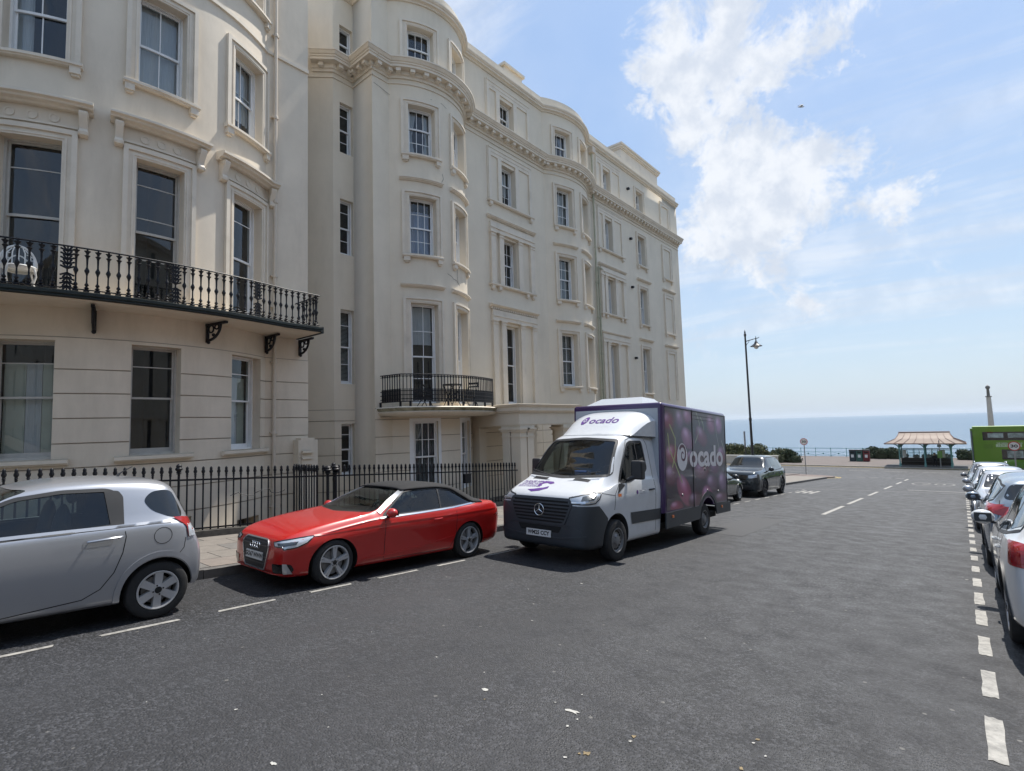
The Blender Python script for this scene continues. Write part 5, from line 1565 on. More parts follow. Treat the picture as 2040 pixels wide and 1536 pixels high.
carglass_d = glass_mat('privacy_glass', (0.08, 0.09, 0.095), 0.055, 0.01)
red_lens = mat('red_lens', (0.32, 0.012, 0.012), 0.15, coat=0.7)
clear_lens = mat('clear_lens', (0.55, 0.58, 0.62), 0.12, 0.3, coat=0.8)
lamp_in = mat('lamp_reflector', (0.50, 0.52, 0.55), 0.15, 0.9)
orange_lens = mat('orange_lens', (0.65, 0.16, 0.03), 0.2, coat=0.5)
plate_w = mat('number_plate_white', (0.68, 0.68, 0.66), 0.4)
plate_y = mat('number_plate_yellow', (0.70, 0.50, 0.06), 0.4)
ink = mat('plate_black', (0.012, 0.012, 0.014), 0.5)
gap_m = mat('panel_gap', (0.012, 0.012, 0.013), 0.8)
WHEELS = {}
def wheel_meshes(r, w, rr, style, rimmat):
    k = (r, w, rr, style, rimmat.name)
    if k in WHEELS: return WHEELS[k]
    t = MB()   # axis along x, outer face towards +x at 0
    t.lathe([(rr-0.005, -0.03), (rr+0.012, -0.004), (r-0.045, 0.0), (r-0.015, -0.015), (r, -0.045), (r, -w+0.045), (r-0.015, -w+0.015), (r-0.05, -w), (rr, -w+0.01), (rr, -w+0.1)], n=40, axis='x', caps=False)
    for kx_ in (-0.075, -0.11, -0.145): t.lathe([(r+0.001, kx_), (r-0.008, kx_-0.004), (r+0.001, kx_-0.010)], n=40, axis='x', caps=False)
    tm = t.mesh('wheel', [tyre_m], 35)
    m = MB()
    m.lathe([(rr+0.003, -0.004), (rr-0.004, -0.001), (rr-0.018, -0.006), (rr-0.022, -0.02), (rr-0.026, -0.10)], n=40, axis='x', caps=False)
    m.lathe([(rr-0.02, -0.11), (0.10, -0.085), (0.0, -0.08)], n=24, m=1, axis='x', caps=False)
    m.lathe([(0.16*rr/0.22, -0.075), (0.15*rr/0.22, -0.07), (0.02, -0.068)], n=24, m=2, axis='x', caps=False)
    if style == 'steel':
        m.lathe([(rr-0.02, -0.03), (rr-0.05, -0.055), (rr-0.075, -0.045), (0.085, -0.02), (0.075, -0.005), (0.06, 0.0), (0.0, 0.0)], n=36, axis='x', caps=False)
        for i in range(16):
            a = 2*PI*i/16; c = (0, (rr-0.052)*math.cos(a), (rr-0.052)*math.sin(a)); m.obox((-0.044, c[1], c[2]), (0.006, 0, 0), (0, 0.010*math.cos(a), 0.010*math.sin(a)), (0, -0.016*math.sin(a), 0.016*math.cos(a)), 1)
        for i in range(6): a = 2*PI*i/6; m.lathe([(0.012, 0), (0.010, 0.018), (0, 0.02)], (-0.02, 0.0+0.083*math.cos(a), 0.083*math.sin(a)), 6, axis='x')
    else:
        n = int(style[0]); double = style.endswith('d')
        for i in range(n):
            a = 2*PI*i/n + PI/2
            for off in ((-0.13, 0.13) if double else (0,)):
                w0, w1 = (0.015, 0.016) if double else (0.033, 0.040)
                if style.endswith('s'): w0, w1 = 0.022, 0.026
                a0, a1 = a+off*0.9, a+off*0.75
                er, et = Vector((0, math.cos(a1), math.sin(a1))), Vector((0, -math.sin(a1), math.cos(a1)))
                q = [(0.045, w0, -0.006, 0.02), (rr*0.55, (w0+w1)/2, -0.012, 0.02), (rr-0.012, w1, -0.006, 0.02)]
                for (ra, wa, xa, ta), (rb, wb, xb, tb) in zip(q, q[1:]):
                    A = [er*ra+et*wa, er*ra-et*wa]; B = [er*rb+et*wb, er*rb-et*wb]; xi = Vector((1, 0, 0))
                    f = [A[0]+xi*xa, A[1]+xi*xa, B[1]+xi*xb, B[0]+xi*xb]; bk = [A[0]*1.0+xi*(xa-0.045)+et*0.006, A[1]+xi*(xa-0.045)-et*0.006, B[1]+xi*(xb-0.045)-et*0.006, B[0]+xi*(xb-0.045)+et*0.006]
                    m.quad(*f); m.quad(f[0], f[3], bk[3], bk[0]); m.quad(f[2], f[1], bk[1], bk[2])
        m.lathe([(0.062, -0.03), (0.058, -0.004), (0.035, -0.002)], n=20, axis='x', caps=False); m.lathe([(0.035, -0.002), (0.03, 0.004), (0.0, 0.005)], n=16, m=1, axis='x', caps=False)
        nb = 5 if n == 5 else 4
        for i in range(nb): a = 2*PI*i/nb+0.3; m.lathe([(0.009, 0), (0.009, 0.006), (0, 0.007)], (-0.006, 0.048*math.cos(a), 0.048*math.sin(a)), 6, 1, 'x')
    m.lathe([(0.05, -0.09), (0.05, -0.2), (0, -0.2)], n=12, m=1, axis='x', caps=False)
    rm = m.mesh('rim', [rimmat, under_m, steel_m], 35)
    WHEELS[k] = (tm, rm); return tm, rm
def add_wheels(root, axles, half, r, w, rr, style, rimmat, spin=(0.2, 0.7, 0.4, 0.1), steer=0.0):
    tm, rm = wheel_meshes(r, w, rr, style, rimmat)
    i = 0
    for ay in axles:
        for s in (1, -1):
            o = link('wheel', tm, root, (s*half, ay, r)); o.rotation_euler = (spin[i % 4] if s > 0 else -spin[i % 4], 0, (0 if s > 0 else PI) + (steer if ay == axles[0] else 0))
            link('rim', rm, o); i += 1
def arch_cut(ay, r, x0, x1):
    mb = MB(); mb.lathe([(0.001, x0), (r, x0), (r, x1), (0.001, x1)], (0, ay, 0), 48, axis='x', caps=False)
    me = mb.mesh('cut', [], recalc=True)
    return me
def seats(root, rows, z=0.28, parent=None):
    """plain seats with headrests"""
    for x, y, s in rows:
        mb = MB()
        mb.tube([(x, y+0.28, z+0.08), (x, y+0.05, z+0.10), (x, y-0.12, z+0.08)], [0.10, 0.13, 0.12], 10)
        mb.sphere((x, y-0.22, z+0.36*s), 0.2, 14, 10, 0, (1.15, 0.42, 1.75*s)); mb.sphere((x, y-0.28, z+0.78*s), 0.10, 12, 8, 0, (1.25, 0.5, 0.85))
        mb.build('seat', [seat_m], root, 60)
def steering(root, x, y, z):
    mb = MB(); pts = [(x+0.18*math.cos(a), y-0.07*math.sin(a), z+0.17*math.sin(a)) for a in [2*PI*i/20 for i in range(21)]]
    mb.tube(pts, 0.014, 6); mb.bar((x-0.17, y, z), (x+0.17, y, z), 0.03); mb.bar((x, y, z), (x, y+0.02, z-0.16), 0.03)
    mb.build('steering_wheel', [seat_m], root, 50)
def fit_text(name, txt, o, ux, uy, w, h, m, parent, bold=0.0, warp=None, ref=None, shear=0.0):
    """lettering scaled to fill a given width and height"""
    me = text_mesh(txt, 1.0, 0.0, bold, res=4)
    xs = [v.co.x for v in me.vertices]; ys = [v.co.y for v in me.vertices]
    sx = w/(max(xs)-min(xs)); sy = h/(max(ys)-min(ys)); cx, cy = (max(xs)+min(xs))/2, (max(ys)+min(ys))/2
    o, ux, uy = Vector(o), Vector(ux).normalized(), Vector(uy).normalized()
    if warp:
        bm = bmesh.new(); bm.from_mesh(me)
        bmesh.ops.subdivide_edges(bm, edges=[e for e in bm.edges if e.calc_length() > 0.25], cuts=2); bm.to_mesh(me); bm.free()
    for v in me.vertices:
        X_, Y_ = (v.co.x-cx)*sx, (v.co.y-cy)*sy
        p = o + ux*(X_+shear*Y_) + uy*Y_
        v.co = warp(p) if warp else p
    me.materials.clear(); me.materials.append(m)
    return link(name, me, parent)
def mirror(root, x, y, z, m, s=1.0, both=True, h=0.14, d=0.10, w=0.19):
    x -= 0.05
    for sg in ((1, -1) if both else (1,)):
        mb = MB(); mb.sphere((sg*(x+w/2*s), y, z), 0.5*s, 14, 10, 0, (w, d*1.25, h)); mb.bar((sg*(x-0.06), y-0.02, z-h*0.42*s), (sg*(x+0.06), y, z-h*0.30*s), 0.05, 0.03, 1)
        mb.obox((sg*(x+w/2*s), y-d*0.52*s, z), (w*0.36*s, 0, 0), (0, 0.008, 0), (0, 0, h*0.30*s), 2)
        mb.build('wing_mirror', [m, black_p, mat('mirror_dark', (0.03, 0.033, 0.036), 0.3)], root, 50)
def plate(root, txt, o, ux, uy, m=plate_w, w=0.52, h=0.111, size=0.088):
    o, ux, uy = Vector(o), Vector(ux).normalized(), Vector(uy).normalized(); n = ux.cross(uy)
    mb = MB(); mb.obox(o, ux*w/2, uy*h/2, n*0.006, 0)
    p = mb.build('number_plate', [m], root)
    t = place_text('plate_lettering', txt, size, o+n*0.0075, ux, uy, ink, p, bold=0.0035, spacing=1.0)
    return p
def car_root(name, label, cat, X, Yc, face, group=None):
    """face 'sea' or 'hill'; the car stands on the slope"""
    t = thing(name, label, cat, (X, Yc, gz(Yc)), 0, group)
    a = math.atan((gz(Yc+1)-gz(Yc-1))/2)
    t.rotation_euler = (a, 0, 0) if face == 'sea' else (-a, 0, PI)
    return t
def finish_body(me, bvh0, root, paint, inner=under_m, name='body', th=0.004):
    """paint outside, dark lining inside"""
    me.materials.clear(); me.materials.append(paint); me.materials.append(inner)
    idx = []
    for p in me.polygons:
        r = bvh0.find_nearest(p.center); d = r[3] if r[3] is not None else 1
        idx.append(1 if d > th else 0)
    me.polygons.foreach_set('material_index', idx)
    smooth_mesh(me, 32)
    return link(name, me, root)
def rounded_poly(P, r=0.04, n=4):
    out = []
    N = len(P)
    for i in range(N):
        a, b, c = Vector(P[i-1]), Vector(P[i]), Vector(P[(i+1) % N])
        u, v = (a-b), (c-b); lu, lv = u.length, v.length; rr = min(r, lu*0.45, lv*0.45); u.normalize(); v.normalize()
        for k in range(n+1):
            t = k/n; p0, p1 = b+u*rr, b+v*rr
            q = p0*(1-t)**2 + b*2*t*(1-t) + p1*t*t; out.append((q.x, q.y))
    return out
# ------------------------------------------------------------------ red soft-top car
def make_audi():
    root = car_root('convertible_car', 'red convertible with its black soft top closed, parked by the railings ahead of the van', 'car', -7.46, 4.0+1.30, 'hill')
    root.scale = (0.93, 1.0, 0.93)
    F, Rr = 1.30, -1.30       # axles
    paint = mat('red_car_paint', (0.50, 0.012, 0.010), 0.35, coat=1.0, var=0.03)
    st = [(2.19, 0.27, 0.56, 0.60, 0.55, 0.46), (2.17, 0.23, 0.60, 0.655, 0.68, 0.55), (2.10, 0.20, 0.64, 0.715, 0.78, 0.64), (1.95, 0.18, 0.68, 0.775, 0.845, 0.70), (1.70, 0.17, 0.715, 0.835, 0.875, 0.74),
          (1.30, 0.17, 0.775, 0.90, 0.89, 0.76), (0.95, 0.17, 0.83, 0.95, 0.895, 0.77), (0.74, 0.17, 0.855, 0.985, 0.895, 0.76), (0.66, 0.17, 0.86, 1.00, 0.895, 0.74), (0.35, 0.17, 0.875, 1.17, 0.895, 0.69), (0.05, 0.17, 0.885, 1.325, 0.895, 0.645), (-0.10, 0.17, 0.89, 1.375, 0.895, 0.635),
          (-0.5, 0.17, 0.90, 1.405, 0.895, 0.635), (-0.9, 0.17, 0.915, 1.385, 0.895, 0.63), (-1.25, 0.17, 0.93, 1.27, 0.895, 0.625), (-1.52, 0.18, 0.945, 1.12, 0.89, 0.60), (-1.66, 0.19, 0.955, 1.045, 0.885, 0.64), (-1.8, 0.20, 0.955, 1.02, 0.875, 0.68), (-2.02, 0.23, 0.93, 1.0, 0.84, 0.67), (-2.12, 0.26, 0.86, 0.975, 0.79, 0.62),
          (-2.19, 0.30, 0.72, 0.80, 0.72, 0.55), (-2.23, 0.36, 0.55, 0.60, 0.60, 0.4)]
    fy = lambda y: y if y < 1.3 else 1.3+(y-1.3)*0.80
    fz = lambda z: z if z < 0.95 else 0.95+(z-0.95)*0.92
    st = [(fy(q[0]), q[1], q[2], fz(q[3]), q[4], q[5]) for q in st]
    B = Body(st, side=(0.90, 0.965, 0.985, 1.0, 0.965))
    raw = B.mesh('raw', []); bv = bvh_of(raw)
    win = rounded_poly([(0.50, 0.905), (0.02, 1.29), (-0.12, 1.315), (-0.62, 1.325), (-0.98, 1.27), (-1.40, 1.02), (-1.42, 0.985), (-0.6, 0.935)], 0.05)
    ws = rounded_poly([(-0.74, 0.985), (-0.56, 1.34), (0, 1.36), (0.56, 1.34), (0.74, 0.985), (0, 0.965)], 0.05)
    win = [(a, fz(b)) for a, b in win]; ws = [(a, fz(b)) for a, b in ws]
    cav = B.mesh('cav', [], y0=-1.45, y1=0.62, inset=0.05, n=50)
    for v in cav.vertices: v.co.z = max(v.co.z, 0.40)
    cuts = [arch_cut(F, 0.365, 0.60, 1.2), arch_cut(F, 0.365, -1.2, -0.60), arch_cut(Rr, 0.365, 0.60, 1.2), arch_cut(Rr, 0.365, -1.2, -0.60)]
    for c in cuts:
        for v in c.vertices: v.co.z += 0.305
    body = boolean(raw, cuts+[cav, prism(win, 'x', -1.3, 1.3), prism(ws, 'y', 0.0, 1.3)], 'body', [])
    finish_body(body, bv, root, paint)
    for p in patch(bv, win, 'L', -0.004, 'side_window', carglass, root, both=True): pass
    patch(bv, ws, 'F', -0.004, 'windscreen', carglass, root)
    ribbon(bv, win, 'L', 0.03, 0.004, 'window_seal', black_p, root, closed=True, both=True)
    ribbon(bv, [(-0.80, 0.52)], 'L', 0.01, 0.003, 'x', black_p, root) if False else None
    ribbon(bv, [(0.155, 0.965), (0.29, 1.14), (0.43, fz(1.335))], 'D', 0.075, 0.010, 'windscreen_pillar', satin_m, root, both=True)
    ribbon(bv, [(-0.60, fz(1.350)), (0, fz(1.375)), (0.60, fz(1.350))], 'F', 0.045, 0.012, 'windscreen_frame', black_p, root)
    ribbon(bv, [(0.56, 0.885), (-0.2, 0.91), (-0.9, 0.94), (-1.3, 0.975), (-1.70, 1.0)], 'L', 0.022, 0.006, 'belt_trim', chrome_m, root, both=True)
    ribbon(bv, [(-0.70, fz(1.33)), (-0.66, 0.95)], 'L', 0.03, 0.004, 'window_pillar', black_p, root, both=True)
    # fabric roof laid over the body from the header rail to the rear deck, round the side glass
    fabric = mat('black_fabric', (0.012, 0.012, 0.014), 0.85, var=0.3, vscale=30, bump=0.2, bscale=200)
    rows = []
    ys = [0.03-(1.73*i/44) for i in range(45)]
    zf = lambda y: pchip([-1.72, -1.45, -1.40, -1.2, -0.98, -0.62, -0.12, 0.02], [fz(q) for q in (0.99, 1.005, 1.03, 1.15, 1.285, 1.34, 1.33, 1.315)], y)
    mb = MB()
    for y in ys:
        S = [q for q in B.section(y, -0.016)]
        z0 = zf(y); up_ = []
        for i in range(len(S)-1):
            if S[i][1] < z0 <= S[i+1][1]: t = (z0-S[i][1])/(S[i+1][1]-S[i][1]); x0 = S[i][0]+(S[i+1][0]-S[i][0])*t; k = i
        pts = [(x0, z0)] + [q for q in S[k+1:]]
        # resample to fixed count
        L = [0]
        for i in range(1, len(pts)): L.append(L[-1]+math.dist(pts[i], pts[i-1]))
        R_ = []
        for j in range(17):
            t = L[-1]*j/16; i = max(i for i in range(len(L)) if L[i] <= t+1e-9); i = min(i, len(L)-2); f = (t-L[i])/max(1e-9, L[i+1]-L[i])
            R_.append((pts[i][0]+(pts[i+1][0]-pts[i][0])*f, pts[i][1]+(pts[i+1][1]-pts[i][1])*f))
        rows.append([(x, y, z) for x, z in R_] + [(-x, y, z) for x, z in R_[-2::-1]])
    mb.grid(rows); o = mb.build('soft_top', [fabric], root, 50, recalc=True)
    md = o.modifiers.new('thick', 'SOLIDIFY'); md.thickness = 0.014; md.offset = 0
    ribbon(bvh_of(o.data), [(-0.36, 1.10), (-0.36, 1.25), (0.36, 1.25), (0.36, 1.10)], 'B', 0.02, 0.012, 'rear_window_seal', black_g, root, closed=True)
    # front: trapezoid grille with bars, rings, lamps
    gr = rounded_poly([(-0.34, 0.67), (-0.42, 0.58), (-0.31, 0.255), (0.31, 0.255), (0.42, 0.58), (0.34, 0.67)], 0.05)
    patch(bv, gr, 'F', 0.006, 'grille', black_p, root)
    ribbon(bv, gr, 'F', 0.016, 0.014, 'grille_frame', satin_m, root, closed=True)
    for z, w in ((0.335, 0.33), (0.38, 0.35), (0.425, 0.37), (0.585, 0.42), (0.63, 0.38)): ribbon(bv, [(-w, z), (w, z)], 'F', 0.018, 0.014, 'grille_bar', mat('grille_grey', (0.045, 0.048, 0.055), 0.45), root)
    mb = MB()
    for i in range(4): mb.tube([(-0.105+0.07*i+0.048*math.cos(a), 2.024, 0.575+0.045*math.sin(a)) for a in [2*PI*k/18 for k in range(19)]], 0.0065, 6)
    mb.build('ring_badge', [chrome_m], root, 60)
    plate(root, 'GO67 WWW', (0, 2.028, 0.43), (-1, 0, 0), (0, -0.05, 1))
    hl_ = [(-1.05, 0.655), (-0.90, 0.69), (-0.70, 0.72), (-0.54, 0.735), (-0.60, 0.655), (-0.70, 0.605), (-0.86, 0.575), (-0.90, 0.605), (-1.02, 0.605)]
    for o in patch(bv, hl_, 'D', 0.006, 'headlight', clear_lens, root, both=True, step=0.03): pass
    ribbon(bv, hl_, 'D', 0.014, 0.008, 'headlight_rim', black_g, root, closed=True, both=True)
    patch(bv, [(-0.98, 0.645), (-0.70, 0.678), (-0.72, 0.638), (-0.86, 0.615), (-0.96, 0.62)], 'D', 0.010, 'headlight_unit', mat('lamp_dark', (0.06, 0.07, 0.08), 0.2, coat=0.6), root, both=True, step=0.03)
    patch(bv, rounded_poly([(-1.05, 0.37), (-0.77, 0.38), (-0.73, 0.30), (-0.77, 0.25), (-1.03, 0.25)], 0.03), 'D', 0.006, 'air_intake', black_g, root, both=True, step=0.04)
    patch(bv, [(-0.87, 0.385), (-0.82, 0.385), (-0.75, 0.25), (-0.86, 0.25)], 'D', 0.016, 'intake_blade', satin_m, root, both=True, step=0.04)
    ribbon(bv, [(-0.78, 0.225), (-0.4, 0.205), (0.4, 0.205), (0.78, 0.225)], 'F', 0.03, 0.012, 'front_lip', paint, root)
    # seams, handles, lamps at the rear
    ribbon(bv, [(0.48, 0.88), (0.49, 0.6), (0.48, 0.24)], 'L', 0.009, 0.0012, 'panel_gap', gap_m, root, both=True)
    ribbon(bv, [(0.48, 0.24), (-0.85, 0.235), (-0.98, 0.45), (-0.98, 0.88)], 'L', 0.009, 0.0012, 'panel_gap', gap_m, root, both=True)
    ribbon(bv, [(0.50, 0.885), (0.9, 0.83), (1.4, 0.755), (1.62, 0.72)], 'L', 0.008, 0.0012, 'panel_gap', gap_m, root, both=True)
    ribbon(bv, [(1.6, 0.735), (0.5, 0.80), (-0.9, 0.83), (-2.0, 0.86)], 'L', 0.018, 0.006, 'crease', paint, root, both=True)
    ribbon(bv, [(0.85, 0.29), (-0.2, 0.34), (-0.93, 0.44)], 'L', 0.03, 0.008, 'sill_crease', paint, root, both=True)
    patch(bv, rounded_poly([(-1.47, 0.79), (-1.62, 0.79), (-1.62, 0.66), (-1.47, 0.66)], 0.07, 6), 'L', 0.002, 'fuel_flap', paint, root)
    for s in (1, -1):
        mb = MB(); mb.tube([(s*0.885, -0.47, 0.775), (s*0.915, -0.50, 0.78), (s*0.915, -0.62, 0.785), (s*0.885, -0.65, 0.785)], 0.012, 6); mb.build('door_handle', [paint], root, 50)
    mirror(root, 0.90, 0.42, 0.965, paint, 1.0, h=0.15, d=0.13, w=0.20)
    patch(bv, [(0.45, 0.86), (0.80, 0.84), (0.86, 0.72), (0.60, 0.70), (0.45, 0.75)], 'B', 0.006, 'tail_light', red_lens, root, both=True)
    plate(root, 'GO67 WWW', (0, -2.24, 0.60), (1, 0, 0), (0, 0.05, 1), plate_y)
    add_wheels(root, (F, Rr), 0.885, 0.325, 0.215, 0.238, '5d', alloy_m, spin=(0, 0, 0, 0))
    for o in root.children:
        if o.name.startswith('wheel'): o.scale = (1, 0.93, 1)
    seats(root, [(0.36, -0.02, 1.0), (-0.36, -0.02, 1.0), (0.33, -0.85, 0.95), (-0.33, -0.85, 0.95)], 0.30)
    steering(root, -0.36, 0.40, 0.90)
    mb = MB(); mb.box(-0.72, 0.72, 0.42, 0.60, 0.45, 0.93); mb.build('dashboard', [seat_m], root)
    mb = MB(); mb.box(-0.70, 0.70, -1.9, 1.9, 0.20, 0.34); mb.build('underbody', [under_m], root)
    return root
make_audi()

# ------------------------------------------------------------------ silver city car, cut by the left edge of the frame
def make_iq():
    root = car_root('city_car', 'tiny silver three door car at the far left, cut by the frame', 'car', -7.57, 1.95-1.0, 'hill')
    F, Rr = 1.0, -1.0
    paint = mat('silver_car_paint', (0.42, 0.435, 0.47), 0.30, 0.55, coat=0.8)
    # rear axle at -1.0, so z profile measured from there
    st = [(1.48, 0.30, 0.60, 0.66, 0.50, 0.36), (1.44, 0.22, 0.70, 0.78, 0.66, 0.5), (1.32, 0.20, 0.78, 0.86, 0.78, 0.6), (1.05, 0.20, 0.85, 0.97, 0.83, 0.66), (0.80, 0.20, 0.89, 1.07, 0.84, 0.66), (0.45, 0.20, 0.92, 1.30, 0.84, 0.60), (0.20, 0.20, 0.935, 1.415, 0.84, 0.58),
          (-0.1, 0.20, 0.95, 1.475, 0.84, 0.58), (-0.5, 0.20, 0.965, 1.495, 0.84, 0.58), (-0.85, 0.20, 0.98, 1.485, 0.84, 0.57), (-1.05, 0.22, 0.985, 1.45, 0.84, 0.55), (-1.14, 0.25, 0.98, 1.40, 0.83, 0.52), (-1.22, 0.27, 0.96, 1.25, 0.81, 0.52), (-1.29, 0.28, 0.93, 1.10, 0.785, 0.53), (-1.34, 0.28, 0.86, 0.98, 0.77, 0.53), (-1.40, 0.28, 0.74, 0.82, 0.75, 0.5), (-1.44, 0.30, 0.62, 0.66, 0.70, 0.45), (-1.46, 0.36, 0.52, 0.55, 0.6, 0.4)]
    B = Body(st, side=(0.92, 0.97, 1.0, 0.99, 0.96))
    raw = B.mesh('raw', []); bv = bvh_of(raw)
    win = rounded_poly([(0.78, 0.945), (0.62, 1.13), (0.22, 1.315), (-0.12, 1.37), (-0.48, 1.375), (-0.56, 1.35), (-0.60, 1.015), (-0.2, 0.985)], 0.05)
    rwin = rounded_poly([(-0.82, 1.25), (-0.90, 1.34), (-1.04, 1.355), (-1.12, 1.33), (-1.215, 1.10), (-1.20, 1.05), (-1.08, 1.06), (-0.90, 1.14)], 0.06, 5)
    ws = rounded_poly([(-0.72, 1.0), (-0.55, 1.40), (0.55, 1.40), (0.72, 1.0)], 0.06)
    cav = B.mesh('cav', [], y0=-1.12, y1=0.75, inset=0.05, n=50)
    for v in cav.vertices: v.co.z = max(v.co.z, 0.42)
    cuts = [arch_cut(y, 0.345, a, b) for y in (F, Rr) for a, b in ((0.58, 1.2), (-1.2, -0.58))]
    for c in cuts:
        for v in c.vertices: v.co.z += 0.30
    body = boolean(raw, cuts+[cav, prism(win, 'x', -1.3, 1.3), prism(ws, 'y', 0.0, 1.4)], 'body', [])
    finish_body(body, bv, root, paint)
    patch(bv, win, 'L', -0.006, 'side_window', carglass, root, both=True)
    patch(bv, ws, 'F', -0.004, 'windscreen', carglass, root)
    patch(bv, rwin, 'L', 0.003, 'quarter_window', mat('dark_glass', (0.012, 0.014, 0.016), 0.06, coat=0.6), root, both=True, step=0.03)
    ribbon(bv, win, 'L', 0.035, 0.004, 'window_seal', black_p, root, closed=True, both=True)
    patch(bv, rounded_poly([(-0.47, 1.375), (-0.60, 1.36), (-0.64, 1.30), (-0.645, 1.01), (-0.53, 1.0)], 0.02), 'L', 0.005, 'door_pillar', black_p, root, both=True, step=0.04)
    patch(bv, rounded_poly([(-0.48, 1.37), (0.48, 1.37), (0.55, 1.08), (-0.55, 1.08)], 0.05), 'B', 0.004, 'rear_window', MATS['dark_glass'], root)
    tl = [(-1.10, 1.055), (-1.20, 1.05), (-1.305, 1.03), (-1.335, 0.84), (-1.26, 0.83), (-1.235, 0.95)]
    patch(bv, tl, 'L', 0.010, 'tail_light', red_lens, root, both=True, step=0.025)
    patch(bv, [(-1.245, 0.965), (-1.30, 0.965), (-1.335, 0.84), (-1.262, 0.835)], 'L', 0.014, 'tail_light_lens', clear_lens, root, both=True, step=0.025)
    ribbon(bv, [(-0.64, 1.0), (-0.66, 0.9), (-0.64, 0.74), (-0.58, 0.55), (-0.48, 0.40), (-0.34, 0.32), (0.2, 0.27), (0.62, 0.25), (0.68, 0.5), (0.70, 0.9)], 'L', 0.009, 0.0012, 'panel_gap', gap_m, root, both=True)
    ribbon(bv, [(0.72, 0.955), (0.0, 0.985), (-0.55, 1.0), (-1.08, 1.02)], 'L', 0.03, 0.008, 'belt_crease', paint, root, both=True)
    ribbon(bv, [(-1.0+0.085*math.cos(a), 0.875+0.085*math.sin(a)) for a in [2*PI*i/24 for i in range(24)]], 'L', 0.006, 0.0015, 'fuel_flap_gap', gap_m, root, closed=True)
    ribbon(bv, [(-1.17, 0.66), (-1.22, 0.72), (-1.235, 0.83)], 'L', 0.008, 0.0012, 'panel_gap', gap_m, root, both=True)
    archp = [(-1.0+0.375*math.cos(a), 0.30+0.385*math.sin(a)) for a in [PI*i/22 for i in range(-1, 24)]]
    ribbon(bv, archp, 'L', 0.055, 0.014, 'wheel_arch_lip', paint, root, both=True)
    ribbon(bv, [(a+2.0, b) for a, b in archp], 'L', 0.055, 0.014, 'wheel_arch_lip', paint, root, both=True)
    patch(bv, rounded_poly([(-0.30, 0.89), (-0.55, 0.90), (-0.55, 0.83), (-0.30, 0.82)], 0.05), 'L', 0.002, 'handle_recess', mat('handle_shade', (0.36, 0.37, 0.39), 0.35, 0.5), root, both=True)
    for s in (1, -1):
        mb = MB(); mb.tube([(s*0.835, -0.34, 0.88), (s*0.865, -0.36, 0.885), (s*0.865, -0.60, 0.905), (s*0.84, -0.62, 0.905)], 0.014, 6); mb.build('door_handle', [paint], root, 50)
    mirror(root, 0.84, 0.62, 1.0, paint, 1.0)
    mb = MB(); mb.tube([(0, -0.72, 1.495), (0, -0.75, 1.53), (0, -0.86, 1.60)], [0.02, 0.008, 0.004], 6); mb.build('aerial', [black_p], root, 50)
    patch(bv, [(0.42, 0.72), (0.74, 0.84), (0.76, 0.76), (0.5, 0.64)], 'F', 0.006, 'headlight', clear_lens, root, both=True)
    patch(bv, rounded_poly([(-0.4, 0.42), (0.4, 0.42), (0.36, 0.30), (-0.36, 0.30)], 0.03), 'F', 0.006, 'grille', black_g, root)
    add_wheels(root, (F, Rr), 0.825, 0.300, 0.18, 0.198, '6w', alloy_m, spin=(0.1, 0.5, 0.35, 0.0))
    seats(root, [(0.36, 0.02, 1.15), (-0.36, 0.02, 1.15), (0.33, -0.62, 1.0), (-0.33, -0.62, 1.0)], 0.42)
    steering(root, -0.36, 0.44, 0.98)
    mb = MB(); mb.box(-0.68, 0.68, 0.5, 0.72, 0.45, 0.98); mb.build('dashboard', [seat_m], root)
    mb = MB(); mb.box(-0.62, 0.62, -1.3, 1.3, 0.22, 0.38); mb.build('underbody', [under_m], root)
make_iq()

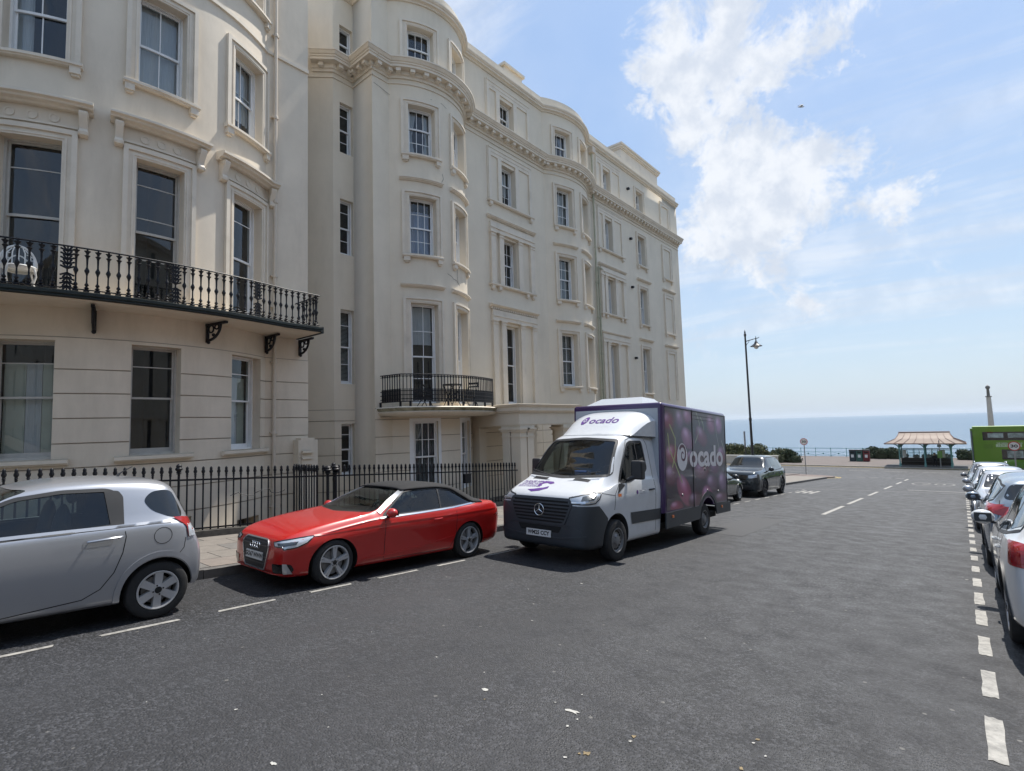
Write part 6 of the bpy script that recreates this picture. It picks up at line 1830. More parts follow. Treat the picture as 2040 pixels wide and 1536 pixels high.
# ------------------------------------------------------------------ tall cars further off, one generator
def make_suv(label, X, Yc, face, paint, L=4.4, W=0.92, H=1.62, wb=2.65, zs=(0.92, 1.0), glass=None, rails=False, clad=True, wheel='5s', rimm=None, roofm=None, hoodz=1.0, tail='hatch', regt=None, name='parked_suv', fo=None, r=0.345, slope_roof=0.0, cat='car', windcol=None, detail=True, lens='rect', drop=0.0):
    root = car_root(name, label, cat, X, Yc, face, None)
    fo = fo or 0.90
    f = L/2; F = f-fo; Rr = F-wb; rr = -L/2
    za, zb_ = zs
    hz = hoodz
    st = [(f, 0.38, hz-0.42, hz-0.36, W*0.55, W*0.42), (f-0.03, 0.32, hz-0.30, hz-0.22, W*0.74, W*0.60), (f-0.12, 0.27, hz-0.19, hz-0.09, W*0.88, W*0.74), (f-0.35, 0.24, hz-0.13, hz-0.02, W*0.96, W*0.80), (F, 0.23, hz-0.08, hz+0.03, W*0.99, W*0.83), (F-0.45, 0.23, za-0.02, hz+0.08, W, W*0.83), (F-0.62, 0.23, za, hz+0.13, W, W*0.80),
          (F-0.95, 0.23, za+0.01, hz+0.36, W, W*0.71), (F-1.30, 0.23, za+0.02, H-0.06, W, W*0.665), (F-1.6, 0.23, za+0.03, H-0.005, W, W*0.66), (F-2.2, 0.23, (za+zb_)/2, H, W, W*0.66), (Rr+0.1, 0.23, zb_, H-0.03-slope_roof, W, W*0.645), (rr+0.62, 0.25, zb_, H-0.06-slope_roof, W*0.99, W*0.63), (rr+0.42, 0.26, zb_, H-0.11-slope_roof*1.2, W*0.98, W*0.60),
          (rr+0.27, 0.27, zb_-0.01, H-0.33-drop, W*0.955, W*0.62), (rr+0.13, 0.28, zb_-0.06, zb_+0.05, W*0.92, W*0.66), (rr+0.06, 0.29, zb_-0.18, zb_-0.09, W*0.89, W*0.66), (rr+0.02, 0.31, 0.62, 0.68, W*0.86, W*0.66), (rr, 0.36, 0.56, 0.60, W*0.78, W*0.6)]
    B = Body(st, side=(0.94, 0.985, 1.0, 0.985, 0.95), sub=2)
    raw = B.mesh('raw', [], n=80); bv = bvh_of(raw)
    cuts = [arch_cut(y, r+0.055, a, b) for y in (F, Rr) for a, b in ((W-0.32, 1.3), (-1.3, -W+0.32))]
    for c in cuts:
        for v in c.vertices: v.co.z += r
    w0, w1, w2 = F-0.62, F-1.40, rr+0.62
    y_b = F-1.75
    front_w = rounded_poly([(w0+0.02, za+0.04), (w1+0.06, H-0.16), (y_b+0.05, H-0.12), (y_b+0.02, za+0.05)], 0.04)
    rear_w = rounded_poly([(y_b-0.06, za+0.05), (y_b-0.04, H-0.12), (Rr+0.22, H-0.15-slope_roof), (Rr+0.08, zb_+0.06)], 0.05)
    quart = rounded_poly([(Rr+0.03, zb_+0.06), (Rr+0.16, H-0.16-slope_roof), (w2-0.12, H-0.22-slope_roof*1.2), (w2-0.16, zb_+0.14)], 0.06)
    ws = rounded_poly([(-W*0.74, hz+0.12), (-W*0.60, H-0.12), (W*0.60, H-0.12), (W*0.74, hz+0.12)], 0.06)
    cutw = []
    body = boolean(raw, cuts, 'body', [])
    finish_body(body, bv, root, paint, under_m)
    dg_ = MATS.get('dark_glass')
    for w_ in (front_w, rear_w, quart):
        patch(bv, w_, 'L', 0.003, 'side_window', dg_, root, both=True, step=0.08)
    patch(bv, ws, 'F', 0.003, 'windscreen', dg_, root, step=0.08)
    rw = rounded_poly([(-W*0.58, H-0.16-slope_roof), (W*0.58, H-0.16-slope_roof), (W*0.70, zb_+0.12), (-W*0.70, zb_+0.12)], 0.08)
    patch(bv, rw, 'B', 0.003, 'rear_window', dg_, root, step=0.08)
    outline = [(w0+0.10, za+0.01), (w1+0.10, H-0.13), (y_b, H-0.085), (Rr+0.15, H-0.12-slope_roof), (w2-0.17, H-0.19-slope_roof*1.2), (w2-0.20, zb_+0.10), (Rr, zb_+0.03), (y_b, za+0.02)]
    ribbon(bv, outline, 'L', 0.03, 0.004, 'window_seal', black_p, root, closed=True, both=True)
    ribbon(bv, [(y_b-0.01, H-0.10), (y_b-0.02, za+0.02)], 'L', 0.07, 0.005, 'door_pillar', black_g, root, both=True)
    ribbon(bv, [(w0-0.02, za+0.02), (w0-0.02, 0.34), (y_b-0.02, 0.32), (y_b-0.02, za)], 'L', 0.010, 0.0012, 'panel_gap', gap_m, root, both=True)
    ribbon(bv, [(y_b-0.02, 0.32), (Rr+0.46, 0.36), (Rr+0.30, 0.75), (Rr+0.02, zb_)], 'L', 0.010, 0.0012, 'panel_gap', gap_m, root, both=True)
    for ay in (F, Rr):
        P = [(ay+(r+0.085)*math.cos(a), r+(r+0.085)*math.sin(a)) for a in [PI*i/20 for i in range(-1, 22)]]
        ribbon(bv, P, 'L', 0.06, 0.014, 'wheel_arch_lip', black_p if clad else paint, root, both=True)
    if clad: ribbon(bv, [(F-r-0.1, 0.33), (Rr+r+0.1, 0.33)], 'L', 0.14, 0.012, 'sill_cladding', black_p, root, both=True)
    for s in (1, -1):
        for hy in (y_b+0.28, Rr+0.42):
            mb = MB(); mb.tube([(s*(W-0.02), hy+0.09, za-0.10), (s*(W+0.012), hy+0.06, za-0.10), (s*(W+0.012), hy-0.06, za-0.10), (s*(W-0.02), hy-0.09, za-0.10)], 0.012, 6); mb.build('door_handle', [paint if paint.name != 'x' else chrome_m], root, 50)
        if rails:
            mb = MB(); mb.tube([(s*W*0.60, F-1.55, H-0.03), (s*W*0.61, F-1.7, H+0.03), (s*W*0.60, Rr+0.1, H+0.02-slope_roof), (s*W*0.59, Rr-0.1, H-0.04-slope_roof)], 0.016, 6); mb.build('roof_rail', [satin_m], root, 50)
    mirror(root, W, w0-0.12, za+0.08, paint, 1.1, h=0.17, d=0.14, w=0.22)
    # face
    patch(bv, rounded_poly([(-W*0.50, hz-0.20), (W*0.50, hz-0.20), (W*0.45, hz-0.40), (-W*0.45, hz-0.40)], 0.04), 'F', 0.006, 'grille', black_g, root)
    patch(bv, rounded_poly([(W*0.54, hz-0.20), (W*0.86, hz-0.15), (W*0.88, hz-0.28), (W*0.56, hz-0.32)], 0.03), 'F', 0.008, 'headlight', clear_lens, root, both=True, step=0.04)
    patch(bv, rounded_poly([(-W*0.72, 0.50), (W*0.72, 0.50), (W*0.66, 0.32), (-W*0.66, 0.32)], 0.05), 'F', 0.006, 'air_intake', black_p, root)
    # stern
    tw = {'rect': [(W*0.52, zb_-0.02), (W*0.93, zb_+0.01), (W*0.95, zb_-0.20), (W*0.56, zb_-0.19)], 'tall': [(W*0.48, zb_-0.02), (W*0.90, zb_+0.05), (W*0.95, zb_-0.08), (W*0.66, zb_-0.15), (W*0.50, zb_-0.10)]}[lens]
    patch(bv, rounded_poly(tw, 0.02), 'B', 0.010, 'tail_light', red_lens, root, both=True, step=0.04)
    sl_ = [(rr+0.24, zb_+0.0), (rr+0.02, zb_+0.0), (rr+0.02, zb_-0.17), (rr+0.15, zb_-0.16)] if lens == 'rect' else [(rr+0.32, zb_+0.02), (rr+0.05, zb_+0.05), (rr+0.05, zb_-0.08), (rr+0.22, zb_-0.06)]
    patch(bv, rounded_poly(sl_, 0.02), 'L', 0.012, 'tail_light', red_lens, root, both=True, step=0.03)
    patch(bv, rounded_poly([(-W*0.80, 0.52), (W*0.80, 0.52), (W*0.76, 0.34), (-W*0.76, 0.34)], 0.05), 'B', 0.010, 'bumper_trim', black_p if clad else paint, root)
    ribbon(bv, [(-W*0.82, 0.70), (-W*0.70, 0.53), (W*0.70, 0.53), (W*0.82, 0.70)], 'B', 0.012, 0.002, 'panel_gap', gap_m, root)
    ribbon(bv, [(-W*0.62, 0.60), (-W*0.80, zb_-0.2), (-W*0.74, zb_+0.1)], 'B', 0.010, 0.002, 'panel_gap', gap_m, root, both=True)
    mb = MB(); mb.obox((0, rr-0.012, 0.74), (0.26, 0, 0), (0, 0.008, 0), (0, 0, 0.055), 0); mb.build('number_plate', [plate_y], root)
    mb = MB(); mb.obox((0, f+0.012, 0.52), (0.26, 0, 0), (0, 0.008, 0), (0, 0, 0.055), 0); mb.build('number_plate', [plate_w], root)
    add_wheels(root, (F, Rr), W-0.015, r, 0.23, r-0.105, wheel, rimm or alloy_m)
    mb = MB(); mb.box(-W*0.75, W*0.75, rr+0.35, f-0.35, 0.24, 0.42); mb.build('underbody', [under_m], root)
    return root, bv
wht = mat('white_car_paint', (0.66, 0.67, 0.68), 0.28, coat=1.0, var=0.02)
blu = mat('blue_grey_car_paint', (0.235, 0.285, 0.34), 0.25, 0.35, coat=1.0)
slv = MATS['silver_car_paint']
gry = mat('pewter_car_paint', (0.20, 0.205, 0.22), 0.25, 0.5, coat=1.0)
rrp = mat('slate_car_paint', (0.018, 0.027, 0.033), 0.22, 0.2, coat=1.0)
blk = mat('black_car_paint', (0.010, 0.016, 0.018), 0.2, coat=1.0)
# left kerb, behind the van: a small dark car and the big slate SUV
make_suv('small dark car half hidden behind the van tail', -7.68, 20.7, 'sea', blk, L=4.0, W=0.86, H=1.45, wb=2.5, zs=(0.88, 0.95), hoodz=0.88, clad=False, r=0.30, name='parked_car', wheel='5d', fo=0.75)
make_suv('large near black SUV with dark wheels, facing uphill beyond the van', -7.62, 24.88+1.46, 'hill', rrp, L=4.88, W=0.985, H=1.80, wb=2.92, zs=(1.10, 1.14), hoodz=1.12, clad=False, r=0.385, rimm=alloy_d, name='parked_suv', fo=0.92)
# right kerb
make_suv('white SUV at the right edge of the frame with red tail lights', 1.14, 8.72, 'sea', wht, L=4.36, W=0.92, H=1.61, wb=2.64, zs=(0.98, 1.04), hoodz=1.02, r=0.34, name='parked_suv', fo=0.86)
make_suv('blue grey crossover parked in front of the white SUV', 1.08, 13.58, 'sea', blu, L=4.38, W=0.90, H=1.59, wb=2.64, zs=(0.97, 1.04), hoodz=1.0, r=0.34, name='parked_suv', fo=0.88, lens='tall', slope_roof=0.03, rails=False)
make_suv('pale silver estate facing uphill beyond the blue grey crossover', 1.02, 19.5, 'hill', slv, L=4.5, W=0.89, H=1.50, wb=2.65, zs=(0.90, 0.97), hoodz=0.92, clad=False, r=0.32, name='parked_car', rails=False)
make_suv('second silver hatchback facing uphill, bright sun on its windscreen', 1.0, 25.6, 'hill', slv, L=4.2, W=0.88, H=1.52, wb=2.6, zs=(0.90, 0.98), hoodz=0.92, clad=False, r=0.32, name='parked_car')
make_suv('grey car with bright roof rails, furthest along the right kerb', 0.96, 32.4, 'hill', gry, L=4.5, W=0.90, H=1.62, wb=2.7, zs=(0.95, 1.0), hoodz=1.0, clad=False, r=0.34, name='parked_suv', rails=True)
# ------------------------------------------------------------------ white delivery van with the purple box body
def make_van():
    root = car_root('delivery_van', 'white box van with purple edged box body printed with cherries and ocado lettering', 'van', -5.60, 8.14, 'hill')
    white = mat('van_white', (0.66, 0.68, 0.71), 0.33, coat=0.7, var=0.03, vscale=2.0, dirt=((0.30, 0.28, 0.26), 1.5, 0.25, (1, 1, 1)))
    purple = mat('deep_purple', (0.040, 0.012, 0.085), 0.3, coat=0.6)
    dark = mat('charcoal_plastic', (0.040, 0.046, 0.054), 0.5, var=0.08, bump=0.05, bscale=300)
    grey = mat('box_grey', (0.42, 0.45, 0.49), 0.45)
    st = [(1.02, 0.36, 0.84, 0.90, 0.66, 0.5), (0.99, 0.29, 0.96, 1.04, 0.82, 0.64), (0.90, 0.26, 1.03, 1.13, 0.91, 0.71), (0.70, 0.25, 1.10, 1.22, 0.965, 0.75), (0.45, 0.25, 1.16, 1.30, 0.985, 0.78), (0.22, 0.25, 1.20, 1.38, 0.99, 0.79), (0.10, 0.25, 1.23, 1.45, 0.995, 0.80), (-0.10, 0.25, 1.28, 1.66, 1.0, 0.815),
          (-0.45, 0.25, 1.31, 2.04, 1.0, 0.81), (-0.60, 0.25, 1.32, 2.15, 1.0, 0.80), (-0.85, 0.25, 1.33, 2.23, 1.0, 0.80), (-1.72, 0.25, 1.33, 2.28, 1.0, 0.82)]
    st = [((q[0] if q[0] < 0.1 else 0.1+(q[0]-0.1)*0.87), *q[1:]) for q in st]
    B = Body(st, side=(0.93, 0.975, 0.99, 1.0, 0.965))
    raw = B.mesh('raw', []); bv = bvh_of(raw)
    win = rounded_poly([(-0.17, 1.31), (-0.42, 1.66), (-0.68, 1.99), (-0.80, 2.04), (-1.24, 2.05), (-1.28, 1.55), (-1.18, 1.48), (-0.95, 1.42), (-0.55, 1.33)], 0.04)
    ws = rounded_poly([(-0.86, 1.43), (-0.72, 2.06), (0, 2.10), (0.72, 2.06), (0.86, 1.43), (0, 1.38)], 0.06)
    cav = B.mesh('cav', [], y0=-1.68, y1=0.02, inset=0.05, n=50)
    for v in cav.vertices: v.co.z = max(v.co.z, 0.75)
    cuts = [arch_cut(0, 0.43, a, b) for a, b in ((0.62, 1.3), (-1.3, -0.62))]
    for c in cuts:
        for v in c.vertices: v.co.z += 0.37
    me = boolean(raw, cuts+[cav, prism(win, 'x', -1.3, 1.3), prism(ws, 'y', -0.75, 1.4)], 'body', [])
    body = finish_body(me, bv, root, white, seat_m)
    # charcoal bumper: outer skin of the same nose, cut along its real edge
    bm = bmesh.new(); bm.from_mesh(body.data); bm.normal_update()
    for v in bm.verts: v.co += v.normal*0.007
    for co, no in (((0, 0.30, 0), (0, -1, 0)), ((0, 0, 0.955), (0, 0, 1)), ((0, 0.44, 0.85), (0, -0.62, 0.78))):
        bmesh.ops.bisect_plane(bm, geom=bm.verts[:]+bm.edges[:]+bm.faces[:], plane_co=co, plane_no=no, clear_outer=True)
    me2 = bpy.data.meshes.new('bumper'); bm.to_mesh(me2); bm.free(); me2.materials.clear(); me2.materials.append(dark)
    me2.polygons.foreach_set('material_index', [0]*len(me2.polygons)); smooth_mesh(me2, 32); link('bumper', me2, root)
    patch(bv, win, 'L', -0.005, 'side_window', carglass, root, both=True)
    patch(bv, ws, 'F', -0.005, 'windscreen', carglass, root)
    ribbon(bv, win, 'L', 0.045, 0.003, 'window_seal', black_p, root, closed=True, both=True)
    ribbon(bv, ws, 'F', 0.045, 0.003, 'windscreen_seal', black_p, root, closed=True)
    ribbon(bv, [(-0.97, 1.46), (-0.96, 2.02)], 'L', 0.03, 0.004, 'window_bar', black_p, root, both=True)
    ribbon(bv, [(0.09, 0.86), (0.05, 1.12), (-0.12, 1.29), (-0.38, 1.66), (-0.68, 2.07), (-0.86, 2.12), (-1.36, 2.13), (-1.44, 2.0), (-1.50, 1.2), (-1.52, 0.36)], 'L', 0.011, 0.0015, 'panel_gap', gap_m, root, both=True)
    ribbon(bv, [(0.06, 1.10), (0.55, 1.17), (0.90, 1.08)], 'L', 0.008, 0.0015, 'panel_gap', gap_m, root, both=True)
    patch(bv, [(-0.48, 0.775), (-1.72, 0.765), (-1.72, 0.56), (-0.53, 0.57)], 'L', 0.012, 'side_moulding', dark, root, both=True)
    patch(bv, rounded_poly([(-0.12, 1.30), (-0.02, 1.12), (-0.34, 1.27)], 0.03), 'L', 0.004, 'mirror_base', black_p, root, both=True, step=0.04)
    # grille
    gr = rounded_poly([(-0.60, 1.04), (-0.64, 0.96), (-0.52, 0.68), (-0.46, 0.64), (0.46, 0.64), (0.52, 0.68), (0.64, 0.96), (0.60, 1.04)], 0.04)
    patch(bv, gr, 'F', 0.010, 'grille', under_m, root)
    for z, w in ((0.70, 0.50), (0.755, 0.53), (0.81, 0.56), (0.865, 0.59), (0.92, 0.61), (0.975, 0.62)): ribbon(bv, [(-w, z), (w, z)], 'F', 0.026, 0.022, 'grille_bar', dark, root)
    ribbon(bv, gr, 'F', 0.04, 0.02, 'grille_frame', dark, root, closed=True)
    mb = MB(); c = (0, 0.925, 0.855)
    mb.tube([(0.098*math.cos(a), c[1], c[2]+0.098*math.sin(a)) for a in [2*PI*i/28 for i in range(29)]], 0.008, 6)
    for k in range(3):
        a = PI/2+2*PI*k/3; u = Vector((math.cos(a), 0, math.sin(a))); t_ = Vector((-math.sin(a), 0, math.cos(a))); o = Vector(c)
        mb.face([o+u*0.098, o-t_*0.014+Vector((0, 0.006, 0)), o+Vector((0, 0.014, 0))]); mb.face([o+u*0.098, o+Vector((0, 0.014, 0)), o+t_*0.014+Vector((0, 0.006, 0))])
    mb.build('star_badge', [chrome_m], root, 30)
    patch(bv, rounded_poly([(-0.46, 0.60), (0.46, 0.60), (0.40, 0.50), (-0.40, 0.50)], 0.02), 'F', 0.012, 'air_intake', under_m, root)
    ribbon(bv, [(-0.88, 0.47), (-0.4, 0.42), (0.4, 0.42), (0.88, 0.47)], 'F', 0.03, 0.022, 'bumper_ledge', dark, root)
    ribbon(bv, [(-0.42, 0.64), (-0.22, 0.63), (-0.05, 0.55), (-0.02, 0.47)], 'D', 0.025, 0.014, 'bumper_ridge', dark, root, both=True)
    plate(root, 'WM25 CCY', (0.0, 0.935, 0.47), (-1, 0, 0), (0, -0.04, 1))
    hl_ = [(-0.22, 0.985), (-0.19, 1.075), (0.02, 1.125), (0.36, 1.165), (0.29, 1.06), (0.21, 1.00), (0.08, 0.985)]
    patch(bv, hl_, 'D', 0.010, 'headlight', clear_lens, root, both=True, step=0.03)
    ribbon(bv, hl_, 'D', 0.016, 0.012, 'headlight_rim', black_p, root, closed=True, both=True)
    patch(bv, [(-0.03, 1.03), (0.01, 1.10), (0.26, 1.135), (0.18, 1.05)], 'D', 0.015, 'headlight_unit', MATS['lamp_dark'], root, both=True, step=0.03)
    ribbon(bv, [(-0.19, 1.005), (0.06, 1.01), (0.20, 1.03), (0.28, 1.10)], 'D', 0.012, 0.017, 'running_light', chrome_m, root, both=True)
    patch(bv, rounded_poly([(-0.02, 1.125), (-0.13, 1.125), (-0.13, 1.075), (-0.02, 1.075)], 0.01), 'L', 0.012, 'indicator', orange_lens, root, both=True, step=0.03)
    for x0, x1 in ((0.28, 0.62), (-0.62, -0.28)): patch(bv, [(x0, 0.34), (x1, 0.30), (x1, 0.20), (x0, 0.24)], 'T', 0.004, 'bonnet_vent', black_p, root, step=0.05)
    for s in (1, -1):
        mb = MB(); mb.tube([(s*0.985, -1.22, 1.14), (s*1.02, -1.25, 1.145), (s*1.02, -1.40, 1.15), (s*0.985, -1.43, 1.15)], 0.016, 6); mb.build('door_handle', [black_p], root, 50)
        mb = MB(); mb.box(s*1.02 if s > 0 else -1.24, 1.24 if s > 0 else -1.02, -0.60, -0.44, 1.36, 1.70)
        mb.bar((s*0.97, -0.38, 1.34), (s*1.10, -0.50, 1.42), 0.09, 0.07); o = mb.build('wing_mirror', [black_p], root)
        md = o.modifiers.new('b', 'BEVEL'); md.width = 0.035; md.segments = 3
        mb = MB(); mb.tube([(s*0.2, 0.30, 1.41), (s*0.55, 0.20, 1.47), (s*0.75, 0.12, 1.50)], 0.010, 5); mb.build('wiper', [black_p], root)
    # bonnet print
    def on(view, off=0.004, b=bv):
        def f(p):
            q, n_ = cast(b, view, p.x, p.y if view == 'T' else p.z)
            return q + n_*off if q is not None else p
        return f
    pr = mat('print_purple', (0.10, 0.03, 0.22), 0.5)
    for txt, yy, w, h in (('PLEASE HELP', 0.43, 0.50, 0.065), ('US RECYCLE', 0.52, 0.46, 0.070), ('GIVE YOUR DRIVER ANY', 0.59, 0.50, 0.034), ('BAGS IN YOUR KITCHEN', 0.635, 0.48, 0.034)):
        fit_text('bonnet_lettering', txt, (0.45, yy, 0), (-1, 0, 0), (0, -1, 0), w, h, pr, root, 0.02, warp=on('T'))
    patch(bv, [(0.10+0.19*math.cos(a), 0.545-0.12*math.sin(a)) for a in [PI*0.10+PI*0.75*i/10-PI*0.35 for i in range(11)]][::-1] + [(0.12+0.10*math.cos(a), 0.545-0.07*math.sin(a)) for a in [PI*0.10+PI*0.75*i/10-PI*0.35 for i in range(11)]], 'T', 0.004, 'bonnet_arrow', pr, root, step=0.04)
    patch(bv, [(0.30, 0.43), (0.20, 0.40), (0.06, 0.41), (0.0, 0.47), (0.05, 0.52), (0.16, 0.47), (0.28, 0.46)], 'T', 0.004, 'bonnet_arrow', pr, root, step=0.04)
    patch(bv, [(0.40, 0.74), (0.28, 0.72), (0.10, 0.66), (0.02, 0.60), (0.0, 0.68), (0.12, 0.76), (0.28, 0.79)], 'T', 0.004, 'bonnet_arrow', pr, root, step=0.04)
    # roof fairing
    rows = []
    for j in range(15):
        t = j/14
        yy = -0.66 - 1.02*t; zc = 2.20 + 0.50*math.sin(t*PI/2*0.92)**1.15; w = 0.80 + 0.14*t
        row = []
        for i in range(21):
            u = -1+2*i/20; x = w*u
            e = abs(u)**5; row.append((x, yy-0.22*e*(1-t*0.6)-0.02*u*u, zc-(0.03+0.16*t)*e-0.02*u*u))
        rows.append(row)
    mb = MB(); mb.grid(rows)
    for s in (0, -1):
        A = [r[s] for r in rows]; Bq = [(r[s][0]*1.0, r[s][1], 2.16) for r in rows]; mb.grid([A, Bq])
    mb.face([rows[0][i] for i in range(21)] + [(rows[0][i][0], rows[0][i][1]+0.03, 2.17) for i in range(20, -1, -1)])
    f = mb.build('roof_fairing', [white], root, 40, recalc=True)
    fb = bvh_of(f.data)
    def fair(p):
        q, n_ = cast(fb, 'F', p.x, p.z); return (q+n_*0.005) if q is not None else p
    fit_text('fairing_lettering', 'ocado', (-0.10, 0, 2.48), (-1, 0, 0), (0, 0, 1), 0.66, 0.13, pr, root, 0.015, warp=fair)
    def swirl(cx, cz, r, view, b, parent, m1, m2, sgn=1, off=0.006):
        """solid round badge with a spiral cut into it"""
        ov = [(cx+r*0.86*math.cos(a), cz+r*math.sin(a)) for a in [2*PI*i/30 for i in range(30)]]
        patch(b, ov, view, off, 'logo_disc', m1, parent, step=r*0.6)
        sp = [(cx+sgn*(0.10*r+r*0.60*(1-t))*math.cos(2.2+t*7.6)*0.8, cz+0.12*r+(0.08*r+r*0.55*(1-t))*math.sin(2.2+t*7.6)) for t in [i/40 for i in range(41)]]
        sp = [q for q in sp][6:]
        for i in range(len(sp)-1): pass
        ribbon(b, sp, view, r*0.17, off+0.003, 'logo_spiral', m2, parent, step=0.02)
    swirl(0.36, 2.48, 0.085, 'F', fb, root, pr, white, 1)
    # ---- box body
    Y0, Y1, Z0, Z1, W = -1.72, -5.46, 0.66, 2.86, 1.06
    bmx = bmesh.new()
    r = bmesh.ops.create_cube(bmx, size=1.0)
    for v in bmx.verts: v.co = Vector((v.co.x*2*W, (Y0+Y1)/2+v.co.y*(Y0-Y1), (Z0+Z1)/2+v.co.z*(Z1-Z0)))
    bmesh.ops.bevel(bmx, geom=[e for e in bmx.edges if (e.verts[0].co.z > 2 or e.verts[1].co.z > 2)], offset=0.07, segments=5, affect='EDGES', profile=0.5)
    bx = bpy.data.meshes.new('box_body'); bmx.to_mesh(bx); bmx.free(); bx.materials.append(purple); smooth_mesh(bx, 40); bo = link('box_body', bx, root)
    arch = arch_cut(-4.10, 0.47, -1.3, 1.3)
    for v in arch.vertices: v.co.z += 0.36
    me3 = boolean(bx, [arch], 'box_body', [purple]); smooth_mesh(me3, 40); bo.data = me3
    mb = MB(); mb.box(-0.98, 0.98, Y0, Y0+0.012, 0.70, 2.74); mb.build('box_front_panel', [grey], root)
    mb = MB(); mb.box(-1.0, 1.0, Y1-0.015, Y1, 0.75, 2.76); mb.build('rear_door', [grey], root)
    # printed side panels: the photo print of cherries is carried by the panel's own point colours
    NU, NV = 230, 144
    C = np.zeros((NV+1, NU+1, 3)); U, V = np.meshgrid(np.linspace(0, 1, NU+1), np.linspace(0, 1, NV+1))
    C[:] = (0.030, 0.020, 0.028); C += 0.03*np.exp(-((U-0.85)**2/0.05+(V-0.75)**2/0.04))[..., None]*np.array((1, 0.85, 1)); C += 0.02*(np.sin(U*9+V*4)*0.5+0.5)[..., None]*np.array((0.6, 0.4, 0.5))
    def zpx(px, py):
        u = (px-1350)/540.0; topy = 130+0.093*(px-1345); bot = 1015-0.185*(px-1395)
        return u, (py-topy)/(bot-topy)
    def blob(px, py, rx, ry, ang, c, soft=0.25):
        u, v = zpx(px, py); ru, rv = rx/540.0, ry/860.0
        a = math.radians(ang); du, dv = (U-u)*1.72, (V-v); ru *= 1.72
        p = du*math.cos(a)+dv*math.sin(a); q = -du*math.sin(a)+dv*math.cos(a)
        d = np.sqrt((p/ru)**2+(q/rv)**2); m_ = np.clip((1-d)/soft, 0, 1)[..., None]
        hl = np.exp(-(((p/ru+0.35)**2+(q/rv+0.35)**2)/0.12))[..., None]; sh = np.clip(0.45+0.55*(1-d), 0.3, 1)[..., None]
        C[:] = C*(1-m_) + m_*(np.array(c)*sh*1.25 + hl*np.array((0.30, 0.22, 0.28)))
    for a in ((1375, 250, 60, 100, 0, (0.18, 0.03, 0.06), 0.6), (1465, 230, 45, 100, 10, (0.16, 0.07, 0.13), 0.6), (1530, 200, 50, 90, 0, (0.22, 0.05, 0.12), 0.6), (1745, 260, 55, 110, 15, (0.26, 0.07, 0.13), 0.5), (1825, 260, 45, 100, 0, (0.34, 0.14, 0.24), 0.5),
              (1650, 370, 65, 100, 20, (0.14, 0.03, 0.06), 0.3), (1525, 395, 60, 100, 20, (0.24, 0.09, 0.15), 0.2), (1400, 540, 60, 100, 0, (0.20, 0.03, 0.05), 0.4), (1395, 720, 60, 110, 0, (0.10, 0.02, 0.04), 0.3), (1645, 670, 80, 95, 0, (0.12, 0.02, 0.05), 0.2), (1560, 560, 60, 80, 0, (0.09, 0.02, 0.05), 0.3),
              (1850, 520, 60, 100, 0, (0.14, 0.03, 0.07), 0.4), (1770, 640, 60, 90, 0, (0.13, 0.05, 0.09), 0.4), (1850, 760, 60, 120, 0, (0.20, 0.13, 0.18), 0.5), (1740, 780, 70, 110, 0, (0.12, 0.06, 0.09), 0.4), (1490, 850, 75, 115, 35, (0.30, 0.07, 0.12), 0.15), (1425, 985, 60, 55, 0, (0.20, 0.02, 0.05), 0.3), (1690, 900, 60, 115, 15, (0.30, 0.08, 0.16), 0.2), (1580, 930, 70, 90, 0, (0.07, 0.015, 0.03), 0.3), (1830, 900, 80, 60, 0, (0.10, 0.03, 0.06), 0.4)):
        blob(*a)
    def stem(pts, w, c):
        q = [zpx(*p) for p in pts]
        for i in range(len(q)-1):
            (a, b), (c2, d) = q[i], q[i+1]; ex, ey = (c2-a)*1.72, d-b; L2 = ex*ex+ey*ey
            t = np.clip(((U-a)*1.72*ex+(V-b)*ey)/L2, 0, 1); D = np.sqrt(((U-a)*1.72-t*ex)**2+((V-b)-t*ey)**2); m_ = np.clip((w-D)/(w*0.5), 0, 1)[..., None]; C[:] = C*(1-m_)+m_*np.array(c)
    g1 = (0.30, 0.32, 0.10)
    stem([(1385, 285), (1425, 400), (1425, 520), (1400, 650)], 0.011, g1); stem([(1370, 365), (1380, 500), (1430, 650), (1472, 780)], 0.011, g1); stem([(1605, 150), (1635, 260), (1620, 350), (1590, 430)], 0.009, (0.22, 0.24, 0.13)); stem([(1645, 200), (1665, 250), (1675, 310)], 0.011, (0.2, 0.25, 0.12))
    stem([(1785, 220), (1800, 350), (1822, 470)], 0.009, (0.22, 0.22, 0.16)); stem([(1850, 400), (1890, 520), (1885, 720)], 0.009, (0.26, 0.26, 0.17))
    rs = np.random.RandomState(3)
    C += rs.normal(0, 0.010, C.shape); C = np.clip(C*np.array((1.2, 1.25, 1.45)), 0.004, 1)
    pm = bpy.data.materials.new('cherry_print'); pm.use_nodes = True; nn, ll = pm.node_tree.nodes, pm.node_tree.links
    at = nn.new('ShaderNodeVertexColor'); at.layer_name = 'print'; ll.new(at.outputs['Color'], nn['Principled BSDF'].inputs['Base Color']); nn['Principled BSDF'].inputs['Roughness'].default_value = 0.35
    nn['Principled BSDF'].inputs['Coat Weight'].default_value = 0.4
    lw_ = mat('print_white', (0.74, 0.72, 0.76), 0.4)
    ya, yb, za, zb_ = -1.84, -5.38, 0.70, 2.77
